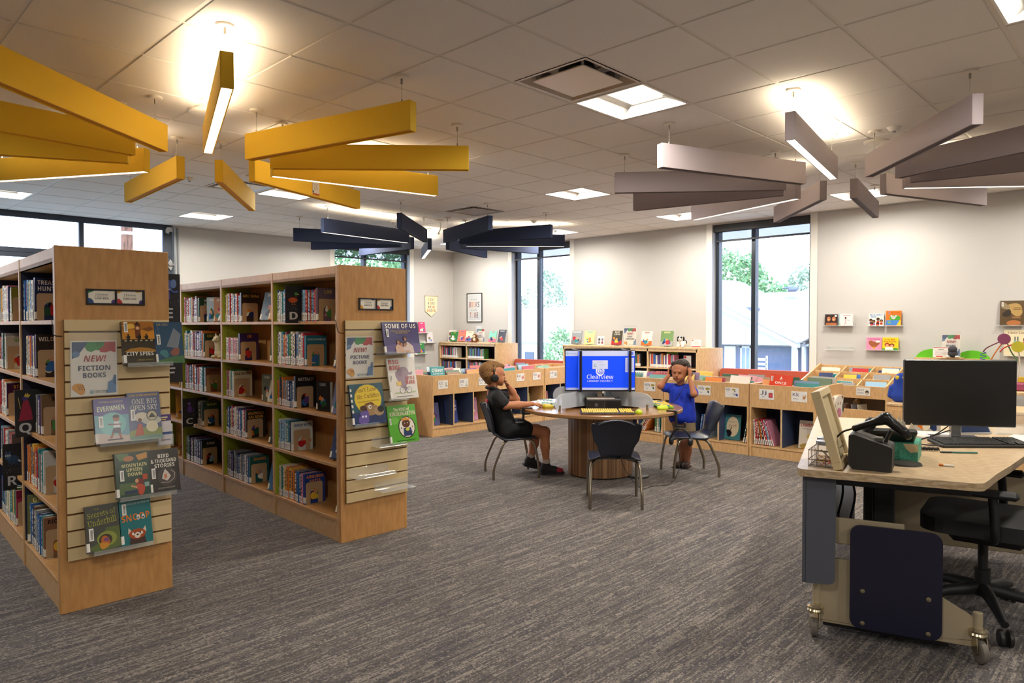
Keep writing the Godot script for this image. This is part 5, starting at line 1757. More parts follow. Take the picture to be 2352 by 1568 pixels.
func build_bins() -> void:
	var lt := func(x: float) -> Transform3D: return Transform3D(Basis.IDENTITY, v3(x, 0, -6.33))
	var rt := func(z: float) -> Transform3D: return Transform3D(Basis(Vector3.UP, deg_to_rad(-90)), v3(6.68, 0, z))
	# left row, facing the camera side; right row, facing the shelves
	bin_unit(lt.call(5.2), 0.985, 3, "maple book bin with Cc and Dd cards, left end of its row")
	bin_unit(lt.call(6.195), 0.985, 3, "maple book bin with Ee cards beside the seated boy")
	bin_unit(lt.call(7.19), 0.985, 3, "maple book bin with the Ff card, behind the computer table")
	bin_unit(rt.call(-5.13), 0.985, 3, "maple book bin with the first Hh card, left of the standing boy")
	bin_unit(rt.call(-4.137), 0.985, 3, "maple book bin with Hh cards behind the right chair")
	bin_unit(rt.call(-3.145), 0.65, 2, "maple book bin with Jj and Kk cards and cow panel end")
	var corn := func(b: B):
		b.line([v2(0.03, -0.03), v2(0.045, 0.0), v2(0.06, -0.02)], 0.004, Color("5a6a3a"))
		b.disc(0.045, 0.01, 0.008, 0.016, Color("a8a890"))
		b.disc(0.055, -0.02, 0.01, 0.008, Color("4a5a3a"))
	var duck := func(b: B):
		b.disc(0.045, -0.005, 0.012, 0.02, Color("d4d4ce"))
		b.disc(0.05, 0.022, 0.006, 0.008, Color("cfcfca"))
		b.rect(0.022, -0.034, 0.042, 0.008, Color("7a8a4a"))
	var ear := func(b: B):
		b.shape([v2(0.018, 0.0), v2(0.03, 0.022), v2(0.043, 0.006), v2(0.058, 0.026), v2(0.066, 0.0), v2(0.055, -0.028), v2(0.036, -0.03)], Color("d98a80"))
	var fence := func(b: B):
		for k in 5:
			b.rect(0.02, 0.022 - k * 0.011, 0.046, 0.006, Color("7c8272"))
	var hay := func(b: B):
		b.disc(0.042, 0.018, 0.026, 0.013, Color("a8923a"))
		b.disc(0.05, -0.014, 0.01, 0.012, Color("3a4a2e"))
		b.line([v2(0.03, 0.01), v2(0.05, -0.014)], 0.004, Color("6a5a2a"))
	var jam := func(b: B):
		b.rect(0.022, -0.03, 0.04, 0.046, Color("a8242c"))
		b.rect(0.024, 0.016, 0.036, 0.01, Color("d8d0c4"))
		b.disc(0.042, -0.008, 0.012, 0.012, Color("d85a5a"))
	var kit := func(b: B):
		b.disc(0.046, -0.008, 0.014, 0.01, Color("c88a4a"))
		b.disc(0.06, 0.004, 0.008, 0.008, Color("d8a86a"))
		for s in [[0.034, 0.02, 0.046, -0.005], [0.06, 0.022, 0.05, -0.004], [0.036, -0.03, 0.046, -0.01], [0.058, -0.03, 0.05, -0.01]]:
			b.line([v2(s[0], s[1]), v2(s[2], s[3])], 0.004, Color("9a5a2e"))
	var ivy := func(b: B):
		b.word("Ii", 0.018, -0.03, 0.026, Color("2c3354"), "", 0.018)
		b.blob(0.052, -0.022, 0.013, Color("3a4690"), 3)
		b.disc(0.02, 0.03, 0.02, 0.009, Color("a8923a"))
		b.disc(0.032, 0.012, 0.007, 0.008, Color("3a4a2e"))
	var lcard := func(x: float, y: float) -> Transform3D: return Transform3D(Basis.IDENTITY, v3(x, y, -6.3298))
	var rcard := func(z: float, y: float) -> Transform3D: return Transform3D(Basis(Vector3.UP, deg_to_rad(-90)), v3(6.6798, y, z))
	alphabet_card(lcard.call(5.36, 0.613), "Cc", "corn", "white alphabet card Cc", corn)
	alphabet_card(lcard.call(5.69, 0.613), "Dd", "duck", "white alphabet card Dd, next to the Cc card", duck)
	alphabet_card(lcard.call(6.015, 0.614), "Dd", "duck", "white alphabet card Dd partly behind the seated boy's head", duck)
	alphabet_card(lcard.call(6.697, 0.625), "Ee", "ear", "white alphabet card Ee, closer to the seated boy", ear)
	alphabet_card(lcard.call(7.017, 0.626), "Ee", "ear", "white alphabet card Ee, closer to the Ff card", ear)
	alphabet_card(lcard.call(7.367, 0.628), "Ff", "fence", "white alphabet card Ff", fence)
	alphabet_card(rcard.call(-4.317, 0.625), "Hh", "hay", "white alphabet card Hh left of the standing boy", hay)
	alphabet_card(rcard.call(-3.646, 0.627), "Hh", "hay", "white alphabet card Hh right of the standing boy", hay)
	alphabet_card(rcard.call(-3.331, 0.624), "", "", "white alphabet card shared by Hh and Ii", func(b: B):
		b.word("Hh", -0.042, 0.018, 0.022, Color("2c3354"), "", 0.042)
		b.word("hay", -0.045, 0.006, 0.007, Color("4a4a52"), "", 0.016)
		ivy.call(b))
	alphabet_card(rcard.call(-2.968, 0.629), "Jj", "jam", "white alphabet card Jj with a red jam jar", jam)
	alphabet_card(rcard.call(-2.647, 0.629), "Kk", "kitten", "white alphabet card Kk with a kitten", kit)
	# books leaning in the open bins, front cells then back cells
	var p := 0.322
	for k in 7:
		var nm: String = ["bin over the Cc card", "bin over the first Dd card", "bin over the second Dd card", "bin behind the seated boy's head", "bin over the first Ee card", "bin over the second Ee card", "bin over the Ff card"][k]
		var x := 5.2 + 0.17 + p * (k % 3) + 0.995 * (k / 3)
		bin_books(lt.call(0.0), x, 0.28, -0.1, 3, false, nm, 100 + k)
		bin_books(lt.call(0.0), x, 0.28, -0.46, 2, true, "back half of " + nm, 130 + k)
	for k in 7:
		var nm: String = ["bin left of the first Hh card", "bin over the first Hh card", "bin behind the standing boy", "bin over the second Hh card", "bin over the Hh and Ii card", "bin over the Jj card", "bin over the Kk card"][k]
		var z := [-4.62, -4.3, -3.97, -3.645, -3.325, -2.985, -2.66][k] as float
		bin_books(rt.call(0.0), z, 0.28, -0.1, 3, false, nm, 200 + k)
		bin_books(rt.call(0.0), z, 0.28, -0.46, 2, true, "back half of " + nm, 230 + k)
	# two that stand higher than the rest
	face_book(lt.call(0.0) * frame(v3(5.37, 0.527, -0.062), 0, -14), 0.215, 0.3, 0.012, "3f9aa2", "teal picture book with white title rising out of the leftmost bin", "picture books in the bins", func(b: B, w: float, h: float):
		b.rect(-w / 2, 0, w, h, Color("4a9ca4"))
		b.word("Oliver", 0, h * 0.78, h * 0.14, Color("eef2f0"), "b", w * 0.8)
		b.word("and his Coat", 0, h * 0.68, h * 0.06, Color("e0ece8"), "b", w * 0.7), false, "picture_book")
	face_book(rt.call(0.0) * frame(v3(-2.885, 0.515, -0.07), 0, -12, -3), 0.225, 0.31, 0.012, "d63a22", "bright orange-red picture book rising out of the bin over the Jj card", "picture books in the bins", func(b: B, w: float, h: float):
		b.rect(-w / 2, 0, w, h, Color("d8402a"))
		b.word("ONCE", 0, h * 0.7, h * 0.08, Color("f0e6dc"), "b", w * 0.5)
		b.line([v2(-0.012, h * 0.83), v2(0, h * 0.9), v2(0.012, h * 0.83)], 0.006, Color("f0e6dc"))
		b.line([v2(-0.012, h * 0.88), v2(0.012, h * 0.88)], 0.004, Color("f0e6dc"))
		b.disc(0, h * 0.92, 0.006, 0.006, Color("f0e6dc"))
		barcode(b, -w * 0.45, h * 0.78, 0.02, 0.05), false, "picture_book")
	# face-out books in the cubbies
	var cub := [
		[lt.call(0.0), 5.32, 0.19, 0.27, "5a5f90", "violet picture book with a red bird in the Cc cubby", ["BIRD"], "26264a"],
		[lt.call(0.0), 5.61, 0.19, 0.28, "2c4590", "dark blue picture book with balloons in the first Dd cubby", ["WHEN", "GRANDPA", "GETS BACK"], "d8dcf0"],
		[lt.call(0.0), 5.95, 0.19, 0.285, "c490b8", "pink picture book with a yellow animal in the second Dd cubby", ["BEDTIME"], "7a3a6a"],
		[lt.call(0.0), 6.94, 0.2, 0.27, "a8a86a", "olive picture book low in the Ee cubby by the table", ["GREEN POEM"], "3a4a2a"],
		[lt.call(0.0), 7.32, 0.2, 0.27, "c88a90", "pink picture book low in the Ff cubby", [], "ffffff"],
		[rt.call(0.0), -3.4, 0.19, 0.262, "3f7a80", "teal picture book with a pale oval and ink blot in a cubby", ["FRED"], "8a3a2a"],
		[rt.call(0.0), -2.6, 0.2, 0.27, "d4ccbe", "cream picture book with red title and yellow lion in the Kk cubby", ["LAWRENCE"], "a83a3a"]]
	for k in cub.size():
		var q: Array = cub[k]
		var bg := Color(q[4])
		var ink := Color(q[7])
		var lines: Array = q[6]
		face_book((q[0] as Transform3D) * frame(v3(q[1], 0.1165, -0.13), 0, -8), q[2], q[3], 0.012, q[4], q[5], "picture books facing out of the cubbies", func(b: B, w: float, h: float):
			if k == 5:
				b.rect(-w / 2, 0, w, h, bg)
				b.disc(w * 0.05, h * 0.52, w * 0.36, h * 0.4, Color("cfc2a4"))
				b.blob(-w * 0.14, h * 0.26, w * 0.17, Color("1e1c20"), 4)
				b.line([v2(-w * 0.1, h * 0.34), v2(0.0, h * 0.5)], 0.008, Color("1e1c20"))
				b.word("The Life of", w * 0.05, h * 0.68, h * 0.06, ink, "s", w * 0.5)
				b.word("Fred", w * 0.06, h * 0.5, h * 0.1, ink, "s", w * 0.44, 8)
			elif k == 6:
				b.rect(-w / 2, 0, w, h, bg)
				b.disc(0, h * 0.08, w * 0.44, h * 0.12, Color("a89050"))
				b.blob(0, h * 0.26, w * 0.12, Color("b89a30"), 5, 0.8)
				for m in 7:
					b.line([v2(0, h * 0.42), v2(cos(m * 0.5) * w * 0.2, h * 0.42 + absf(sin(m * 0.5)) * h * 0.16)], 0.003, Color("c8a83a"))
				b.disc(0, h * 0.42, w * 0.1, h * 0.07, Color("c8a83a"))
				b.word("LAWRENCE", 0, h * 0.78, h * 0.11, ink, "b", w * 0.86)
				b.rect(-w * 0.34, h * 0.7, w * 0.7, h * 0.012, Color("6a6a70"))
			else:
				plain_art(b, w, h, bg, lines, ink, 60 + k), false, "picture_book")
	# spines standing or slumped in the right row's cubbies
	var z := -3.105
	var r := RandomNumberGenerator.new()
	r.seed = 11
	for k in 11:
		var lean := 3.0 + k * 1.5
		var q: Array = TINTS[r.randi_range(0, 16)]
		var hh := 0.235 + 0.03 * r.randf()
		spine_book(Transform3D(Basis(Vector3.UP, 0), v3(6.72, 0.1165, z)) * frame(Vector3.ZERO, 0, 0, 0) * Transform3D(Basis(Vector3.RIGHT, deg_to_rad(-lean)), Vector3.ZERO), 0.2, hh, 0.013, q[1], "%s spined picture book, %s from left in the Jj cubby" % [q[0], ordinal(k)], "picture book spines in the cubbies")
		z += 0.0195
	z = -4.50
	for k in 10:
		var lean := -34.0 if k < 5 else (0.0 if k < 8 else -12.0)
		var q: Array = TINTS[[4, 14, 0, 4, 2, 10, 4, 9, 13, 11][k]]
		spine_book(Transform3D(Basis.IDENTITY, v3(6.72, 0.1165, z)) * Transform3D(Basis(Vector3.RIGHT, deg_to_rad(-lean)), Vector3.ZERO), 0.2, 0.25 if k < 5 else 0.235, 0.014, q[1], "%s spined picture book, %s from left in the cubby behind the table" % [q[0], ordinal(k)], "picture book spines in the cubbies")
		z += 0.021 if k < 4 else (0.15 if k == 4 else 0.024)
	z = -3.72
	for k in 5:
		var q: Array = TINTS[[7, 15, 4, 10, 6][k]]
		spine_book(Transform3D(Basis.IDENTITY, v3(6.72, 0.1165, z)) * Transform3D(Basis(Vector3.RIGHT, deg_to_rad(8)), Vector3.ZERO), 0.2, 0.25, 0.014, q[1], "%s spined picture book, %s from left in the cubby behind the right chair" % [q[0], ordinal(k)], "picture book spines in the cubbies")
		z += 0.024
	z = -3.225
	for k in 3:
		var q: Array = TINTS[[11, 0, 10][k]]
		spine_book(Transform3D(Basis.IDENTITY, v3(6.72, 0.1165, z)) * Transform3D(Basis(Vector3.RIGHT, deg_to_rad(10)), Vector3.ZERO), 0.2, 0.245, 0.013, q[1], "%s spined picture book, %s of three leaning beside the teal oval book" % [q[0], ordinal(k)], "picture book spines in the cubbies")
		z += 0.022
	build_cow_panel()
	build_sorter()
	# blue bin behind the green-sided bookcase
	var o := thing("recycling_bin", "blue-grey round bin with pale wooden rim behind the picture book display", "bin", v3(4.955, 0, -6.95))
	var b := B.new()
	b.lathe([v2(0, 0), v2(0.19, 0), v2(0.2, 0.02), v2(0.215, 0.72), v2(0, 0.72)], 32)
	put(b, "body", mat("5c7396", 0.5), o)
	b = B.new()
	b.lathe([v2(0.15, 0.72), v2(0.222, 0.72), v2(0.222, 0.75), v2(0.15, 0.75), v2(0.15, 0.72)], 32)
	put(b, "rim", mats["maple_pale"], o)
	b = B.new()
	b.lathe([v2(0.0, 0.751), v2(0.14, 0.751), v2(0.13, 0.8), v2(0.05, 0.82), v2(0.0, 0.82)], 24)
	put(b, "lid", mat("2a3550", 0.4), o)

func build_cow_panel() -> void:
	var o := thing("activity_panel", "wooden cow-shaped activity panel with spinning discs on the bin's end", "toy", v3(7.08, 0, -2.494))
	var b := B.new()
	b.prism(PackedVector2Array([v2(-0.2, 0.03), v2(0.19, 0.03), v2(0.2, 0.2), v2(0.17, 0.3), v2(0.19, 0.42), v2(0.12, 0.44), v2(-0.1, 0.44), v2(-0.2, 0.455), v2(-0.18, 0.3), v2(-0.195, 0.2)]), 0.0, 0.03)
	put(b, "board", mat("d8d0c4", 0.4), o)
	var head := PackedVector2Array()
	for k in 28:
		var a := TAU * k / 28
		head.append(v2(cos(a) * (0.115 + 0.022 * sin(a)), 0.51 + sin(a) * 0.115))
	b = B.new()
	b.prism(head, 0.03, 0.075)
	var hd := put(b, "cow_head", mat("e4ddd2", 0.35), o)
	for s in [-1.0, 1.0]:
		b = B.new()
		var p := PackedVector2Array()
		for k in 16:
			p.append(v2(s * 0.12 + cos(TAU * k / 16) * 0.048, 0.585 + sin(TAU * k / 16) * 0.04))
		b.prism(p, 0.0, 0.06)
		put(b, "ear", mats["maple_pale"], hd)
		b = B.new()
		b.t = Transform3D(Basis.IDENTITY, v3(0, 0, 0.0602))
		b.disc(s * 0.12, 0.585, 0.045, 0.038, Color("e0d6c8"))
		b.disc(s * 0.125, 0.585, 0.03, 0.028, Color("2a2224"))
		b.disc(s * 0.115, 0.58, 0.02, 0.02, Color("c98a9a"))
		put(b, "ear_print", paintmat(0.35), hd)
	b = B.new()
	b.t = Transform3D(Basis.IDENTITY, v3(0, 0, 0.0752))
	b.disc(-0.108, 0.5, 0.02, 0.05, Color("262226"))
	b.disc(0.108, 0.5, 0.02, 0.05, Color("262226"))
	b.disc(-0.032, 0.55, 0.008, 0.016, Color("1c1a1c"))
	b.disc(0.032, 0.55, 0.008, 0.016, Color("1c1a1c"))
	b.disc(0, 0.455, 0.062, 0.052, Color("d28aa4"))
	b.line([v2(-0.025, 0.44), v2(-0.012, 0.428), v2(0.012, 0.428), v2(0.025, 0.44)], 0.006, Color("a84a5c"))
	b.disc(-0.02, 0.478, 0.004, 0.006, Color("8a4a58"))
	b.disc(0.02, 0.478, 0.004, 0.006, Color("8a4a58"))
	put(b, "face_print", paintmat(0.35), hd)
	for q in [[-0.1, 0.335, 0.05, "e0b070", "c88a4a"], [0.1, 0.318, 0.085, "e0d0b8", "b83a2c"], [-0.1, 0.2, 0.055, "e0b878", "5a5a8c"], [0.06, 0.195, 0.06, "e8e0d4", "a82c3c"]]:
		b = B.new()
		b.t = Transform3D(Basis(Vector3.RIGHT, PI / 2), v3(q[0], q[1], 0))
		b.lathe([v2(0, 0.03), v2(0.012, 0.03), v2(0.012, 0.05), v2(q[2], 0.05), v2(q[2], 0.072), v2(0, 0.072)], 28)
		var dd := put(b, "spinning_disc", mat("d8a868", 0.4), o)
		b = B.new()
		b.t = Transform3D(Basis.IDENTITY, v3(q[0], q[1], 0.0722))
		var rr: float = q[2]
		b.disc(0, 0, rr * 0.95, rr * 0.95, Color(q[3]), 24)
		for k in 12:
			var a := TAU * k / 12.0
			b.line([v2(cos(a), sin(a)) * rr * 0.1, v2(cos(a + 0.35), sin(a + 0.35)) * rr * 0.5, v2(cos(a + 0.45), sin(a + 0.45)) * rr * 0.92], rr * 0.13, Color(q[4]))
		b.disc(0, 0, rr * 0.16, rr * 0.16, Color(q[3]), 10)
		put(b, "disc_print", paintmat(0.35), dd)

func build_sorter() -> void:
	# stepped board book unit against the right wall; local x along its front to the right (+z world), z out of the front (-x world)
	var tf := Transform3D(Basis(Vector3.UP, deg_to_rad(-90)), v3(9.2, 0, -3.66))
	var L := 1.07
	var D := 0.76
	var o := thing("board_book_unit", "stepped maple board book unit under the face-out books on the right wall", "book bin")
	o.transform = tf
	var side := PackedVector2Array([v2(0, 0), v2(D, 0), v2(D, 0.78), v2(D - 0.02, 0.78), v2(0.0, 0.565)])
	var b: B
	for x in [0.0, L - 0.02]:
		b = B.new()
		b.t = Transform3D(Basis(v3(0, 0, -1), v3(0, 1, 0), v3(1, 0, 0)), v3(x, 0, 0))
		b.prism(side, 0.0, 0.02)
		put(b, "side_panel", mats["maple_bin"], o)
	for k in 4:
		var z := -0.245 * k
		var y := 0.555 + 0.07 * k
		b = B.new()
		b.span(v3(0.02, 0.40 if k == 0 else y - 0.1, z - 0.016), v3(L - 0.02, y, z), 0.0015)
		put(b, "tier_front" if k < 3 else "back_panel", mats["maple_bin"], o)
		if k < 3:
			b = B.new()
			b.span(v3(0.02, y - 0.11, z - 0.24), v3(L - 0.02, y - 0.1, z - 0.004))
			put(b, "tier_floor", mats["maple_pale"], o)
			for x in [0.353, 0.703]:
				b = B.new()
				b.t = Transform3D(Basis(v3(0, 0, -1), v3(0, 1, 0), v3(1, 0, 0)), v3(x, 0, 0))
				b.prism(PackedVector2Array([v2(-z + 0.012, y - 0.1), v2(-z + 0.24, y - 0.1), v2(-z + 0.24, y + 0.06), v2(-z + 0.012, y - 0.012)]), 0.0, 0.014)
				put(b, "divider", mats["maple_pale"], o)
	b = B.new()
	b.span(v3(0.02, 0.1, -0.016), v3(L - 0.02, 0.26, 0.0), 0.0015)
	put(b, "lower_front", mats["maple_bin"], o)
	b = B.new()
	b.span(v3(0.02, 0, -0.04), v3(L - 0.02, 0.085, -0.02))
	put(b, "kick_panel", mats["maple_bin"], o)
	b = B.new()
	b.span(v3(0.02, 0.1, -0.45), v3(L - 0.02, 0.112, -0.016))
	b.span(v3(0.02, 0.112, -0.45), v3(L - 0.02, 0.44, -0.435))
	put(b, "lower_bin", mat("8a7866", 0.6), o)
	b = B.new()
	b.t = Transform3D(Basis(v3(0, 0, -1), v3(0, 1, 0), v3(1, 0, 0)), v3(0.62, 0, 0))
	b.prism(PackedVector2Array([v2(0.05, 0.12), v2(0.42, 0.12), v2(0.42, 0.38), v2(0.2, 0.34)]), 0.0, 0.014)
	put(b, "divider", mats["maple_pale"], o)
	# paper signs on the front
	for q in [[0.36, "half hidden behind the bin with the cow panel"], [0.80, "right of the wooden frame's top"]]:
		var s := thing("board_book_sign", "white board books sign " + q[1], "label card", Vector3.ZERO, 0, "board books signs")
		s.transform = tf * Transform3D(Basis.IDENTITY, v3(q[0], 0.49, 0.0))
		b = B.new()
		b.box(v3(0, 0, 0.0015), v3(0.16, 0.1, 0.003))
		put(b, "card", mat("e9e6e0", 0.45), s)
		b = B.new()
		b.t = Transform3D(Basis.IDENTITY, v3(0, 0, 0.0032))
		b.word("Board", -0.028, 0.008, 0.02, Color("2c3354"), "", 0.07)
		b.word("Books", -0.028, -0.028, 0.02, Color("2c3354"), "", 0.07)
		b.disc(0.045, -0.01, 0.024, 0.026, Color("8a7a5c"))
		b.disc(0.045, 0.0, 0.012, 0.012, Color("2a2622"))
		b.disc(0.045, -0.022, 0.016, 0.008, Color("d8cdb4"))
		put(b, "print", paintmat(), s)
	# board books in the nine cells
	var r := RandomNumberGenerator.new()
	r.seed = 21
	for tier in 3:
		for col in 3:
			for k in 3:
				var q: Array = TINTS[[7, 9, 10, 4, 0, 3, 6, 5, 15, 14, 8][r.randi_range(0, 10)]]
				var bw := r.randf_range(0.15, 0.24)
				var bg := Color(q[1])
				var x := 0.02 + 0.345 * col + 0.18 + r.randf_range(-0.04, 0.05)
				var at := tf * frame(v3(x, 0.456 + 0.07 * tier, -0.245 * tier - 0.07 - 0.05 * k), r.randf_range(-5, 5), -24)
				var ss := tier * 10 + col * 3 + k
				face_book(at, bw, r.randf_range(0.125, 0.17), 0.018, q[1], "%s board book, %s tier, %s column of stepped unit, %s back" % [q[0], ["front", "middle", "rear"][tier], ["left", "middle", "right"][col], ["first", "second", "third"][k]], "board books in the stepped unit", func(b2: B, w: float, h: float): plain_art(b2, w, h, bg, [], Color.WHITE, ss + 300), false, "board_book")
	for k in 4:
		var q: Array = TINTS[[4, 14, 15, 4][k]]
		face_book(tf * frame(v3(0.55 + 0.07 * k, 0.114, -0.08 - 0.02 * k), 70, -8), 0.16, 0.2, 0.016, q[1], "%s board book, %s in the unit's lower bin" % [q[0], ordinal(k)], "board books in the lower bin", func(b2: B, w: float, h: float): plain_art(b2, w, h, Color(q[1]), [], Color.WHITE, 340 + k), false, "board_book")

func low_bookcase(at: Vector3, L: float, cols: int, curved: bool, label: String) -> Node3D:
	# local x along the front to the right, z out of the front
	var o := thing("low_bookcase", label, "bookcase", at, -90)
	var D := 0.43
	var H := 0.96
	var b: B
	b = B.new()
	b.span(v3(-0.005, H - 0.025, -D), v3(L, H, 0.008), 0.002)
	b.span(v3(-0.005, H - 0.07, -0.02), v3(L, H - 0.025, 0.0))
	put(b, "top_panel", mats["maple_pale"], o)
	var pitch := (L - 0.02) / cols
	for k in cols + 1:
		b = B.new()
		b.span(v3(pitch * k, 0, -D), v3(pitch * k + 0.022, H - 0.025, 0), 0.001)
		put(b, "upright", mats["maple_pale"], o)
	for k in cols:
		for y in [0.095, 0.345, 0.635]:
			b = B.new()
			b.span(v3(pitch * k + 0.022, y - 0.02, -D + 0.01), v3(pitch * (k + 1), y, -0.002), 0.001)
			put(b, "shelf", mats["maple_pale"], o)
		b = B.new()
		b.span(v3(pitch * k + 0.022, 0.08, -D), v3(pitch * (k + 1), H - 0.03, -D + 0.01))
		put(b, "back_panel", mat("3a3d4e", 0.6), o)
	b = B.new()
	b.span(v3(0.02, 0, -0.03), v3(L, 0.075, -0.01))
	put(b, "kick_panel", mats["maple_pale"], o)
	if curved:
		var p := PackedVector2Array([v2(L + 0.002, 0.0)])
		for k in range(1, 11):
			var a := PI / 2 * k / 10.0
			p.append(v2(L + 0.002 + sin(a) * 0.2, -D + cos(a) * D))
		p.append(v2(L + 0.002, -D))
		b = B.new()
		b.t = Transform3D(Basis(v3(1, 0, 0), v3(0, 0, 1), v3(0, -1, 0)), v3(0, H - 0.001, 0))
		b.prism(p, 0.0, H - 0.001)
		put(b, "curved_end", mats["maple_pale"], o)
	return o

func build_bookcases() -> void:
	low_bookcase(v3(9.6, 0, -11.45), 1.7, 2, true, "low maple bookcase in the corner under the framed poster")
	low_bookcase(v3(9.6, 0, -8.02), 2.66, 3, true, "low maple bookcase under the wall between the two windows")
	# the upright books that fill them, a few pixels wide each
	var b := B.new()
	var r := RandomNumberGenerator.new()
	r.seed = 33
	for seg in [[-11.4, -10.95, 0.636], [-10.58, -10.12, 0.636], [-11.4, -10.95, 0.346], [-10.58, -10.0, 0.346], [-7.95, -7.2, 0.636], [-7.1, -6.4, 0.636], [-6.22, -5.78, 0.636], [-6.22, -5.6, 0.346], [-7.1, -6.4, 0.346], [-7.95, -7.2, 0.346]]:
		var z: float = seg[0]
		while z < seg[1]:
			var t := r.randf_range(0.014, 0.032)
			var h := r.randf_range(0.19, 0.225)
			b.paint(Color(TINTS[r.randi_range(0, 16)][1]))
			b.span(v3(9.63, seg[2], z), v3(9.77, seg[2] + h, z + t - 0.001), 0.001)
			b.paint(Color("e4e0d8"))
			b.span(v3(9.6292, seg[2] + 0.008, z + 0.0005), v3(9.64, seg[2] + 0.05, z + t - 0.0015))
			z += t
	tag(put(b, "small_books", paintmat(0.4)), "rows of upright children's books filling the low bookcases by the wall", "books", "", "stuff")
	# what stands on top
	var top := 0.9605
	var stand := func(z: float, w: float, h: float, hex: String, label: String, lines: Array, ink: String, eas: String, low := "000000"):
		var bg := Color(hex)
		var sd := int(absf(z) * 100)
		face_book(Transform3D(Basis.IDENTITY, v3(9.80, top + 0.006 + 0.004, z)) * frame(Vector3.ZERO, -72, -20), w, h, 0.018, hex, label, "face-out books on the low bookcases", func(b2: B, ww: float, hh: float): plain_art(b2, ww, hh, bg, lines, Color(ink), sd, Color(low)), false)
		easel(Transform3D(Basis.IDENTITY, v3(9.80, top, z)) * frame(Vector3.ZERO, -72), "black wire easel under the " + eas)
	stand.call(-11.22, 0.17, 0.21, "2f7a3a", "green book with a yellow burst on the corner bookcase", ["SUN"], "e8e040", "green yellow-burst book")
	stand.call(-10.97, 0.18, 0.245, "d4745a", "coral book with blue title on the corner bookcase", ["HIDE"], "3a62b0", "coral book")
	stand.call(-10.74, 0.17, 0.225, "e4d8b8", "cream book with a purple dress on the corner bookcase", ["QUEEN"], "8a6a5a", "cream purple-dress book", "8a6a98")
	stand.call(-10.04, 0.17, 0.23, "7fc0b0", "mint and pink book on the corner bookcase", ["SEA"], "d85a78", "mint and pink book", "c86a80")
	stand.call(-9.78, 0.17, 0.26, "3a3f4c", "dark book at the right end of the corner bookcase", ["NIGHT"], "c8c8d0", "dark right-end book")
	stand.call(-7.88, 0.19, 0.25, "8c9298", "grey book at the left end of the middle bookcase", ["TRICKSTER"], "e0e0e0", "grey left-end book", "6f7478")
	stand.call(-7.59, 0.19, 0.25, "c8d08a", "yellow-green book with blue top, second on the middle bookcase", ["SPRING"], "3a8ab8", "yellow-green book")
	stand.call(-7.0, 0.18, 0.255, "3a3a30", "dark book with red bands on the middle bookcase", ["PAST", "LIVES"], "e0d8c8", "dark red-banded book", "a82a2c")
	stand.call(-6.4, 0.18, 0.25, "d8d0c8", "white book with an orange figure on the middle bookcase", ["KIND"], "a8322c", "white orange-figure book", "c8622c")
	stand.call(-6.02, 0.2, 0.255, "6a8a58", "landscape book with a white goat on the middle bookcase", ["GOATS"], "e8d8a0", "white goat book", "9a9c98")
	# flyers and cards
	for q in [[-10.42, 0.2, 0.28, ["EARLY", "READERS"], "white flyer with coloured blobs behind the brown plush on corner bookcase"], [-6.75, 0.23, 0.3, ["EASY", "READERS"], "white flyer with coloured blobs on the middle bookcase"]]:
		flyer_holder(Transform3D(Basis(Vector3.UP, deg_to_rad(-80)), v3(9.86, 0, q[0])), 0, top + 0.006, q[1], q[2], q[3], q[4])
	for q in [[-11.34, 0.2, 0.25, "grid of dark cover pictures in a clear frame at the corner bookcase's left end"], [-7.38, 0.13, 0.16, "small white card with round animal drawings on the middle bookcase"], [-5.52, 0.15, 0.12, "small framed white card at the right end of the middle bookcase"]]:
		var o := thing("display_card", q[3], "sign", v3(9.86, top + 0.001, q[0]), -78)
		b = B.new()
		b.t = frame(Vector3.ZERO, 0, -8)
		b.span(v3(-q[1] / 2, 0.002, 0), v3(q[1] / 2, q[2], 0.004), 0.0005)
		b.span(v3(-q[1] / 2, 0.0, -0.04), v3(q[1] / 2, 0.003, 0.01))
		put(b, "card", mat("e2ddd6", 0.4), o)
		b = B.new()
		b.t = frame(Vector3.ZERO, 0, -8) * Transform3D(Basis.IDENTITY, v3(0, 0, 0.0042))
		if q[1] > 0.18:
			for k in 6:
				b.rect(-0.085 + 0.06 * (k % 3), 0.03 + 0.1 * (k / 3), 0.045, 0.075, Color(TINTS[[12, 8, 1, 14, 11, 16][k]][1]))
		elif q[1] < 0.14:
			for k in 4:
				b.disc(-0.03 + 0.06 * (k % 2), 0.045 + 0.055 * (k / 2), 0.02, 0.024, Color(["6a6a70", "8a3a4a", "3a3a48", "7a6a8a"][k]))
		else:
			b.rect(-0.07, 0.0, 0.14, 0.018, Color("b8382c"))
			b.rect(-0.07, 0.1, 0.02, 0.018, Color("a8342c"))
			for k in 4:
				b.rect(-0.045, 0.085 - k * 0.014, 0.09, 0.004, Color("7a7a80"))
		put(b, "print", paintmat(), o)
	var cf := thing("display_card", "white card with rounded coloured corners inside the middle bookcase", "sign", v3(9.68, 0.6355, -5.57), -80)
	b = B.new()
	b.span(v3(-0.06, 0, 0), v3(0.06, 0.2, 0.004), 0.0005)
	put(b, "card", mat("e6e0dc", 0.4), cf)
	b = B.new()
	b.t = Transform3D(Basis.IDENTITY, v3(0, 0, 0.0042))
	b.disc(-0.035, 0.175, 0.022, 0.02, Color("b02a34"))
	b.disc(0.04, 0.03, 0.018, 0.025, Color("34406a"))
	b.word("Easy", 0, 0.11, 0.014, Color("3a3a58"), "", 0.04)
	b.word("Readers", 0, 0.085, 0.014, Color("3a3a58"), "", 0.06)
	put(b, "print", paintmat(), cf)
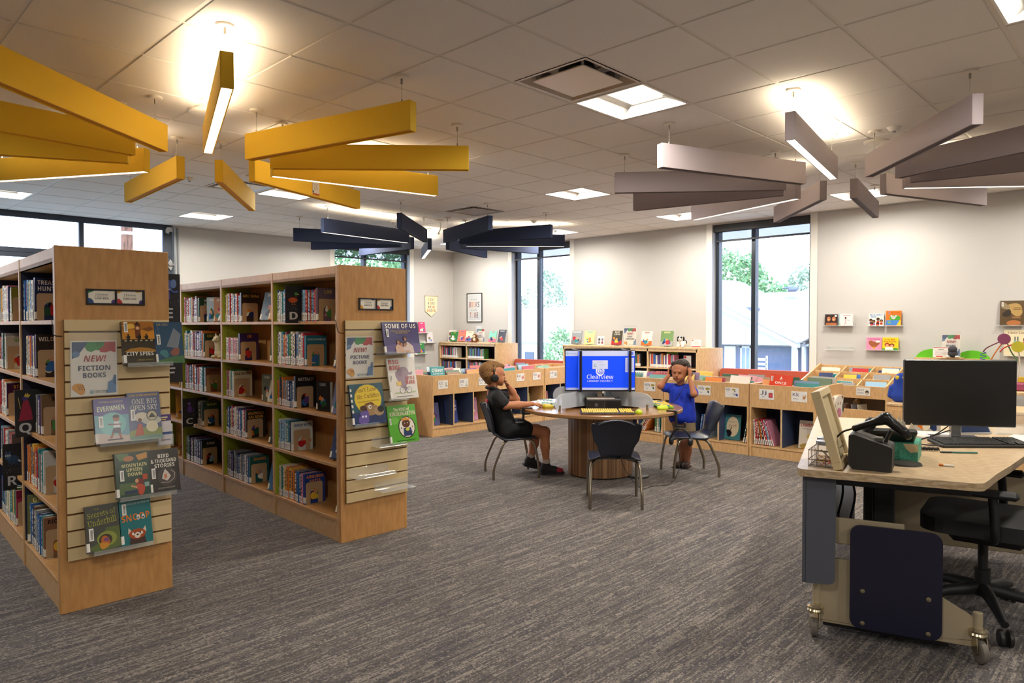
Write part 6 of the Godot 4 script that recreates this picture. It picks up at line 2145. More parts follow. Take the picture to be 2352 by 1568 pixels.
	face_book(Transform3D(Basis.IDENTITY, v3(9.7, 0.64, -5.85)) * frame(Vector3.ZERO, -66, -12), 0.17, 0.24, 0.014, "7aa83a", "lime and violet book propped in the middle bookcase's right bay", "face-out books on the low bookcases", func(b2: B, ww: float, hh: float): plain_art(b2, ww, hh, Color("8ab84a"), [], Color.WHITE, 77, Color("8a78b0")), false)
	# plush animals
	var o := thing("plush_toy", "brown and cream plush monkey sitting on the corner bookcase", "plush toy", v3(9.76, top, -10.5), -75)
	b = B.new()
	b.ell(v3(0, 0.05, 0), v3(0.06, 0.055, 0.05))
	b.ell(v3(0, 0.13, 0.01), v3(0.05, 0.048, 0.045))
	for s in [-1.0, 1.0]:
		b.ell(v3(s * 0.05, 0.135, 0.0), v3(0.016, 0.02, 0.012), 8)
		b.ell(v3(s * 0.05, 0.018, 0.05), v3(0.022, 0.018, 0.04), 10)
		b.ell(v3(s * 0.065, 0.06, 0.02), v3(0.018, 0.045, 0.018), 10)
	put(b, "fur", mat("6a3f26", 0.95), o)
	b = B.new()
	b.ell(v3(0, 0.122, 0.04), v3(0.034, 0.033, 0.02), 12)
	b.ell(v3(0, 0.055, 0.035), v3(0.035, 0.035, 0.022), 12)
	put(b, "face", mat("d8c4a4", 0.9), o)
	b = B.new()
	for s in [-1.0, 1.0]:
		b.ell(v3(s * 0.013, 0.135, 0.058), v3(0.005, 0.006, 0.004), 8)
	put(b, "eyes", mat("181412", 0.2), o)
	o = thing("plush_toy", "black and white plush dog sitting on the middle bookcase", "plush toy", v3(9.78, top, -5.73), -80)
	b = B.new()
	b.ell(v3(0.01, 0.06, -0.01), v3(0.058, 0.062, 0.065))
	b.ell(v3(-0.01, 0.135, 0.02), v3(0.046, 0.044, 0.046))
	b.ell(v3(-0.012, 0.122, 0.064), v3(0.022, 0.02, 0.022), 10)
	for s in [-1.0, 1.0]:
		b.tube([v3(s * 0.03, 0.08, 0.03), v3(s * 0.035, 0.018, 0.055)], [0.024, 0.02], 10)
		b.ell(v3(s * 0.037, 0.016, 0.07), v3(0.022, 0.016, 0.028), 10)
	put(b, "white_fur", mat("dcd6ca", 0.95), o)
	b = B.new()
	for s in [-1.0, 1.0]:
		b.ell(v3(s * 0.046 - 0.01, 0.13, 0.015), v3(0.017, 0.042, 0.025), 10)
		b.ell(v3(s * 0.02 - 0.011, 0.155, 0.045), v3(0.02, 0.02, 0.02), 10)
	b.ell(v3(0.02, 0.075, -0.045), v3(0.05, 0.045, 0.045), 12)
	b.ell(v3(-0.012, 0.128, 0.086), v3(0.009, 0.007, 0.006), 8)
	put(b, "black_fur", mat("1e1c1c", 0.9), o)
	# window benches
	bench(-9.52, -8.1, "coral upholstered bench back below the narrow window")
	bench(-5.14, -3.72, "coral upholstered bench back below the window with the green tree")

func bench(z0: float, z1: float, label: String) -> void:
	var o := thing("window_bench", label, "bench", v3(9.6, 0, z0), -90, "coral window benches")
	var L := z1 - z0
	var b := B.new()
	b.t = Transform3D(Basis.IDENTITY, v3(L / 2, 0.5, -0.42))
	b.prism(rounded(L, 0.3, 0.05), 0.0, 0.12)
	put(b, "back_cushion", mats["coral"], o)
	b = B.new()
	b.span(v3(0.0, 0.3, -0.3), v3(L, 0.42, 0.2), 0.03)
	put(b, "seat_cushion", mats["coral"], o)
	b = B.new()
	b.span(v3(0.02, 0, -0.4), v3(L - 0.02, 0.3, 0.16), 0.003)
	put(b, "base", mats["maple_pale"], o)

func build_wall_things() -> void:
	var b: B
	# pennant
	var o := thing("pennant", "cream felt pennant with colourful capital letters hanging near the corner", "pennant", v3(9.41, 0, WZ + 0.012))
	b = B.new()
	b.prism(PackedVector2Array([v2(-0.165, 1.93), v2(-0.16, 1.61), v2(0.0, 1.5), v2(0.16, 1.61), v2(0.165, 1.93)]), 0.0, 0.004)
	put(b, "felt", mat("e6d9b8", 0.85), o)
	b = B.new()
	b.tube([v3(-0.19, 1.93, 0.004), v3(0.19, 1.93, 0.004)], 0.006, 8)
	put(b, "rod", mat("b8a078", 0.6), o)
	b = B.new()
	b.tube([v3(-0.18, 1.93, 0.004), v3(0.0, 2.1, 0.0), v3(0.18, 1.93, 0.004)], 0.0015, 5)
	put(b, "string", mat("c8bca0", 0.8), o)
	b = B.new()
	b.t = Transform3D(Basis.IDENTITY, v3(0, 0, 0.0042))
	var hue := ["d98a2c", "c9502c", "26506a", "e0b04a", "8a3a3a", "3a6a72"]
	var rows := ["COOL", "KIDS", "READ", "BOOKS"]
	for k in 4:
		var s: String = rows[k]
		for m in s.length():
			b.word(s[m], (m - (s.length() - 1) / 2.0) * 0.047, 1.83 - k * 0.077, 0.05, Color(hue[(m + k * 2) % 6]), "b", 0.034)
	put(b, "print", paintmat(0.8), o)
	# framed poster on the right wall
	o = thing("framed_poster", "black framed poster about books and time on the corner's right wall", "poster", v3(WX - 0.001, 0, -10.81), -90)
	b = B.new()
	for q in [[-0.235, 1.378, 0.235, 1.393], [-0.235, 1.975, 0.235, 1.99], [-0.235, 1.393, -0.22, 1.975], [0.22, 1.393, 0.235, 1.975]]:
		b.span(v3(q[0], q[1], 0), v3(q[2], q[3], 0.02), 0.002)
	put(b, "frame", mat("1c1c1e", 0.4), o)
	b = B.new()
	b.span(v3(-0.22, 1.393, 0.002), v3(0.22, 1.975, 0.008))
	put(b, "sheet", mat("e9e7e2", 0.4), o)
	b = B.new()
	b.t = Transform3D(Basis.IDENTITY, v3(0, 0, 0.0084))
	b.rect(-0.19, 1.42, 0.38, 0.53, Color("cdd0d2"))
	b.word("so many", -0.02, 1.845, 0.03, Color("4a4a50"), "i", 0.2)
	var s2 := "BOOKS"
	for m in 5:
		b.word(s2[m], -0.14 + m * 0.066, 1.69, 0.115, Color(["9a3a2c", "c9762c", "d99a5a", "8a6a7a", "3a3a4a"][m]), "b", 0.055)
	b.word("so little", -0.02, 1.62, 0.03, Color("4a4a50"), "i", 0.2)
	s2 = "TIME"
	for m in 4:
		b.word(s2[m], -0.12 + m * 0.07, 1.47, 0.11, Color(["b85a2c", "c9862c", "8a3a3a", "6a4a4a"][m]), "b", 0.05 if s2[m] != "I" else 0.016)
	put(b, "print", paintmat(0.5), o)
	b = B.new()
	b.span(v3(-0.22, 1.393, 0.0105), v3(0.22, 1.975, 0.0125))
	put(b, "glazing", glass("f4f8f8", 0.03, 0.02), o)
	# white picture ledges on the left wall near the corner with a book on each
	for q in [[9.13, 1.165, "d0457a", "magenta", "highest ledge"], [9.34, 0.955, "d8d0d4", "pale", "middle ledge"], [9.11, 0.728, "3a8a4a", "green and yellow", "lowest ledge"]]:
		o = thing("picture_ledge", "white picture ledge by the corner, %s" % q[4], "shelf ledge", v3(q[0], q[1], WZ), 0, "white picture ledges")
		b = B.new()
		b.span(v3(-0.14, -0.025, 0), v3(0.14, -0.012, 0.1), 0.002)
		b.span(v3(-0.14, -0.025, 0.095), v3(0.14, 0.0, 0.1), 0.001)
		b.span(v3(-0.14, -0.025, 0), v3(0.14, 0.02, 0.008), 0.001)
		put(b, "tray", mat("d8d6d2", 0.4), o)
		var bg := Color(q[2])
		face_book(Transform3D(Basis.IDENTITY, v3(q[0], q[1] - 0.011, WZ + 0.055)) * frame(Vector3.ZERO, 0, -9), 0.17, 0.225, 0.016, q[2], "%s illustrated book on the %s near the corner" % [q[3], q[4]], "face-out books on the left wall", func(b2: B, w: float, h: float): plain_art(b2, w, h, bg, ["ZOO"], Color("f0e8d0"), int(q[1] * 50)), false)
	# clear ledges with board books on the right wall
	for q in [[-3.43, 1.295, 0.42, "clear ledge under the dark-haired faces board book"], [-2.85, 1.293, 0.44, "clear ledge under the orange mouse board book"], [-2.88, 0.972, 0.43, "clear ledge under the yellow and pink board books"], [-3.42, 0.965, 0.38, "empty clear ledge on the wall below the faces board book"], [-1.38, 1.294, 0.5, "clear ledge under the brown glossy woodland book"], [-1.3, 0.94, 0.5, "clear ledge under the cream two-figure book"]]:
		o = thing("acrylic_ledge", q[3], "shelf ledge", v3(WX - 0.001, q[1], q[0]), -90, "clear acrylic ledges on the right wall")
		b = B.new()
		b.span(v3(-q[2] / 2, -0.003, 0), v3(q[2] / 2, 0, 0.06), 0.0006)
		b.span(v3(-q[2] / 2, 0, 0.058), v3(q[2] / 2, 0.016, 0.06), 0.0005)
		b.span(v3(-q[2] / 2, 0, 0), v3(q[2] / 2, 0.045, 0.002), 0.0005)
		put(b, "tray", glass("eef4f2", 0.15, 0.02), o)
		b = B.new()
		for s in [-1.0, 1.0]:
			b.t = Transform3D(Basis(Vector3.RIGHT, PI / 2), v3(s * (q[2] / 2 - 0.04), 0.03, 0.002))
			b.lathe([v2(0, 0), v2(0.005, 0), v2(0.004, 0.002), v2(0, 0.002)], 10)
		put(b, "screws", mat("8a8a8c", 0.3, 0.8), o)
	var wall_book := func(z: float, y: float, w: float, h: float, t: float, hex: String, label: String, art: Callable):
		face_book(Transform3D(Basis.IDENTITY, v3(WX - 0.03, y + 0.001, z)) * frame(Vector3.ZERO, -90, -4), w, h, t, hex, label, "face-out books on the right wall", art, false, "board_book")
	wall_book.call(-3.53, 1.295, 0.17, 0.16, 0.02, "3a2c2c", "shaped board book with two smiling faces", func(b2: B, w: float, h: float):
		b2.rect(-w / 2, 0, w, h, Color("3a2c30"))
		for s in [-0.2, 0.2]:
			b2.disc(w * s, h * 0.62, w * 0.2, h * 0.26, Color("2a1e1c"))
			b2.disc(w * s, h * 0.6, w * 0.15, h * 0.2, Color("b8744c"))
			b2.disc(w * s, h * 0.53, w * 0.06, h * 0.03, Color("e8e0d8"))
		b2.rect(-w * 0.42, h * 0.05, w * 0.84, h * 0.22, Color("a8623a"))
		b2.disc(w * 0.34, h * 0.86, w * 0.1, h * 0.08, Color("e8e4e4")))
	wall_book.call(-3.34, 1.295, 0.18, 0.165, 0.025, "e0d8d4", "white board book with a thin pink drawn figure", func(b2: B, w: float, h: float):
		b2.rect(-w / 2, 0, w, h, Color("e4dcd8"))
		b2.rect(-w / 2, 0, w * 0.1, h, Color("a8c0c8"))
		b2.rect(-w * 0.2, h * 0.84, w * 0.55, h * 0.06, Color("d89aa4"))
		b2.disc(w * 0.0, h * 0.66, w * 0.07, h * 0.09, Color("4a3a3a"))
		b2.line([v2(0, h * 0.58), v2(0, h * 0.35), v2(-w * 0.06, h * 0.08)], w * 0.05, Color("d8a4ac"))
		b2.line([v2(0, h * 0.35), v2(w * 0.07, h * 0.08)], w * 0.05, Color("d8a4ac"))
		b2.line([v2(-w * 0.14, h * 0.5), v2(w * 0.3, h * 0.46)], w * 0.025, Color("9a7a7a"))
		b2.disc(-w * 0.4, h * 0.14, w * 0.05, w * 0.05, Color("7a9a3a")))
	wall_book.call(-2.955, 1.293, 0.185, 0.168, 0.02, "c8d0c8", "board book with a family of five under blue lettering", func(b2: B, w: float, h: float):
		b2.rect(-w / 2, 0, w, h, Color("d0d8d4"))
		b2.word("ME & FAMILY", 0.0, h * 0.82, h * 0.13, Color("3a6ab0"), "b", w * 0.84)
		b2.word("TREE", -w * 0.18, h * 0.66, h * 0.13, Color("3a6ab0"), "b", w * 0.36)
		for q in [[-0.36, 0.42, "7a4a2c"], [-0.16, 0.32, "8a5a3a"], [0.12, 0.5, "5a3a26"], [0.34, 0.36, "a86a44"], [-0.3, 0.14, "6a4028"], [0.1, 0.12, "8a4a30"]]:
			b2.disc(w * q[0], h * q[1] + h * 0.05, w * 0.11, h * 0.12, Color("2a1c16"))
			b2.disc(w * q[0], h * q[1], w * 0.08, h * 0.09, Color(q[2]))
			b2.rect(w * q[0] - w * 0.09, maxf(0.002, h * q[1] - h * 0.24), w * 0.18, h * 0.14, Color(["d8a82c", "5a8a3a", "b83a2c", "8a5aa0"][int(absf(q[0]) * 20) % 4])))
	wall_book.call(-2.748, 1.293, 0.182, 0.2, 0.02, "d8702a", "orange board book with a grey mouse on a blue book", func(b2: B, w: float, h: float):
		b2.rect(-w / 2, 0, w, h, Color("d9722c"))
		b2.word("7", -w * 0.3, h * 0.76, h * 0.18, Color("4a7ac0"), "b", w * 0.14)
		b2.word("BEST THINGS", w * 0.14, h * 0.86, h * 0.06, Color("8a3a1c"), "b", w * 0.5)
		b2.word("About Sharing", w * 0.12, h * 0.76, h * 0.06, Color("8a3a1c"), "b", w * 0.55)
		b2.disc(w * 0.1, h * 0.52, w * 0.36, h * 0.2, Color("4a9a3a"))
		b2.disc(0, h * 0.56, w * 0.15, h * 0.11, Color("b8b8b4"))
		b2.disc(-w * 0.14, h * 0.66, w * 0.07, h * 0.06, Color("b8b8b4"))
		b2.disc(w * 0.16, h * 0.66, w * 0.07, h * 0.06, Color("b8b8b4"))
		b2.shape([v2(-w * 0.5, h * 0.06), v2(w * 0.2, h * 0.04), v2(w * 0.4, h * 0.38), v2(-w * 0.46, h * 0.38)], Color("4a80c4"))
		b2.shape([v2(w * 0.2, h * 0.02), v2(w * 0.48, h * 0.02), v2(w * 0.48, h * 0.4), v2(w * 0.4, h * 0.36)], Color("e0c02c"))
		b2.blob(-w * 0.26, h * 0.24, w * 0.08, Color("7ab04a"), 2))
	wall_book.call(-2.98, 0.972, 0.19, 0.17, 0.02, "d88aac", "pink board book with a brown heart", func(b2: B, w: float, h: float):
		b2.rect(-w / 2, 0, w, h, Color("db8fb0"))
		b2.rect(-w * 0.4, h * 0.84, w * 0.8, h * 0.06, Color("b04a78"))
		b2.shape([v2(0, h * 0.12), v2(w * 0.36, h * 0.5), v2(w * 0.38, h * 0.7), v2(w * 0.2, h * 0.78), v2(0, h * 0.66), v2(-w * 0.2, h * 0.78), v2(-w * 0.36, h * 0.68), v2(-w * 0.32, h * 0.46)], Color("9a5a3c"))
		b2.shape([v2(0, h * 0.1), v2(w * 0.14, h * 0.26), v2(-w * 0.14, h * 0.26)], Color("d89a2c"))
		b2.disc(w * 0.24, h * 0.68, w * 0.15, h * 0.08, Color("ece0e4")))
	wall_book.call(-2.782, 0.972, 0.19, 0.172, 0.02, "e0c42c", "yellow board book with two children hugging", func(b2: B, w: float, h: float):
		b2.rect(-w / 2, 0, w, h, Color("e4c72e"))
		b2.word("Loving", -w * 0.02, h * 0.78, h * 0.13, Color("b0342c"), "sb", w * 0.6)
		b2.word("Kindness", -w * 0.02, h * 0.62, h * 0.13, Color("b0342c"), "sb", w * 0.8)
		b2.rect(-w / 2, 0, w, h * 0.16, Color("4a9a3a"))
		for q in [[-0.2, 0.4, "a83a2c"], [0.1, 0.36, "7a2c22"]]:
			b2.disc(w * q[0], h * (q[1] + 0.04), w * 0.16, h * 0.15, Color(q[2]))
			b2.disc(w * q[0], h * q[1], w * 0.1, h * 0.1, Color("d8a478"))
		b2.shape([v2(-w * 0.34, h * 0.06), v2(w * 0.2, h * 0.06), v2(w * 0.14, h * 0.28), v2(-w * 0.28, h * 0.28)], Color("e8e4dc"))
		b2.rect(w * 0.22, h * 0.08, w * 0.22, h * 0.12, Color("3a8a34")))
	wall_book.call(-1.48, 1.294, 0.235, 0.3, 0.014, "4a3826", "large brown glossy woodland picture book at the right edge", func(b2: B, w: float, h: float):
		b2.rect(-w / 2, 0, w, h, Color("54402a"))
		b2.blob(w * 0.12, h * 0.66, w * 0.32, Color("a88a52"), 3)
		b2.blob(-w * 0.2, h * 0.5, w * 0.18, Color("2e2419"), 6)
		b2.blob(-w * 0.28, h * 0.78, w * 0.16, Color("8a7a5a"), 9)
		b2.disc(w * 0.08, h * 0.12, w * 0.3, h * 0.11, Color("a86a3c"))
		b2.rect(w * 0.0, h * 0.3, w * 0.36, h * 0.07, Color("8a6238"))
		b2.rect(w * 0.06, h * 0.7, w * 0.3, h * 0.025, Color("6a5228"))
		b2.rect(w * 0.06, h * 0.64, w * 0.34, h * 0.025, Color("6a5228"))
		barcode(b2, -w * 0.44, h * 0.78, 0.02, 0.05))
	wall_book.call(-1.42, 0.94, 0.27, 0.31, 0.014, "d8cca8", "large cream picture book with two small figures at the right edge", func(b2: B, w: float, h: float):
		b2.rect(-w / 2, 0, w, h, Color("dacfae"))
		b2.word("Silver Linings", w * 0.06, h * 0.84, h * 0.08, Color("8a6a5a"), "b", w * 0.86)
		b2.shape([v2(-w * 0.2, h * 0.3), v2(w * 0.1, h * 0.32), v2(w * 0.06, h * 0.58), v2(-w * 0.14, h * 0.58)], Color("7ab0ac"))
		b2.line([v2(-w * 0.1, h * 0.58), v2(-w * 0.1, h * 0.74)], w * 0.05, Color("5a6a6a"))
		b2.line([v2(w * 0.0, h * 0.58), v2(w * 0.0, h * 0.74)], w * 0.05, Color("5a6a6a"))
		b2.disc(-w * 0.05, h * 0.26, w * 0.08, h * 0.08, Color("c08a68"))
		b2.shape([v2(w * 0.12, h * 0.28), v2(w * 0.44, h * 0.28), v2(w * 0.38, h * 0.54), v2(w * 0.18, h * 0.54)], Color("c85a4a"))
		b2.disc(w * 0.28, h * 0.62, w * 0.1, h * 0.1, Color("6a4a34"))
		b2.disc(w * 0.28, h * 0.6, w * 0.075, h * 0.075, Color("b88a68")))

# smooth union of tapered capsules, meshed as surface nets into b; bones: [from, to, radius, radius]
func flesh(b: B, bones: Array, cell: float, K: float) -> void:
	var lo := v3(INF, INF, INF)
	var hi := -lo
	for q in bones:
		var m: float = maxf(q[2], q[3]) + cell * 3.0
		lo = lo.min((q[0] as Vector3).min(q[1]) - v3(m, m, m))
		hi = hi.max((q[0] as Vector3).max(q[1]) + v3(m, m, m))
	var nx := int((hi.x - lo.x) / cell) + 2
	var ny := int((hi.y - lo.y) / cell) + 2
	var nz := int((hi.z - lo.z) / cell) + 2
	var F := PackedFloat32Array()
	F.resize(nx * ny * nz)
	var sy := nx
	var sz := nx * ny
	var far := 4.5 / K
	for q in bones:
		var p0: Vector3 = q[0]
		var p1: Vector3 = q[1]
		var r0: float = q[2]
		var r1: float = q[3]
		var m := maxf(r0, r1) + far
		var a := ((p0.min(p1) - v3(m, m, m) - lo) / cell).max(Vector3.ZERO)
		var z := ((p0.max(p1) + v3(m, m, m) - lo) / cell).min(v3(nx - 1, ny - 1, nz - 1))
		var ba := p1 - p0
		var inv := 1.0 / maxf(ba.length_squared(), 1e-9)
		for k in range(int(a.z), int(z.z) + 1):
			for j in range(int(a.y), int(z.y) + 1):
				var at := k * sz + j * sy
				for i in range(int(a.x), int(z.x) + 1):
					var p := lo + v3(i, j, k) * cell - p0
					var t := clampf(p.dot(ba) * inv, 0.0, 1.0)
					var d := (p - ba * t).length() - lerpf(r0, r1, t)
					if d < far:
						F[at + i] += exp(-K * d)
	var id := PackedInt32Array()
	id.resize(F.size())
	id.fill(-1)
	var P := PackedVector3Array()
	var off := [0, 1, sy, sy + 1, sz, sz + 1, sz + sy, sz + sy + 1]
	var E := [[0, 1], [2, 3], [4, 5], [6, 7], [0, 2], [1, 3], [4, 6], [5, 7], [0, 4], [1, 5], [2, 6], [3, 7]]
	for k in nz - 1:
		for j in ny - 1:
			for i in nx - 1:
				var at := i + j * sy + k * sz
				var n := 0
				for o in off:
					if F[at + o] > 1.0:
						n += 1
				if n == 0 or n == 8:
					continue
				var s := Vector3.ZERO
				var c := 0
				for e in E:
					var f0 := F[at + off[e[0]]]
					var f1 := F[at + off[e[1]]]
					if (f0 > 1.0) == (f1 > 1.0):
						continue
					var v0 := log(maxf(f0, 1e-6))
					var v1 := log(maxf(f1, 1e-6))
					var t := v0 / (v0 - v1)
					var c0 := v3(e[0] & 1, (e[0] >> 1) & 1, e[0] >> 2)
					var c1 := v3(e[1] & 1, (e[1] >> 1) & 1, e[1] >> 2)
					s += c0.lerp(c1, t)
					c += 1
				id[at] = P.size()
				P.append(lo + (v3(i, j, k) + s / c) * cell)
	var Q := []
	var NN := PackedVector3Array()
	NN.resize(P.size())
	for k in range(1, nz - 1):
		for j in range(1, ny - 1):
			for i in range(1, nx - 1):
				var at := i + j * sy + k * sz
				var inside := F[at] > 1.0
				for ax in 3:
					var st: int = [1, sy, sz][ax]
					if (F[at + st] > 1.0) == inside:
						continue
					var u: int = [sy, sz, 1][ax]
					var w: int = [sz, 1, sy][ax]
					var f := [id[at - u - w], id[at - w], id[at], id[at - u]]
					if f.min() < 0:
						continue
					if not inside:
						f.reverse()
					Q.append(f)
					var nn := (P[f[2]] - P[f[0]]).cross(P[f[3]] - P[f[1]])
					for g in f:
						NN[g] += nn
	for f in Q:
		var n0 := NN[f[0]].normalized()
		var n1 := NN[f[1]].normalized()
		var n2 := NN[f[2]].normalized()
		var n3 := NN[f[3]].normalized()
		b.smooth(P[f[0]], P[f[1]], P[f[2]], n0, n1, n2)
		b.smooth(P[f[0]], P[f[2]], P[f[3]], n0, n2, n3)

# a child's hand: wrist, direction of the fingers, back of the hand, which side the thumb leaves (+1 / -1), curl of the fingers in degrees
func hand(b: B, wrist: Vector3, dir: Vector3, back: Vector3, thumb: float, curl: float, s := 0.82) -> void:
	var f := dir.normalized()
	var side := back.cross(f).normalized() * thumb
	var up := f.cross(side) * thumb
	up = up.normalized() * signf(up.dot(back))
	var bones := []
	var at := func(x: float, y: float, z: float) -> Vector3: return wrist + (f * x + side * y + up * z) * s
	for k in 4:
		var y := 0.024 - 0.016 * k
		bones.append([at.call(0.0, y * 0.6, 0), at.call(0.062 - 0.004 * absf(k - 1.2), y, 0.002), 0.0115 * s, 0.0095 * s])
		var p: Vector3 = at.call(0.062 - 0.004 * absf(k - 1.2), y, 0.002)
		var a := curl * 0.35
		var d := f * cos(deg_to_rad(a)) - up * sin(deg_to_rad(a)) + side * (0.12 - 0.08 * k)
		var ln: float = [0.036, 0.04, 0.037, 0.029][k]
		for j in 3:
			var q: Vector3 = p + d.normalized() * ln * [1.0, 0.68, 0.52][j] * s
			bones.append([p, q, (0.0082 - 0.0006 * j) * s, (0.0078 - 0.0008 * j) * s])
			p = q
			a += curl * [0.6, 0.4, 0.3][j]
			d = f * cos(deg_to_rad(a)) - up * sin(deg_to_rad(a)) + side * (0.08 - 0.06 * k)
	bones.append([at.call(0.012, 0.018, -0.004), at.call(0.034, 0.042, -0.01), 0.012 * s, 0.0095 * s])
	bones.append([at.call(0.034, 0.042, -0.01), at.call(0.058, 0.05, -0.016), 0.0092 * s, 0.0085 * s])
	bones.append([at.call(0.058, 0.05, -0.016), at.call(0.08, 0.048, -0.022), 0.0085 * s, 0.007 * s])
	bones.append([at.call(-0.02, 0, 0), at.call(0.01, 0, 0), 0.02 * s, 0.018 * s])
	flesh(b, bones, 0.003, 420.0)

func make_chair() -> Node3D:
	# faces -z; origin on the floor under the middle of the seat
	var o := Node3D.new()
	o.name = numbered("school_chair")
	add_child(o)
	var prof := curve([v3(0, 0.338, -0.19), v3(0, 0.356, -0.165), v3(0, 0.356, -0.06), v3(0, 0.346, 0.05), v3(0, 0.352, 0.115), v3(0, 0.388, 0.155), v3(0, 0.45, 0.168), v3(0, 0.54, 0.192), v3(0, 0.625, 0.222), v3(0, 0.637, 0.232)], 4)
	var n := prof.size()
	var wide := [[0.0, 0.15], [0.06, 0.178], [0.25, 0.185], [0.42, 0.18], [0.5, 0.13], [0.56, 0.102], [0.66, 0.12], [0.76, 0.158], [0.86, 0.172], [0.95, 0.158], [1.0, 0.125]]
	var half := func(t: float) -> float:
		for k in wide.size() - 1:
			if t <= wide[k + 1][0]:
				return lerpf(wide[k][1], wide[k + 1][1], smoothstep(wide[k][0], wide[k + 1][0], t))
		return 0.12
	var rings := []
	var M := 12
	for i in n:
		var t := float(i) / (n - 1)
		var w: float = half.call(t)
		var d: Vector3 = (prof[mini(i + 1, n - 1)] - prof[maxi(i - 1, 0)]).normalized()
		var nn := Vector3.RIGHT.cross(d).normalized()         # up on the seat, forward on the back
		var row := []
		for k in M + 1:
			var u := -1.0 + 2.0 * k / M
			var bow := (0.030 if t > 0.55 else 0.012) * u * u
			var p: Vector3 = prof[i] + v3(u * w, 0, 0) - nn * 0.0 + nn * bow
			row.append([p + nn * 0.006, p - nn * 0.007])
		rings.append(row)
	var b := B.new()
	var grid := func(layer: int, flip: bool):
		var NM := []
		for i in n:
			var r := []
			for k in M + 1:
				var du: Vector3 = rings[i][mini(k + 1, M)][layer] - rings[i][maxi(k - 1, 0)][layer]
				var dv: Vector3 = rings[mini(i + 1, n - 1)][k][layer] - rings[maxi(i - 1, 0)][k][layer]
				r.append(du.cross(dv).normalized() * (-1.0 if flip else 1.0))
			NM.append(r)
		for i in n - 1:
			for k in M:
				var q := [[i, k], [i, k + 1], [i + 1, k + 1], [i + 1, k]]
				if flip:
					q.reverse()
				var v := []
				var m := []
				for e in q:
					v.append(rings[e[0]][e[1]][layer])
					m.append(NM[e[0]][e[1]])
				b.smooth(v[0], v[1], v[2], m[0], m[1], m[2])
				b.smooth(v[0], v[2], v[3], m[0], m[2], m[3])
	grid.call(0, false)
	grid.call(1, true)
	# rolled rim
	var rim := []
	for k in M + 1:
		rim.append((rings[0][k][0] + rings[0][k][1]) * 0.5)
	for i in range(1, n):
		rim.append((rings[i][M][0] + rings[i][M][1]) * 0.5)
	for k in range(M - 1, -1, -1):
		rim.append((rings[n - 1][k][0] + rings[n - 1][k][1]) * 0.5)
	for i in range(n - 2, -1, -1):
		rim.append((rings[i][0][0] + rings[i][0][1]) * 0.5)
	b.tube(rim, 0.0085, 8)
	put(b, "seat_shell", mat("20242f", 0.36), o)
	b = B.new()
	for s in [-1.0, 1.0]:
		b.tube(curve([v3(s * 0.035, 0.372, 0.158), v3(s * 0.03, 0.36, 0.15), v3(0.0, 0.353, 0.143)], 3), 0.006, 8)
	put(b, "handle_slot", mat("101218", 0.5), o)
	for s in [-1.0, 1.0]:
		b = B.new()
		b.tube(curve([v3(s * 0.10, 0.332, -0.05), v3(s * 0.145, 0.331, -0.11), v3(s * 0.172, 0.31, -0.145), v3(s * 0.182, 0.26, -0.165), v3(s * 0.186, 0.12, -0.19), v3(s * 0.186, 0.0, -0.196)], 4), 0.0115, 10)
		put(b, "leg", mat("8f8574", 0.28, 0.9), o)
		b = B.new()
		b.tube(curve([v3(s * 0.10, 0.326, 0.02), v3(s * 0.145, 0.325, 0.08), v3(s * 0.17, 0.3, 0.115), v3(s * 0.178, 0.24, 0.145), v3(s * 0.184, 0.10, 0.20), v3(s * 0.185, 0.0, 0.203)], 4), 0.0115, 10)
		put(b, "leg", mat("8f8574", 0.28, 0.9), o)
	return o

func headphones(tf: Transform3D, R: float, label: String, mats2 := "16171b") -> void:
	# band over +y, cups on +-z, origin between the cups
	var o := thing("headphones", label, "headphones")
	o.transform = tf
	var arc := []
	for k in 15:
		var a := PI * k / 14.0
		arc.append(v3(0, sin(a) * R * 1.3, cos(a) * R * 1.02))
	var b := B.new()
	b.tube(arc, 0.0075, 8)
	put(b, "headband", mat(mats2, 0.4), o)
	for s in [-1.0, 1.0]:
		b = B.new()
		b.t = Transform3D(Basis(Vector3.RIGHT, s * PI / 2), v3(0, -0.012, s * R))
		b.lathe([v2(0, -0.012), v2(0.026, -0.012), v2(0.034, -0.004), v2(0.034, 0.01), v2(0.024, 0.02), v2(0, 0.022)], 20)
		put(b, "ear_cup", mat(mats2, 0.45), o)

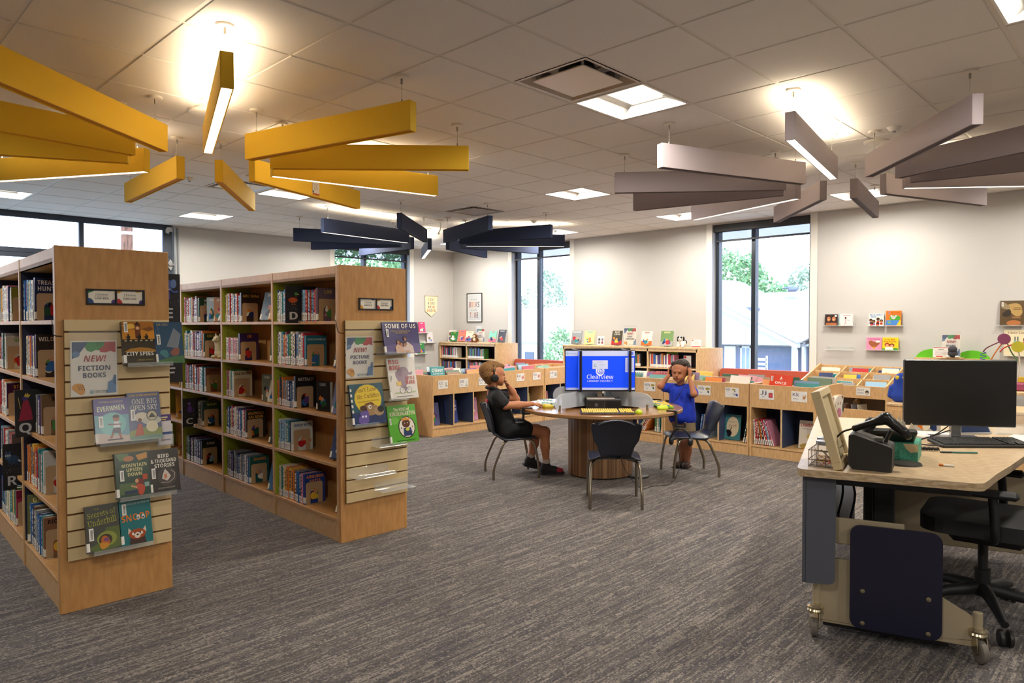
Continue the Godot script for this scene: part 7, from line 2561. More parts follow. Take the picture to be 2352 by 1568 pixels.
func build_computer_table() -> void:
	var ce := v3(4.98, 0, -3.73)
	var o := thing("computer_table", "round wood-veneer computer table on a striped drum base", "table", ce)
	var b := B.new()
	b.lathe([v2(0.0, 0.566), v2(0.69, 0.566), v2(0.71, 0.574), v2(0.71, 0.596), v2(0.706, 0.6), v2(0, 0.6)], 96)
	put(b, "tabletop", mats["tabletop"], o)
	b = B.new()
	b.lathe([v2(0.7095, 0.5735), v2(0.7125, 0.575), v2(0.7125, 0.596), v2(0.7095, 0.5975)], 96)
	put(b, "edge_band", mat("a07a52", 0.4), o)
	b = B.new()
	b.lathe([v2(0.285, 0.012), v2(0.285, 0.566)], 72)
	put(b, "drum_base", mats["zebra"], o)
	b = B.new()
	b.lathe([v2(0, 0), v2(0.272, 0), v2(0.272, 0.013)], 48)
	put(b, "plinth", mat("1a1614", 0.6), o)
	# frosted dividers between the four places
	for k in 4:
		var r: float = [0.55, 0.62, 0.55, 0.55][k]
		var d := thing("privacy_panel", "frosted divider panel on the round table, %s" % ["between front keyboard and colourful right keyboard", "between front keyboard and the seated boy", "at the far side, behind the left monitor", "behind the right monitor"][k], "divider", ce + v3(0, 0.6, 0), [-90.0, -180.0, -270.0, 0.0][k], "frosted divider panels")
		var p := PackedVector2Array([v2(0.06, 0.02), v2(r - 0.02, 0.02), v2(r, 0.04)])
		for m in 9:
			var a := PI / 2 * m / 8.0
			p.append(v2(r - 0.12 * (1.0 - cos(a)), 0.06 + 0.085 * sin(a)))
		p.append(v2(r * 0.45, 0.146))
		p.append(v2(r * 0.3, 0.147))
		p.append(v2(0.06, 0.147))
		b = B.new()
		b.prism(p, -0.004, 0.004)
		put(b, "frosted_sheet", glass("c8d2dc", 0.62, 0.5), d)
		for x in [0.16, r - 0.06]:
			b = B.new()
			b.lathe([v2(0, 0), v2(0.011, 0), v2(0.011, 0.05), v2(0, 0.05)], 14, v3(x, 0, 0))
			put(b, "standoff", mat("b0a894", 0.25, 0.9), d)
	var names := ["front", "left", "far", "right"]
	for k in 4:
		var ang: float = [137.5, 223.0, 317.0, 47.0][k]
		var turn := rad_to_deg(atan2(cos(deg_to_rad(ang)), sin(deg_to_rad(ang))))
		var st := Transform3D(Basis(Vector3.UP, deg_to_rad(turn)), ce + v3(0, 0.6, 0))     # local z towards the sitter
		monitor(st * Transform3D(Basis.IDENTITY, v3(-0.025 if k == 0 else 0.0, 0, 0.23)), k == 0, ["lit blue computer monitor facing the empty front chair", "thin dark monitor seen edge-on beside the seated boy", "monitor on the table's far side, hidden by the lit one", "dark monitor seen edge-on in front of the standing boy"][k])
		var pc := thing("desktop_computer", "small black desktop computer under the %s monitor" % names[k], "computer", Vector3.ZERO, 0, "desktop computers on the round table")
		pc.transform = st * Transform3D(Basis.IDENTITY, v3(0.0, 0, 0.225))
		b = B.new()
		b.box(v3(0, 0.047, 0), v3(0.29, 0.09, 0.2), 0.006)
		put(b, "case", mat("1b1816", 0.45), pc)
		b = B.new()
		b.t = Transform3D(Basis.IDENTITY, v3(0, 0, 0.1004))
		b.disc(-0.065, 0.045, 0.013, 0.013, Color("8a8a86"))
		b.disc(-0.065, 0.045, 0.010, 0.010, Color("201e1c"))
		b.rect(-0.067, 0.04, 0.004, 0.012, Color("9a9a96"))
		b.rect(0.0, 0.02, 0.003, 0.045, Color("5a5450"))
		b.rect(0.02, 0.02, 0.11, 0.05, Color("141210"))
		put(b, "front_marks", paintmat(0.4), pc)
		if k != 2:
			keyboard(st * Transform3D(Basis.IDENTITY, v3(0.0 if k != 1 else -0.12, 0.0, 0.535 if k != 1 else 0.47)), ["yellow", "white", "", "colour"][k], ["black keyboard with yellow keys at the front of round table", "pale keyboard with green and blue keys under the boy's arm", "", "yellow and blue key keyboard with green frame near standing boy"][k])
			mouse(st * Transform3D(Basis.IDENTITY, v3(0.255, 0, 0.54) if k == 0 else (v3(0.12, 0, 0.48) if k == 1 else v3(-0.26, 0, 0.5))), ["bdd22e", "c8b42c", "", "bdd22e"][k], ["lime green mouse beside the yellow keyboard", "yellow and blue mouse under the seated boy's hand", "", "lime mouse hidden behind the right divider"][k])
	# headset hooks clamped to the rim
	for q in [[84.0, "black headset hook clamped to the table rim by the right chair"], [208.0, "black headset hook clamped to the table rim by the seated boy"]]:
		var a := deg_to_rad(q[0])
		var d := v3(cos(a), 0, sin(a))
		var h := thing("headset_hook", q[1], "hook", ce + d * 0.7, rad_to_deg(atan2(d.x, d.z)), "black headset hooks")
		b = B.new()
		b.box(v3(0, 0.606, -0.02), v3(0.03, 0.01, 0.08), 0.003)
		b.box(v3(0, 0.545, 0.022), v3(0.03, 0.13, 0.012), 0.003)
		b.box(v3(0, 0.556, -0.01), v3(0.03, 0.01, 0.06), 0.003)
		b.box(v3(0, 0.484, 0.06), v3(0.03, 0.012, 0.09), 0.003)
		b.box(v3(0, 0.5, 0.1), v3(0.03, 0.04, 0.012), 0.004)
		put(b, "bracket", mat("17171a", 0.45), h)
	headphones(Transform3D(Basis(Vector3.UP, deg_to_rad(20)), ce + v3(cos(deg_to_rad(84)), 0, sin(deg_to_rad(84))) * 0.765 + v3(0, 0.372, 0)) * frame(Vector3.ZERO, 0, 0, 12), 0.075, "black headphones hanging from the hook in front of right chair")
	# cords
	var cords := [
		["thin black cord looping from the hanging headphones to the floor", [v3(5.06, 0.33, -3.0), v3(5.08, 0.16, -2.99), v3(5.0, 0.02, -3.02), v3(4.85, 0.006, -3.1), v3(4.68, 0.02, -3.12), v3(4.6, 0.2, -3.22), v3(4.57, 0.44, -3.26), v3(4.575, 0.58, -3.24)], 0.0028],
		["black mouse cord running down behind the lime mouse", [v3(4.70, 0.612, -3.24), v3(4.78, 0.606, -3.27), v3(4.82, 0.61, -3.22), v3(4.84, 0.606, -3.32), v3(4.84, 0.62, -3.46)], 0.0022],
		["black monitor cables curving down to the small computer", [v3(4.86, 0.8, -3.6), v3(4.84, 0.72, -3.5), v3(4.86, 0.66, -3.43), v3(4.9, 0.607, -3.45), v3(5.0, 0.606, -3.5)], 0.003]]
	for q in cords:
		b = B.new()
		b.tube(curve(q[1], 8), q[2], 6)
		tag(put(b, "cord", mat("151515", 0.5)), q[0], "cord")
	var fb := thing("floor_outlet", "low black floor outlet ring beside the table's drum base", "outlet", v3(5.09, 0, -3.41))
	b = B.new()
	b.lathe([v2(0, 0), v2(0.1, 0), v2(0.095, 0.014), v2(0.06, 0.02), v2(0, 0.02)], 28)
	put(b, "cover", mat("141414", 0.5), fb)

func monitor(tf: Transform3D, lit: bool, label: String) -> void:
	var o := thing("computer_monitor", label, "monitor", Vector3.ZERO, 0, "monitors on the round table")
	o.transform = tf
	var b := B.new()
	b.span(v3(-0.3, 0.15, -0.022), v3(0.3, 0.502, 0.0), 0.005)
	put(b, "housing", mat("16161a", 0.4), o)
	b = B.new()
	if lit:
		b.span(v3(-0.294, 0.162, 0.0), v3(0.294, 0.496, 0.0008))
		put(b, "screen", glow("0b3fd8", 0.75), o)
		b = B.new()
		b.t = Transform3D(Basis.IDENTITY, v3(0, 0, 0.001))
		b.rect(-0.294, 0.452, 0.588, 0.044, Color("c4cbf0"))
		mini_logo(b, -0.276, 0.475, 0.01)
		b.word("Clearview", -0.235, 0.471, 0.009, Color("5a6ab0"), "", 0.055)
		b.rect(0.236, 0.463, 0.046, 0.024, Color("1838c8"))
		b.rect(0.242, 0.471, 0.01, 0.008, Color("e8ecff"))
		b.rect(-0.294, 0.162, 0.588, 0.02, Color("b8c2f0"))
		b.disc(-0.284, 0.172, 0.005, 0.005, Color("1830a0"))
		b.word("Clearview", -0.26, 0.169, 0.006, Color("40509a"), "", 0.034)
		b.rect(0.214, 0.315, 0.074, 0.122, Color("d0d4f0"))
		b.rect(0.226, 0.424, 0.05, 0.004, Color("6a6aa8"))
		for k in 11:
			b.rect(0.222, 0.41 - k * 0.0082, 0.058 - 0.01 * (k % 3), 0.0024, Color("8a8ab8"))
		# emblem: nested rings with a bite, then the name
		b.disc(0.0, 0.325, 0.037, 0.042, Color("eef2ff"), 30)
		b.disc(0.003, 0.328, 0.029, 0.033, Color("0b3fd8"), 30)
		b.disc(0.004, 0.33, 0.025, 0.028, Color("eef2ff"), 28)
		b.disc(0.006, 0.332, 0.018, 0.020, Color("0b3fd8"), 24)
		b.disc(0.007, 0.333, 0.013, 0.014, Color("eef2ff"), 20)
		b.disc(0.009, 0.336, 0.007, 0.008, Color("0b3fd8"), 16)
		b.line([v2(-0.03, 0.318), v2(0.0, 0.305), v2(0.036, 0.318)], 0.004, Color("0b3fd8"))
		b.rect(-0.066, 0.342, 0.132, 0.074, Color("ccd2ee"))
		b.word("WE HAVE", 0.0, 0.397, 0.007, Color("4a4a80"), "", 0.04)
		b.disc(-0.04, 0.372, 0.013, 0.015, Color("6a9a8a"))
		b.disc(-0.038, 0.374, 0.009, 0.01, Color("ccd2ee"))
		b.rect(-0.008, 0.377, 0.045, 0.004, Color("9aa8b0"))
		b.word("Clearview", 0.0, 0.256, 0.037, Color("f2f5ff"), "", 0.225)
		b.word("LIBRARY DISTRICT", 0.0, 0.232, 0.0145, Color("f2f5ff"), "", 0.215)
		var m := StandardMaterial3D.new()
		m.vertex_color_use_as_albedo = true
		m.roughness = 0.4
		m.emission_enabled = true
		m.emission = Color(0.75, 0.8, 1.0)
		m.emission_energy_multiplier = 0.22
		put(b, "screen_print", m, o)
		var l := AreaLight3D.new()
		l.name = "screen_light"
		add_child(l)
		l.transform = tf * Transform3D(Basis(Vector3.UP, PI), v3(0, 0.33, 0.01))
		l.area_size = v2(0.58, 0.33)
		l.light_color = Color(0.25, 0.4, 1.0)
		l.light_energy = 0.12
		l.area_normalize_energy = true
		l.area_range = 12.0
		l.area_attenuation = 2.0
		l.shadow_enabled = true
	else:
		b.span(v3(-0.294, 0.162, 0.0), v3(0.294, 0.496, 0.0008))
		put(b, "screen", mat("0c0d10", 0.12), o)
	b = B.new()
	b.span(v3(-0.022, 0.1, -0.05), v3(0.022, 0.3, -0.022), 0.004)
	b.span(v3(-0.12, 0.0925, -0.09), v3(0.12, 0.1, 0.09), 0.003)
	put(b, "stand", mat("9a8e80", 0.3, 0.7), o)

func keyboard(tf: Transform3D, kind: String, label: String) -> void:
	var o := thing("keyboard", label, "keyboard", Vector3.ZERO, 0, "keyboards on the round table")
	o.transform = tf
	var b := B.new()
	b.t = frame(v3(0, 0.012, 0), 0, 5)
	b.box(Vector3.ZERO, v3(0.43, 0.018, 0.145), 0.005)
	put(b, "body", mat({"yellow": "1d1a16", "white": "dfe0dc", "colour": "5aa02c", "dark": "1a1918"}[kind], 0.5), o)
	b = B.new()
	b.t = frame(v3(0, 0.012, 0), 0, 5)
	for r in 5:
		var x := -0.205
		var k := 0
		while x < 0.2:
			var w := 0.0165
			if r == 4 and x > -0.12 and x < 0.0:
				w = 0.095
			if absf(x - 0.088) < 0.009 or absf(x - 0.142) < 0.007:
				x += 0.01
			var c := "e0bd22"
			if kind == "white":
				c = ["e6e6e0", "e6e6e0", "5aa860", "4a80c0", "e6e6e0"][(k / 3 + r) % 5]
			elif kind == "colour":
				c = ["d8b420", "2a6090", "d8b420", "d8b420"][(k / 4 + r / 2) % 4]
			elif kind == "dark":
				c = "262524"
			b.paint(Color(c))
			b.box(v3(x + w / 2, 0.012, -0.054 + 0.0265 * r), v3(w - 0.002, 0.008, 0.0235), 0.0015)
			x += w + 0.0008
			k += 1
	put(b, "keys", paintmat(0.45), o)

func mouse(tf: Transform3D, hex: String, label: String) -> void:
	var o := thing("computer_mouse", label, "mouse", Vector3.ZERO, 0, "mice on the round table")
	o.transform = tf
	var b := B.new()
	flesh(b, [[v3(0, 0.014, 0.025), v3(0, 0.012, -0.025), 0.024, 0.02], [v3(0.008, 0.006, 0.02), v3(0.008, 0.006, -0.028), 0.02, 0.018], [v3(-0.008, 0.006, 0.02), v3(-0.008, 0.006, -0.028), 0.02, 0.018]], 0.005, 250.0)
	for i in b.V.size():
		b.V[i].y = maxf(b.V[i].y, 0.001)
	put(b, "body", mat(hex, 0.4), o)
	b = B.new()
	b.t = Transform3D(Basis(Vector3.BACK, PI / 2), v3(0.004, 0.033, -0.028))
	b.lathe([v2(0, -0.004), v2(0.007, -0.004), v2(0.007, 0.004), v2(0, 0.004)], 12)
	put(b, "wheel", mat("6a6a5a", 0.4), o)

func build_chairs_and_boys() -> void:
	var c := make_chair()
	tag(c, "dark navy school chair seen from behind, empty in front of the table", "chair", "navy school chairs round the table")
	c.position = v3(4.226, 0, -3.039)
	c.rotation_degrees.y = -50
	for q in [[v3(4.40, 0, -4.262), -122.7, "dark navy school chair with the boy in black sitting on it"], [v3(5.517, 0, -3.156), 48.7, "dark navy school chair in side view in front of the standing boy"]]:
		var d: Node3D = c.duplicate()
		d.name = numbered("school_chair")
		add_child(d)
		d.position = q[0]
		d.rotation_degrees.y = q[1]
		d.set_meta("label", q[2])
	seated_boy()
	standing_boy()

func seated_boy() -> void:
	# local x forwards, z to his right (towards the camera)
	var tf := Transform3D(Basis(Vector3.UP, deg_to_rad(-32.7)), v3(4.40, 0, -4.262))
	var o := thing("person", "seated boy in black shirt and shorts with red-tipped shoes, hand at his mouth", "person")
	o.transform = tf
	var skin := StandardMaterial3D.new()
	skin.albedo_color = Color("b97a55")
	skin.roughness = 0.55
	skin.subsurf_scatter_enabled = true
	skin.subsurf_scatter_strength = 0.08
	var b := B.new()
	flesh(b, [
		[v3(-0.06, 0.43, -0.05), v3(-0.12, 0.64, -0.04), 0.075, 0.07], [v3(-0.06, 0.43, 0.05), v3(-0.12, 0.64, 0.04), 0.075, 0.07],
		[v3(-0.15, 0.70, -0.09), v3(-0.15, 0.70, 0.09), 0.045, 0.045], [v3(-0.175, 0.72, 0), v3(-0.175, 0.81, 0), 0.046, 0.042],
		[v3(-0.145, 0.70, 0.115), v3(-0.10, 0.632, 0.165), 0.041, 0.034], [v3(-0.10, 0.632, 0.165), v3(0.02, 0.628, 0.15), 0.033, 0.034], [v3(0.02, 0.628, 0.15), v3(0.16, 0.632, 0.118), 0.033, 0.021],
		[v3(-0.135, 0.70, -0.115), v3(0.07, 0.648, -0.125), 0.041, 0.032], [v3(0.07, 0.648, -0.125), v3(0.03, 0.72, -0.105), 0.031, 0.031], [v3(0.03, 0.72, -0.105), v3(-0.02, 0.782, -0.078), 0.029, 0.02],
		[v3(-0.05, 0.415, 0.066), v3(0.28, 0.378, 0.072), 0.068, 0.047], [v3(0.28, 0.375, 0.072), v3(0.283, 0.25, 0.072), 0.044, 0.042], [v3(0.283, 0.25, 0.072), v3(0.297, 0.085, 0.07), 0.04, 0.026],
		[v3(-0.05, 0.415, -0.066), v3(0.25, 0.378, -0.08), 0.068, 0.047], [v3(0.25, 0.375, -0.08), v3(0.225, 0.25, -0.085), 0.044, 0.042], [v3(0.225, 0.25, -0.085), v3(0.19, 0.10, -0.088), 0.04, 0.026]], 0.01, 130.0)
	# head
	flesh(b, [
		[v3(-0.20, 0.905, 0), v3(-0.145, 0.905, 0), 0.077, 0.074], [v3(-0.15, 0.87, 0.022), v3(-0.12, 0.845, 0.018), 0.052, 0.046], [v3(-0.15, 0.87, -0.022), v3(-0.12, 0.845, -0.018), 0.052, 0.046],
		[v3(-0.125, 0.825, 0), v3(-0.098, 0.808, 0), 0.036, 0.024], [v3(-0.088, 0.872, 0), v3(-0.066, 0.856, 0), 0.009, 0.011], [v3(-0.083, 0.895, 0.022), v3(-0.083, 0.895, -0.022), 0.013, 0.013],
		[v3(-0.087, 0.832, 0.008), v3(-0.087, 0.832, -0.008), 0.009, 0.009], [v3(-0.16, 0.875, 0.076), v3(-0.168, 0.895, 0.08), 0.012, 0.015], [v3(-0.16, 0.875, -0.076), v3(-0.168, 0.895, -0.08), 0.012, 0.015],
		[v3(-0.175, 0.84, 0), v3(-0.175, 0.76, 0), 0.046, 0.042]], 0.005, 220.0)
	hand(b, v3(0.158, 0.634, 0.118), v3(1, -0.12, -0.18), v3(0.1, 1, 0), -1.0, 34.0)
	hand(b, v3(-0.022, 0.786, -0.076), v3(-0.55, 0.75, 0.42), v3(0.75, 0.45, -0.3), 1.0, 44.0)
	put(b, "body", skin, o)
	b = B.new()
	flesh(b, [[v3(-0.215, 0.92, 0), v3(-0.15, 0.945, 0), 0.079, 0.058], [v3(-0.225, 0.88, 0.03), v3(-0.21, 0.83, 0.025), 0.05, 0.03], [v3(-0.225, 0.88, -0.03), v3(-0.21, 0.83, -0.025), 0.05, 0.03], [v3(-0.15, 0.965, 0.02), v3(-0.09, 0.957, 0.015), 0.03, 0.022], [v3(-0.15, 0.965, -0.02), v3(-0.09, 0.957, -0.015), 0.03, 0.022], [v3(-0.18, 0.93, 0.055), v3(-0.165, 0.905, 0.068), 0.028, 0.012], [v3(-0.18, 0.93, -0.055), v3(-0.165, 0.905, -0.068), 0.028, 0.012], [v3(-0.21, 0.985, 0.01), v3(-0.17, 0.99, 0), 0.02, 0.014]], 0.006, 180.0)
	var hair := tri_mat("hair_fair", ramp_tex(noise(0.08, FastNoiseLite.TYPE_SIMPLEX, 3, 41), [[0.2, "8a7a66"], [0.5, "d8ccb8"], [0.8, "ffffff"]], 128), v3(14, 3, 14), 0.8, Color("9a7448"))
	put(b, "hair", hair, o)
	b = B.new()
	for s in [-1.0, 1.0]:
		b.ell(v3(-0.074, 0.882, s * 0.026), v3(0.006, 0.006, 0.009), 10)
	put(b, "eyes", mat("2a1c14", 0.2), o)
	b = B.new()
	b.ell(v3(-0.079, 0.832, 0), v3(0.004, 0.004, 0.016), 10)
	put(b, "lips", mat("a35a4a", 0.5), o)
	# clothes
	b = B.new()
	flesh(b, [
		[v3(-0.055, 0.40, -0.05), v3(-0.125, 0.63, -0.045), 0.096, 0.083], [v3(-0.055, 0.40, 0.05), v3(-0.125, 0.63, 0.045), 0.096, 0.083],
		[v3(-0.155, 0.70, -0.095), v3(-0.155, 0.70, 0.095), 0.056, 0.056], [v3(-0.165, 0.725, 0.03), v3(-0.165, 0.725, -0.03), 0.05, 0.05],
		[v3(-0.145, 0.695, 0.115), v3(-0.112, 0.65, 0.155), 0.052, 0.053], [v3(-0.135, 0.695, -0.115), v3(-0.03, 0.672, -0.125), 0.052, 0.05]], 0.01, 130.0)
	put(b, "shirt", tri_mat("black_cotton", ramp_tex(noise(0.05, FastNoiseLite.TYPE_SIMPLEX, 3, 43), [[0.2, "b0b0b0"], [0.8, "ffffff"]], 128), v3(5, 5, 5), 0.85, Color("1f2024")), o)
	b = B.new()
	b.tube(curve([v3(-0.13, 0.755, -0.052), v3(-0.115, 0.745, 0.0), v3(-0.13, 0.755, 0.052), v3(-0.175, 0.775, 0.066), v3(-0.222, 0.772, 0.03), v3(-0.222, 0.772, -0.03), v3(-0.175, 0.775, -0.066), v3(-0.13, 0.755, -0.052)], 4), 0.012, 8)
	put(b, "collar", mat("2b2d33", 0.85), o)
	b = B.new()
	b.t = Transform3D(Basis(v3(0.3, 0.2, 0.93).normalized(), 0.0), Vector3.ZERO)
	b.box(v3(-0.045, 0.66, 0.028), v3(0.006, 0.018, 0.06), 0.002)
	put(b, "shirt_print", mat("8a8c90", 0.8), o)
	b = B.new()
	b.box(v3(-0.225, 0.655, 0.0), v3(0.012, 0.03, 0.09), 0.004)
	put(b, "back_patch", mat("a8283a", 0.8), o)
	b = B.new()
	for s in [-1.0, 1.0]:
		flesh(b, [[v3(-0.06, 0.42, s * 0.06), v3(0.10, 0.404, s * 0.072), 0.08, 0.078], [v3(-0.07, 0.43, s * 0.03), v3(0.0, 0.41, s * 0.05), 0.08, 0.078]], 0.01, 140.0)
	put(b, "shorts", mat("191a1e", 0.85), o)
	for s in [1.0, -1.0]:
		var ft := Transform3D(Basis.IDENTITY, v3(0.30, 0.0, 0.07)) if s > 0 else Transform3D(Basis(Vector3.BACK, deg_to_rad(-14)), v3(0.185, 0.038, -0.088))
		b = B.new()
		b.t = ft
		flesh(b, [[v3(-0.025, 0.05, 0), v3(0.07, 0.042, 0), 0.036, 0.03], [v3(-0.02, 0.03, 0), v3(0.09, 0.026, 0), 0.036, 0.032], [v3(-0.02, 0.075, 0), v3(0.0, 0.085, 0), 0.034, 0.03]], 0.007, 200.0)
		var sh := put(b, "shoe", mat("1b191c", 0.7), o)
		b = B.new()
		b.t = ft
		flesh(b, [[v3(0.085, 0.03, 0), v3(0.125, 0.024, 0), 0.034, 0.028], [v3(0.05, 0.052, 0.012), v3(0.06, 0.052, -0.012), 0.018, 0.018]], 0.007, 200.0)
		put(b, "toe_cap", mat("a01f34", 0.6), sh)
		b = B.new()
		b.t = ft
		b.prism(PackedVector2Array([v2(-0.062, 0.002), v2(0.15, 0.002), v2(0.156, 0.02), v2(-0.066, 0.02)]), -0.036, 0.036)
		put(b, "sole", mat("26242a", 0.8), sh)
		b = B.new()
		var an := v3(0.296, 0.10, 0.07) if s > 0 else v3(0.193, 0.125, -0.088)
		b.tube([an, an + v3(0.0, 0.035, 0)], [0.034, 0.033], 14)
		put(b, "sock", mat("b8aca4", 0.9), o)
	headphones(tf * frame(v3(-0.172, 0.872, 0), 0, 0, 4), 0.088, "black headphones worn by the seated boy")

func standing_boy() -> void:
	# local z is where he faces, x towards his left
	var tf := Transform3D(Basis(Vector3.UP, deg_to_rad(-78.5)), v3(5.74, 0, -3.375))
	var o := thing("person", "small boy in a blue T-shirt standing with both hands at his headphones", "person")
	o.transform = tf
	var skin := StandardMaterial3D.new()
	skin.albedo_color = Color("a86a48")
	skin.roughness = 0.55
	skin.subsurf_scatter_enabled = true
	skin.subsurf_scatter_strength = 0.08
	var b := B.new()
	flesh(b, [
		[v3(-0.02, 0.44, 0), v3(-0.02, 0.66, 0), 0.07, 0.065], [v3(0.06, 0.44, 0), v3(0.05, 0.66, 0), 0.07, 0.065], [v3(-0.075, 0.725, -0.01), v3(0.09, 0.73, -0.01), 0.036, 0.036], [v3(0.0, 0.74, -0.012), v3(0.0, 0.81, 0.0), 0.037, 0.036],
		[v3(-0.085, 0.727, -0.005), v3(-0.158, 0.748, 0.10), 0.033, 0.028], [v3(-0.158, 0.748, 0.10), v3(-0.095, 0.845, 0.055), 0.027, 0.019],
		[v3(0.1, 0.73, -0.005), v3(0.165, 0.69, 0.11), 0.033, 0.028], [v3(0.165, 0.69, 0.11), v3(0.105, 0.835, 0.065), 0.027, 0.019],
		[v3(-0.015, 0.43, 0), v3(0.018, 0.21, 0.01), 0.055, 0.038], [v3(0.018, 0.21, 0.008), v3(0.018, 0.15, -0.004), 0.036, 0.034], [v3(0.018, 0.15, -0.004), v3(0.012, 0.045, 0.0), 0.034, 0.023],
		[v3(0.075, 0.43, 0), v3(0.076, 0.21, 0.01), 0.055, 0.038], [v3(0.076, 0.21, 0.008), v3(0.073, 0.15, -0.004), 0.036, 0.034], [v3(0.073, 0.15, -0.004), v3(0.066, 0.045, 0.0), 0.034, 0.023]], 0.009, 140.0)
	flesh(b, [
		[v3(0, 0.905, -0.02), v3(0, 0.905, 0.022), 0.079, 0.074], [v3(0.022, 0.868, 0.03), v3(0.016, 0.838, 0.048), 0.048, 0.042], [v3(-0.022, 0.868, 0.03), v3(-0.016, 0.838, 0.048), 0.048, 0.042],
		[v3(0, 0.825, 0.05), v3(0, 0.806, 0.066), 0.032, 0.022], [v3(0, 0.868, 0.094), v3(0, 0.85, 0.108), 0.008, 0.011], [v3(-0.02, 0.89, 0.09), v3(0.02, 0.89, 0.09), 0.012, 0.012], [v3(-0.008, 0.828, 0.088), v3(0.008, 0.828, 0.088), 0.009, 0.009],
		[v3(0.078, 0.875, 0.0), v3(0.081, 0.895, -0.004), 0.012, 0.014], [v3(-0.078, 0.875, 0.0), v3(-0.081, 0.895, -0.004), 0.012, 0.014], [v3(0, 0.84, 0.0), v3(0, 0.77, -0.01), 0.038, 0.036]], 0.005, 220.0)
	hand(b, v3(-0.097, 0.842, 0.056), v3(-0.05, 0.95, -0.35), v3(-0.95, 0.0, 0.3), 1.0, 26.0, 0.72)
	hand(b, v3(0.107, 0.832, 0.066), v3(0.0, 0.95, -0.38), v3(0.95, 0.0, 0.3), -1.0, 26.0, 0.72)
	put(b, "body", skin, o)
	b = B.new()
	flesh(b, [[v3(0, 0.925, -0.03), v3(0, 0.94, 0.018), 0.08, 0.06], [v3(-0.03, 0.885, -0.055), v3(0.03, 0.885, -0.055), 0.046, 0.046], [v3(-0.05, 0.955, 0.045), v3(0.05, 0.955, 0.045), 0.024, 0.024], [v3(-0.065, 0.925, 0.0), v3(-0.07, 0.905, 0.01), 0.022, 0.014], [v3(0.065, 0.925, 0.0), v3(0.07, 0.905, 0.01), 0.022, 0.014]], 0.006, 180.0)
	put(b, "hair", mat("2a1c16", 0.7), o)
	b = B.new()
	for s in [-1.0, 1.0]:
		b.ell(v3(s * 0.026, 0.876, 0.087), v3(0.009, 0.005, 0.006), 10)
	put(b, "eyes", mat("20140e", 0.2), o)
	b = B.new()
	b.ell(v3(0, 0.828, 0.096), v3(0.015, 0.004, 0.004), 10)
	put(b, "lips", mat("8f4a3c", 0.5), o)
	b = B.new()
	flesh(b, [
		[v3(-0.025, 0.68, 0), v3(-0.04, 0.455, 0), 0.078, 0.07], [v3(0.045, 0.68, 0), v3(0.075, 0.455, 0), 0.078, 0.074], [v3(0.01, 0.56, 0.03), v3(0.015, 0.47, 0.035), 0.07, 0.07],
		[v3(-0.075, 0.725, -0.008), v3(0.09, 0.73, -0.008), 0.043, 0.043], [v3(-0.085, 0.725, 0.0), v3(-0.128, 0.735, 0.058), 0.043, 0.046], [v3(0.1, 0.725, 0.0), v3(0.142, 0.698, 0.068), 0.044, 0.048]], 0.009, 130.0)
	put(b, "t_shirt", tri_mat("blue_cotton", ramp_tex(noise(0.03, FastNoiseLite.TYPE_SIMPLEX, 3, 47), [[0.2, "c0c0d0"], [0.8, "ffffff"]], 128), v3(4, 2, 4), 0.8, Color("1238c4")), o)
	b = B.new()
	flesh(b, [[v3(-0.02, 0.42, 0), v3(-0.005, 0.335, 0.006), 0.064, 0.056], [v3(0.075, 0.42, 0), v3(0.092, 0.335, 0.006), 0.064, 0.056]], 0.009, 150.0)
	put(b, "shorts", mat("7c6a50", 0.85), o)
	for s in [-1.0, 1.0]:
		var at := Transform3D(Basis(Vector3.UP, deg_to_rad(-14 if s < 0 else 6)), v3(0.012 if s < 0 else 0.066, 0, 0.0))
		b = B.new()
		b.t = at
		flesh(b, [[v3(0, 0.03, -0.022), v3(0, 0.026, 0.09), 0.027, 0.027], [v3(0.008, 0.024, 0.05), v3(0.006, 0.022, 0.1), 0.026, 0.022]], 0.006, 220.0)
		for i in b.V.size():
			b.V[i].y = maxf(b.V[i].y, 0.004)
		var f := put(b, "sandal", mat("3a2722", 0.7), o)
		b = B.new()
		b.t = at
		for z in [0.02, 0.05, 0.08]:
			b.tube(curve([v3(-0.032, 0.014, z), v3(-0.018, 0.052 - z * 0.1, z), v3(0.018, 0.052 - z * 0.1, z + 0.008), v3(0.034, 0.014, z + 0.006)], 4), 0.005, 6)
		put(b, "strap", mat("7a5a4a", 0.6), f)
		b = B.new()
		b.t = at
		b.span(v3(-0.032, 0.0, -0.045), v3(0.034, 0.008, 0.12), 0.003)
		put(b, "sole", mat("1f1a18", 0.8), f)
	b = B.new()
	b.tube(curve([v3(0.086, 0.86, 0.02), v3(0.075, 0.78, 0.09), v3(0.02, 0.66, 0.115), v3(-0.04, 0.6, 0.14), v3(-0.1, 0.59, 0.2)], 5), 0.0025, 6)
	var cd := put(b, "headphone_cord", mat("141417", 0.5))
	cd.transform = tf
	tag(cd, "thin dark headphone cord across the blue T-shirt", "cord")
	headphones(tf * frame(v3(0, 0.878, -0.005), 90, 0, 0), 0.088, "black headphones worn by the standing boy")

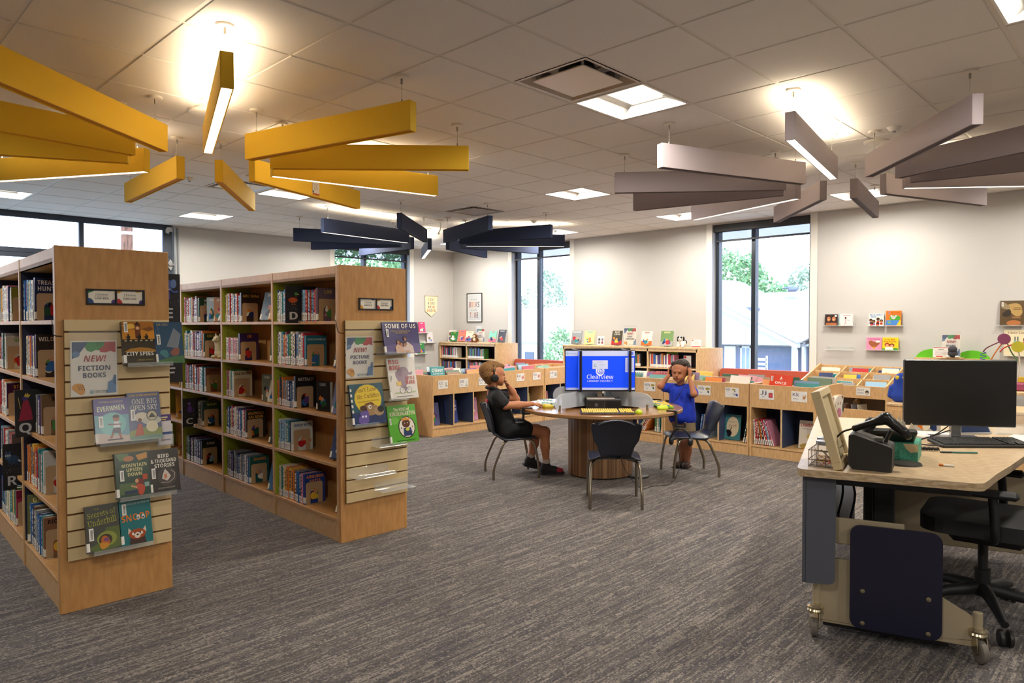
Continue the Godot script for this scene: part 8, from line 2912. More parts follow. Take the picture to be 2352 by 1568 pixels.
func caster(o: Node3D, at: Vector3, turn: float, brake: bool) -> void:
	var h := Node3D.new()
	h.name = "caster"
	o.add_child(h, true)
	h.transform = frame(at, turn)
	var b := B.new()
	b.t = Transform3D(Basis(Vector3.BACK, PI / 2), v3(0.0, 0.045, 0.02))
	b.lathe([v2(0, -0.014), v2(0.038, -0.014), v2(0.045, -0.009), v2(0.045, 0.009), v2(0.038, 0.014), v2(0, 0.014)], 26)
	put(b, "wheel", mat("6a645c", 0.6), h)
	b = B.new()
	for s in [-1.0, 1.0]:
		b.prism(PackedVector2Array([v2(-0.02, 0.1), v2(0.03, 0.1), v2(0.04, 0.045), v2(0.02, 0.03), v2(0.0, 0.05)]), s * 0.019 - 0.002, s * 0.019 + 0.002)
	for i in b.V.size():
		b.V[i] = v3(b.V[i].z, b.V[i].y, b.V[i].x)
		b.N[i] = v3(b.N[i].z, b.N[i].y, b.N[i].x)
	for i in range(0, b.V.size(), 3):
		var q := b.V[i + 1]
		b.V[i + 1] = b.V[i + 2]
		b.V[i + 2] = q
	b.lathe([v2(0, 0.098), v2(0.03, 0.098), v2(0.034, 0.106), v2(0.03, 0.114), v2(0.034, 0.122), v2(0.026, 0.13), v2(0, 0.13)], 22)
	if brake:
		b.box(v3(0, 0.1, 0.06), v3(0.03, 0.005, 0.06), 0.002)
		b.box(v3(0, 0.113, 0.095), v3(0.034, 0.005, 0.03), 0.002)
	put(b, "fork", mat("c4b89c", 0.25, 0.9), h)

func build_desk() -> void:
	# desk frame: x along its near end from left to right, z towards the camera
	var tf := Transform3D(Basis(Vector3.UP, deg_to_rad(-72)), v3(2.895, 0, -1.155))
	var o := thing("staff_desk", "staff desk on casters with pale speckled top and dark blue side shield", "desk")
	o.transform = tf
	var flat := Transform3D(Basis(v3(1, 0, 0), v3(0, 0, -1), v3(0, 1, 0)), v3(0, 0.69, 0))   # x,y -> x,-z
	var p := PackedVector2Array()
	for q in [[0.0, 0.03], [0.012, 0.008], [0.03, 0.0], [0.62, 0.0], [0.64, 0.006], [0.655, 0.02], [0.68, 0.09], [0.728, 0.237], [0.806, 0.447], [0.906, 0.732], [1.08, 1.0], [1.3, 1.25], [1.5, 1.4], [1.5, 1.85], [0.0, 1.85]]:
		p.append(v2(q[0], q[1]))
	var b := B.new()
	b.t = flat
	b.prism(p, 0.0, 0.03)
	put(b, "desktop", mats["desktop"], o)
	b = B.new()
	b.prism(PackedVector2Array([v2(0.035, 0.685), v2(0.148, 0.685), v2(0.148, 0.265), v2(0.142, 0.248), v2(0.125, 0.24), v2(0.035, 0.234)]), -0.048, -0.042)
	b.span(v3(0.02, 0.233, -1.7), v3(0.036, 0.685, -0.045), 0.003)
	put(b, "modesty_panel", mat("4f525c", 0.55), o)
	var beige := mat("a89a80", 0.45, 0.15)
	b = B.new()
	b.span(v3(0.08, 0.395, -0.13), v3(0.40, 0.505, -0.115), 0.003)
	b.span(v3(0.08, 0.06, -0.13), v3(0.30, 0.33, -0.115), 0.003)
	b.prism(PackedVector2Array([v2(0.42, 0.28), v2(0.52, 0.236), v2(0.64, 0.17), v2(0.64, 0.08), v2(0.42, 0.055)]), -0.13, -0.115)
	b.span(v3(0.08, 0.05, -0.13), v3(0.64, 0.075, -0.118), 0.003)
	put(b, "leg_panel", beige, o)
	b = B.new()
	b.tube([v3(0.075, 0.1, -0.12), v3(0.075, 0.5, -0.12)], 0.017, 14)
	put(b, "leg_tube", beige, o)
	b = B.new()
	b.tube([v3(0.655, 0.1, -0.12), v3(0.655, 0.19, -0.12)], 0.017, 14)
	put(b, "leg_tube", beige, o)
	b = B.new()
	b.t = Transform3D(Basis.IDENTITY, v3(0.367, 0.275, -0.1))
	b.prism(rounded(0.33, 0.43, 0.04), 0.0, 0.012)
	put(b, "side_shield", mat("15152c", 0.35), o)
	for q in [[0.25, 0.219], [0.485, 0.224], [0.25, 0.085], [0.485, 0.085]]:
		b = B.new()
		b.t = Transform3D(Basis(Vector3.RIGHT, PI / 2), v3(q[0], q[1], -0.088))
		b.lathe([v2(0, 0), v2(0.0095, 0.0), v2(0.009, 0.004), v2(0, 0.006)], 18)
		put(b, "bolt", mat("b4a88c", 0.25, 0.9), o)
	var black := mat("17171a", 0.5)
	b = B.new()
	b.span(v3(0.04, 0.655, -1.7), v3(0.62, 0.69, -0.06), 0.004)
	put(b, "frame_rail", black, o)
	for z in [-0.35, -1.5]:
		b = B.new()
		b.span(v3(0.29, 0.3, z - 0.04), v3(0.375, 0.66, z + 0.04), 0.006)
		b.span(v3(0.27, 0.02, z - 0.06), v3(0.395, 0.42, z + 0.06), 0.006)
		put(b, "lift_column", black, o)
	b = B.new()
	b.span(v3(0.1, 0.03, -0.25), v3(0.56, 0.07, -0.135), 0.004)
	put(b, "foot_bar", black, o)
	b = B.new()
	b.t = Transform3D(Basis(v3(0, 0, 1), deg_to_rad(0)), Vector3.ZERO)
	b.span(v3(0.05, 0.42, -1.55), v3(0.09, 0.56, -0.3), 0.004)
	b.span(v3(0.09, 0.42, -1.55), v3(0.22, 0.43, -0.3), 0.003)
	put(b, "cable_tray", mat("2a3440", 0.4, 0.4), o)
	b = B.new()
	b.span(v3(0.4, 0.05, -1.58), v3(1.1, 0.5, -1.55), 0.004)
	put(b, "far_panel", beige, o)
	caster(o, v3(0.07, 0, -0.1), 0.0, true)
	caster(o, v3(0.655, 0, -0.12), 20.0, false)
	for q in [[v3(0.15, 0.43, -0.5), v3(0.17, 0.55, -0.42), v3(0.16, 0.66, -0.38)], [v3(0.2, 0.43, -0.4), v3(0.22, 0.56, -0.36), v3(0.19, 0.66, -0.32)]]:
		b = B.new()
		b.tube(curve(q, 4), 0.005, 6)
		put(b, "cable", mat("151515", 0.5), o)
	var on := func(x: float, z: float, turn := 0.0) -> Transform3D: return tf * frame(v3(x, 0.7202, z), turn)
	var make := func(called: String, label: String, cat: String, t: Transform3D) -> Node3D:
		var n := thing(called, label, cat)
		n.transform = t
		return n
	# wire basket with jars
	var k: Node3D = make.call("wire_basket", "small wire basket of clear jars at the desk's left corner", "basket", on.call(0.105, -0.18, -8))
	b = B.new()
	for y in [0.003, 0.03, 0.07]:
		b.tube([v3(-0.05, y, 0.11), v3(0.05, y, 0.11), v3(0.05, y, -0.11), v3(-0.05, y, -0.11), v3(-0.05, y, 0.11)], 0.002, 6)
	for m in 8:
		var z := -0.11 + 0.22 * m / 7.0
		b.tube([v3(-0.05, 0.07, z), v3(-0.05, 0.003, z), v3(0.05, 0.003, z), v3(0.05, 0.07, z)], 0.0015, 5)
	for m in 4:
		var x := -0.05 + 0.1 * m / 3.0
		b.tube([v3(x, 0.07, 0.11), v3(x, 0.003, 0.11), v3(x, 0.003, -0.11), v3(x, 0.07, -0.11)], 0.0015, 5)
	b.tube([v3(0.0, 0.075, 0.112), v3(0.06, 0.02, 0.118), v3(0.075, 0.0, 0.12)], 0.0025, 6)
	put(b, "wire", mat("7a7264", 0.35, 0.8), k)
	for m in 2:
		var j: Node3D = make.call("glass_jar", ["clear jar with red and yellow bits in the basket's front", "clear jar in the back of the wire basket"][m], "jar", on.call(0.1, [-0.13, -0.225][m] as float))
		b = B.new()
		b.lathe([v2(0, 0.006), v2(0.036, 0.006), v2(0.04, 0.015), v2(0.04, 0.07), v2(0.03, 0.085), v2(0.03, 0.092)], 24)
		put(b, "glass_body", glass("eef4f4", 0.12, 0.02), j)
		b = B.new()
		b.lathe([v2(0, 0.088), v2(0.033, 0.088), v2(0.033, 0.104), v2(0, 0.106)], 24)
		put(b, "lid", mat("c8ccd0", 0.2, 0.85), j)
		b = B.new()
		for n in 14:
			b.paint(Color(["c83a2c", "e0c03a", "d8762c"][n % 3]))
			b.ell(v3(0.024 * sin(n * 2.4), 0.013 + 0.006 * (n % 3), 0.024 * cos(n * 2.4)), v3(0.006, 0.004, 0.006), 6)
		tag(put(b, "contents", paintmat(0.5), j), "", "", "", "stuff")
	# wooden display frame leaning, seen from its edge
	k = make.call("wooden_frame", "pale wooden frame standing tilted between the basket and black box", "picture frame", tf * frame(v3(0.17, 0.722, -0.17), 84, -16))
	b = B.new()
	for q in [[-0.14, 0.0, 0.14, 0.03], [-0.14, 0.30, 0.14, 0.33], [-0.14, 0.03, -0.11, 0.30], [0.11, 0.03, 0.14, 0.30]]:
		b.span(v3(q[0], q[1], -0.018), v3(q[2], q[3], 0.018), 0.002)
	put(b, "frame", mat("c8b48c", 0.5), k)
	b = B.new()
	b.span(v3(-0.11, 0.03, 0.0), v3(0.11, 0.30, 0.005))
	put(b, "panel", mat("b8a680", 0.6), k)
	# black sloped printer with scanner and phone
	k = make.call("receipt_printer", "black sloped desk box under the barcode scanner", "printer", tf * frame(v3(0.27, 0.7202, -0.08), -6))
	b = B.new()
	b.t = Transform3D(Basis.IDENTITY, v3(0, 0, -0.17))
	b.prism(PackedVector2Array([v2(-0.062, 0.0), v2(0.08, 0.0), v2(0.082, 0.095), v2(0.076, 0.102), v2(-0.062, 0.145), v2(-0.078, 0.138), v2(-0.08, 0.02)]), 0.0, 0.17)
	put(b, "case", mat("1f1d1b", 0.5), k)
	b = B.new()
	b.box(v3(0.03, 0.125, -0.06), v3(0.03, 0.016, 0.05), 0.002)
	put(b, "clip", mat("5a5650", 0.4, 0.3), k)
	k = make.call("barcode_scanner", "black barcode scanner gun lying over the sloped box", "scanner", tf * frame(v3(0.30, 0.89, -0.17), -10))
	b = B.new()
	flesh(b, [[v3(-0.085, -0.012, 0), v3(0.01, 0.028, 0), 0.014, 0.017], [v3(0.01, 0.028, 0), v3(0.03, 0.04, -0.005), 0.018, 0.024], [v3(0.03, 0.04, -0.005), v3(0.095, -0.012, -0.01), 0.022, 0.019], [v3(0.095, -0.012, -0.01), v3(0.11, -0.03, -0.01), 0.019, 0.015]], 0.005, 260.0)
	put(b, "body", mat("191715", 0.3), k)
	b = B.new()
	b.tube(curve([v3(-0.09, -0.014, 0), v3(-0.13, -0.03, 0), v3(-0.16, -0.06, -0.02)], 4), 0.004, 6)
	b.tube([v3(0.05, -0.01, -0.008), v3(0.03, -0.06, -0.01)], 0.008, 8)
	put(b, "cord", mat("161616", 0.5), k)
	k = make.call("desk_phone", "black desk phone with tilted keypad behind the scanner", "telephone", on.call(0.34, -0.42, 10))
	b = B.new()
	b.t = frame(v3(0, 0.07, 0), 0, -42)
	b.box(Vector3.ZERO, v3(0.22, 0.03, 0.2), 0.008)
	b.t = Transform3D.IDENTITY
	b.box(v3(0.02, 0.015, -0.03), v3(0.16, 0.03, 0.14), 0.006)
	put(b, "base", mat("1b1917", 0.4), k)
	b = B.new()
	b.t = frame(v3(0, 0.07, 0), 0, -42)
	flesh(b, [[v3(-0.07, 0.035, -0.1), v3(-0.07, 0.05, 0.0), 0.026, 0.018], [v3(-0.07, 0.05, 0.0), v3(-0.07, 0.035, 0.1), 0.018, 0.026]], 0.006, 260.0)
	put(b, "handset", mat("161513", 0.35), k)
	b = B.new()
	b.t = frame(v3(0, 0.07, 0), 0, -42)
	for m in 12:
		b.box(v3(0.0 + 0.028 * (m % 3), 0.017, -0.01 + 0.024 * (m / 3)), v3(0.018, 0.006, 0.014), 0.002)
	put(b, "keys", mat("3a3834", 0.4), k)
	b = B.new()
	b.lathe([v2(0, 0), v2(0.07, 0.0), v2(0.065, 0.008), v2(0.02, 0.014), v2(0, 0.014)], 24, v3(0.045, 0.0, 0.13))
	put(b, "foot", mat("2a2622", 0.4), k)
	# tissue box
	k = make.call("tissue_box", "green tissue box with a white tissue pulled up", "tissue box", on.call(0.42, -0.47, -8))
	b = B.new()
	b.box(v3(0, 0.04, 0), v3(0.115, 0.08, 0.2), 0.003)
	put(b, "carton", tri_mat("tissue", ramp_tex(noise(0.12, FastNoiseLite.TYPE_CELLULAR, 2, 61), [[0.0, "8ab8a8"], [0.5, "ffffff"], [1.0, "ffffff"]], 128), v3(9, 9, 9), 0.5, Color("4a9a82")), k)
	b = B.new()
	b.shape([v2(0.0, 0.078), v2(0.057, 0.078), v2(0.057, 0.045), v2(0.03, 0.04), v2(0.012, 0.055)], Color("c8b890"))
	for i in b.V.size():
		b.V[i].z += 0.1003
	put(b, "print", paintmat(), k)
	b = B.new()
	for m in 5:
		var a := m * 1.26
		var q0 := v3(cos(a) * 0.04, 0.08, sin(a) * 0.03)
		var q1 := v3(cos(a + 1.2) * 0.04, 0.08, sin(a + 1.2) * 0.03)
		var t0 := v3(cos(a + 0.3) * 0.035 - 0.01, 0.16 + 0.025 * sin(a * 2.0), sin(a + 0.3) * 0.03)
		b.quad(q0, t0, t0 + v3(0.012, -0.012, 0.004), q1)
		b.quad(q1, t0 + v3(0.012, -0.012, 0.004), t0, q0)
		b.tri(q1, t0, v3(0.01, 0.12, 0))
		b.tri(t0, q1, v3(0.01, 0.12, 0))
	put(b, "tissue", mat("e8dcc6", 0.9), k)
	# monitor, keyboard and small things
	k = make.call("computer_monitor", "large switched-off black monitor on the staff desk", "monitor", tf * frame(v3(0.705, 0.7202, -1.14), 14))
	b = B.new()
	b.span(v3(-0.262, 0.07, -0.03), v3(0.262, 0.415, 0.0), 0.005)
	put(b, "housing", mat("1b1a1a", 0.4), k)
	b = B.new()
	b.span(v3(-0.257, 0.088, 0.0), v3(0.257, 0.41, 0.0008))
	put(b, "screen", mat("191817", 0.3), k)
	b = B.new()
	b.span(v3(-0.028, 0.01, -0.06), v3(0.022, 0.25, -0.03), 0.004)
	b.span(v3(-0.12, 0.0, -0.13), v3(0.12, 0.008, 0.06), 0.003)
	put(b, "stand", mat("a0a0a0", 0.25, 0.85), k)
	keyboard(on.call(0.77, -0.98, 24), "dark", "black keyboard in front of the staff desk's monitor")
	for q in [["teal stylus pen lying before the keyboard", [v3(0.576, 0.725, -0.669), v3(0.727, 0.725, -0.717)], 0.004, "2a6a5c", "pen"], ["small tube with orange end near the desk's rounded corner", [v3(0.537, 0.725, -0.325), v3(0.591, 0.725, -0.314)], 0.0048, "d8d4c8", "tube"]]:
		b = B.new()
		b.tube(q[1], q[2], 10)
		k = make.call("desk_" + q[4], q[0], q[4], tf)
		put(b, "barrel", mat(q[3], 0.4), k)
		b = B.new()
		var e: Array = q[1]
		b.tube([(e[0] as Vector3), (e[0] as Vector3).lerp(e[1], 0.3)], q[2] * 1.05, 10)
		put(b, "cap", mat("1d2a28" if q[4] == "pen" else "d07a2c", 0.4), k)
	b = B.new()
	var coil := []
	for m in 90:
		coil.append(v3(0.47 + 0.0012 * m, 0.731 + 0.008 * sin(m * 1.4), -0.70 - 0.0002 * m + 0.008 * cos(m * 1.4)))
	b.tube(coil, 0.0022, 5)
	k = make.call("coiled_cord", "black coiled phone cord beside the tissue box", "cord", tf)
	put(b, "coil", mat("171513", 0.45), k)
	b = B.new()
	b.tube(curve([v3(0.68, 0.8, -1.2), v3(0.6, 0.75, -1.1), v3(0.5, 0.726, -0.95), v3(0.52, 0.726, -0.86), v3(0.6, 0.728, -0.85), v3(0.66, 0.73, -0.9)], 6), 0.0032, 6)
	b.tube(curve([v3(0.69, 0.77, -1.2), v3(0.58, 0.73, -1.14), v3(0.5, 0.726, -1.0)], 6), 0.0032, 6)
	k = make.call("cable_tangle", "black keyboard and monitor cables on the staff desk", "cable", tf)
	put(b, "cables", mat("151515", 0.5), k)
	for q in [[0.6, -1.28, 0.2, 14, "loose white papers under the staff desk's monitor"], [1.02, -1.3, 0.16, -20, "loose white paper at the right of the staff desk"]]:
		k = make.call("paper_sheet", q[4], "paper", on.call(q[0], q[1], q[3]))
		b = B.new()
		b.box(v3(0, 0.002, 0), v3(q[2], 0.003, 0.28))
		b.box(v3(0.02, 0.004, 0.03), v3(q[2], 0.001, 0.26))
		put(b, "sheet", mat("dcd6cc", 0.7), k)
	# tilted tablet, book and acrylic stand behind the monitor
	k = make.call("tablet", "tilted tablet with a silver edge under the monitor's right half", "tablet", tf * frame(v3(0.80, 0.725, -1.36), 30, -35))
	b = B.new()
	b.box(v3(0, 0.07, 0), v3(0.2, 0.14, 0.008), 0.003)
	put(b, "case", mat("b4bac4", 0.3, 0.6), k)
	b = B.new()
	b.box(v3(0, 0.07, 0.0045), v3(0.18, 0.12, 0.002))
	put(b, "screen", mat("2a3550", 0.1), k)
	face_book(tf * frame(v3(0.58, 0.721, -1.42), 6, -4), 0.13, 0.12, 0.03, "b8b0a4", "grey patterned book behind the monitor's stand", "", func(b2: B, w: float, h: float): plain_art(b2, w, h, Color("bab2a8"), [], Color.WHITE, 400), false)
	k = make.call("brochure_stand", "clear acrylic brochure stand at the staff desk's far side", "brochure holder", on.call(0.98, -1.5, 10))
	b = B.new()
	b.span(v3(-0.08, 0, 0), v3(0.08, 0.12, 0.003))
	b.span(v3(-0.08, 0, 0.05), v3(0.08, 0.06, 0.053))
	b.span(v3(-0.08, 0, 0), v3(0.08, 0.003, 0.05))
	put(b, "acrylic", glass("f0f4f4", 0.15, 0.02), k)
	k = make.call("cardboard_box", "beige cardboard box at the right edge behind the keyboard", "box", on.call(1.16, -1.42, 8))
	b = B.new()
	b.box(v3(0, 0.055, 0), v3(0.22, 0.11, 0.14), 0.003)
	put(b, "carton", mat("b9a98c", 0.7), k)
	b = B.new()
	for m in 3:
		b.box(v3(0.03 + 0.012 * m, 0.07, 0.0705), v3(0.003, 0.03, 0.001))
	put(b, "print", mat("4a4238", 0.7), k)
	k = make.call("pen_cup", "black mesh pen cup with pens at the right edge", "pen cup", on.call(1.16, -1.24))
	b = B.new()
	b.lathe([v2(0, 0), v2(0.04, 0), v2(0.044, 0.06), v2(0.041, 0.06), v2(0.037, 0.004)], 20)
	put(b, "cup", mat("26221e", 0.5), k)
	for m in 3:
		b = B.new()
		b.tube([v3(0.01 * m - 0.01, 0.01, 0), v3(0.03 * m - 0.04, 0.12 + 0.01 * m, 0.01)], 0.004, 8)
		put(b, "pen", mat(["1c1c20", "c8b890", "2a3a5c"][m], 0.4), k)
	# blue plush bird behind the monitor, on a low wooden cabinet
	var cab := thing("display_cabinet", "maple display cabinet behind the staff desk, topped with books and toys", "cabinet", v3(6.75, 0, -1.9), -90)
	b = B.new()
	b.span(v3(0.0, 0.0, -0.5), v3(1.6, 0.6, 0.0), 0.003)
	put(b, "body", mats["maple_bin"], cab)
	b = B.new()
	b.span(v3(-0.01, 0.6, -0.51), v3(1.61, 0.62, 0.01), 0.002)
	put(b, "top", mats["maple_pale"], cab)
	for m in 3:
		b = B.new()
		b.span(v3(0.03 + 0.53 * m, 0.08, 0.0), v3(0.5 + 0.53 * m, 0.57, 0.012), 0.002)
		put(b, "door", mats["maple_bin"], cab)
	k = thing("plush_toy", "blue plush bird with yellow eye beside the staff monitor's left edge", "plush toy", v3(6.55, 0.6205, -1.82), 100)
	k.position = v3(6.95, 0.6205, -1.84)
	b = B.new()
	flesh(b, [[v3(0, 0.06, 0), v3(0, 0.13, 0), 0.08, 0.06], [v3(0, 0.2, 0), v3(0, 0.2, 0), 0.06, 0.06], [v3(-0.07, 0.12, 0), v3(-0.09, 0.05, 0), 0.03, 0.02], [v3(0.07, 0.12, 0), v3(0.09, 0.05, 0), 0.03, 0.02]], 0.012, 90.0)
	put(b, "body", mat("1f3f9c", 0.95), k)
	b = B.new()
	for s in [-1.0, 1.0]:
		b.ell(v3(s * 0.028, 0.22, -0.05), v3(0.018, 0.02, 0.012), 10)
	put(b, "eyes", mat("d8c02c", 0.4), k)
	build_far_right()
	office_chair(tf)

func build_far_right() -> void:
	var b: B
	# green cloud-shaped board, signs and toys above the cabinet by the right wall
	var o := thing("play_shelf", "bright green cloud-shaped board behind the new board books sign", "board", v3(9.98, 0, -2.06), -90)
	b = B.new()
	var p := PackedVector2Array([v2(-0.42, 0.5)])
	for m in 13:
		var a := PI - PI * m / 12.0
		p.append(v2(-0.22 + cos(a) * 0.2, 0.86 + sin(a) * 0.15))
	p.append(v2(0.0, 0.9))
	for m in 13:
		var a := PI - PI * m / 12.0
		p.append(v2(0.2 + cos(a) * 0.19, 0.86 + sin(a) * 0.14))
	p.append(v2(0.4, 0.5))
	b.prism(p, 0.0, 0.03)
	put(b, "board", mat("5cb81c", 0.45), o)
	b = B.new()
	b.span(v3(-0.42, 0.3, 0.03), v3(0.4, 0.9, 0.07))
	b.span(v3(-0.15, 0.9, 0.0), v3(0.12, 0.912, 0.22), 0.003)
	put(b, "shelf", mats["maple_pale"], o)
	flyer_holder(Transform3D(Basis(Vector3.UP, deg_to_rad(-90)), v3(9.9, 0, -2.07)), 0, 0.918, 0.2, 0.275, ["BOARD", "BOOKS"], "white flyer for new board books above the green board")
	o = thing("display_card", "white notice card in front of the new board books flyer", "sign", v3(9.8, 0.9125, -2.16), -84)
	b = B.new()
	b.t = frame(Vector3.ZERO, 0, -8)
	b.span(v3(-0.085, 0, 0), v3(0.085, 0.125, 0.004), 0.0005)
	put(b, "card", mat("e4ddd6", 0.4), o)
	b = B.new()
	b.t = frame(Vector3.ZERO, 0, -8) * Transform3D(Basis.IDENTITY, v3(0, 0, 0.0042))
	b.rect(-0.08, 0.115, 0.16, 0.008, Color("b0342c"))
	b.rect(-0.05, 0.004, 0.07, 0.012, Color("b8342c"))
	b.rect(-0.03, 0.095, 0.06, 0.006, Color("3a3a40"))
	for m in 5:
		b.rect(-0.06, 0.08 - m * 0.013, 0.12 - 0.02 * (m % 2), 0.003, Color("8a8488"))
	put(b, "print", paintmat(), o)
	o = thing("plush_toy", "dark grey curly plush with white paws before the board books flyer", "plush toy", v3(9.78, 0.9125, -2.03), -85)
	b = B.new()
	b.ell(v3(0, 0.05, 0), v3(0.055, 0.05, 0.045))
	b.ell(v3(0, 0.1, 0.01), v3(0.05, 0.045, 0.045))
	put(b, "fur", tri_mat("curl", ramp_tex(noise(0.12, FastNoiseLite.TYPE_CELLULAR, 2, 71), [[0.0, "505050"], [0.6, "ffffff"]], 128), v3(14, 14, 14), 0.95, Color("4a4a50")), o)
	b = B.new()
	for s in [-1.0, 1.0]:
		b.ell(v3(s * 0.05, 0.014, 0.04), v3(0.024, 0.014, 0.026), 10)
	put(b, "paws", mat("d8d0c4", 0.9), o)
	o = thing("bead_toy", "toy with maroon and yellow-green discs on striped wires by right wall", "toy", v3(9.55, 0, -1.42), -90)
	for q in [[0.0, 1.15, "7a3a58"], [0.13, 1.065, "b0a82c"]]:
		b = B.new()
		b.t = Transform3D(Basis(Vector3.RIGHT, PI / 2), v3(q[0] - 0.06, q[1], 0))
		b.lathe([v2(0, 0), v2(0.062, 0), v2(0.062, 0.02), v2(0, 0.02)], 28)
		put(b, "disc", mat(q[2], 0.4), o)
	var wires := [[[v3(-0.1, 1.12, 0), v3(-0.22, 1.05, 0), v3(-0.26, 1.0, 0)], "6a3040"], [[v3(-0.08, 1.1, 0), v3(-0.14, 1.0, 0), v3(-0.2, 0.85, 0), v3(-0.2, 0.66, 0)], "c06a2c"], [[v3(-0.03, 1.1, 0), v3(0.0, 1.02, 0), v3(0.02, 0.98, 0), v3(0.06, 0.9, 0), v3(-0.02, 0.84, 0)], "3a6a3a"], [[v3(0.075, 1.01, 0), v3(0.085, 0.85, 0), v3(0.06, 0.66, 0)], "c8c0b0"], [[v3(0.02, 1.09, 0), v3(-0.06, 1.05, 0.01), v3(-0.1, 1.0, 0)], "b8342c"]]
	for q in wires:
		b = B.new()
		b.tube(curve(q[0], 5), 0.007, 8)
		put(b, "wire", mat(q[1], 0.4), o)
	b = B.new()
	var sp := []
	for m in 26:
		sp.append(v3(-0.26 + 0.03 * sin(m * 0.9), 1.0 - 0.006 * m, 0.03 * cos(m * 0.9)))
	b.tube(sp, 0.005, 6)
	put(b, "spring", mat("3a4a9a", 0.3, 0.4), o)
	b = B.new()
	b.span(v3(-0.35, 0.58, -0.12), v3(0.35, 0.66, 0.12), 0.01)
	put(b, "base", mat("8a3a5c", 0.5), o)
	b = B.new()
	b.span(v3(-0.35, 0.66, -0.14), v3(0.4, 0.72, -0.1), 0.004)
	put(b, "rail", mat("c8a82c", 0.5), o)
	o = thing("toy_table", "low table under the wire bead toy by the right wall", "table", v3(9.55, 0, -1.35))
	b = B.new()
	b.span(v3(-0.25, 0.54, -0.6), v3(0.3, 0.575, 0.6), 0.004)
	put(b, "top", mats["maple_pale"], o)
	for q in [[-0.2, -0.55], [0.25, -0.55], [-0.2, 0.55], [0.25, 0.55]]:
		b = B.new()
		b.tube([v3(q[0], 0, q[1]), v3(q[0], 0.54, q[1])], 0.025, 12)
		put(b, "leg", mats["maple_bin"], o)

func office_chair(tf: Transform3D) -> void:
	var o := thing("office_chair", "black mesh-backed office chair rolled up to the staff desk", "chair")
	o.transform = tf * frame(v3(0.74, 0, -0.62), 78)      # its front, -z, looks under the desk
	var black := mat("1a1a1b", 0.55)
	var b := B.new()
	b.t = Transform3D(Basis(v3(1, 0, 0), v3(0, 0, -1), v3(0, 1, 0)), v3(0, 0.41, 0))
	b.prism(rounded(0.47, 0.46, 0.1), 0.0, 0.065)
	put(b, "seat", mat("1c1c1e", 0.75), o)
	b = B.new()
	b.box(v3(0, 0.385, 0.02), v3(0.3, 0.05, 0.28), 0.02)
	put(b, "mechanism", black, o)
	for s in [-1.0, 1.0]:
		b = B.new()
		b.tube(curve([v3(s * 0.12, 0.34, 0.2), v3(s * 0.2, 0.36, 0.27), v3(s * 0.225, 0.5, 0.28), v3(s * 0.22, 0.7, 0.31), v3(s * 0.19, 0.9, 0.36), v3(s * 0.13, 0.97, 0.38)], 5), 0.02, 10)
		put(b, "back_frame", black, o)
		b = B.new()
		b.tube(curve([v3(s * 0.2, 0.40, 0.05), v3(s * 0.27, 0.45, 0.06), v3(s * 0.275, 0.6, 0.05)], 5), 0.018, 8)
		b.box(v3(s * 0.275, 0.615, 0.02), v3(0.07, 0.03, 0.24), 0.012)
		put(b, "armrest", black, o)
	for m in 9:
		b = B.new()
		var y := 0.46 + 0.055 * m
		var z := 0.285 + 0.1 * maxf(0.0, (y - 0.5)) * 0.45 * 2.0
		var w := 0.205 if y < 0.85 else 0.16
		b.tube(curve([v3(-w, y, z), v3(-w * 0.5, y, z + 0.025), v3(0, y, z + 0.03), v3(w * 0.5, y, z + 0.025), v3(w, y, z)], 3), 0.017, 8)
		put(b, "back_rib", mat("4a4238", 0.7), o)
	b = B.new()
	b.tube([v3(0, 0.13, 0), v3(0, 0.37, 0)], 0.02, 12)
	b.tube([v3(0, 0.1, 0), v3(0, 0.22, 0)], 0.032, 14)
	put(b, "gas_post", black, o)
	for m in 5:
		var a := TAU * m / 5.0 + 0.3
		var d := v3(cos(a), 0, sin(a))
		b = B.new()
		b.tube([v3(0, 0.135, 0), d * 0.16 + v3(0, 0.12, 0), d * 0.3 + v3(0, 0.085, 0)], [0.03, 0.024, 0.016], 10)
		put(b, "base_arm", black, o)
		b = B.new()
		for s in [-1.0, 1.0]:
			b.t = Transform3D(Basis(v3(0, 1, 0), -a) * Basis(Vector3.RIGHT, PI / 2), d * 0.31 + v3(0, 0.034, 0) + v3(-d.z, 0, d.x) * 0.016 * s)
			b.lathe([v2(0, -0.01), v2(0.028, -0.01), v2(0.034, -0.006), v2(0.034, 0.006), v2(0.028, 0.01), v2(0, 0.01)], 18)
		put(b, "caster", mat("222120", 0.45), o)

func crown(b: B, c: Vector3, r: Vector3, n: int, leaf: float, tones: Array, rg: RandomNumberGenerator) -> void:
	for k in n:
		var d := v3(rg.randfn(), rg.randfn(), rg.randfn()).normalized()
		var lump := 1.0 + 0.16 * sin(d.x * 7.0 + d.y * 5.0) * cos(d.z * 6.0 + d.y * 4.0)
		var p := c + d * r * lump * rg.randf_range(0.72, 1.02)
		var x := v3(rg.randfn(), rg.randfn(), rg.randfn()).normalized() * leaf
		var y := x.cross(v3(rg.randfn(), rg.randfn(), rg.randfn()).normalized()) * 0.7
		b.paint(Color(tones[rg.randi_range(0, tones.size() - 1)]))
		b.tri(p - x, p + y, p + x)
		b.tri(p + x, p - y, p - x)

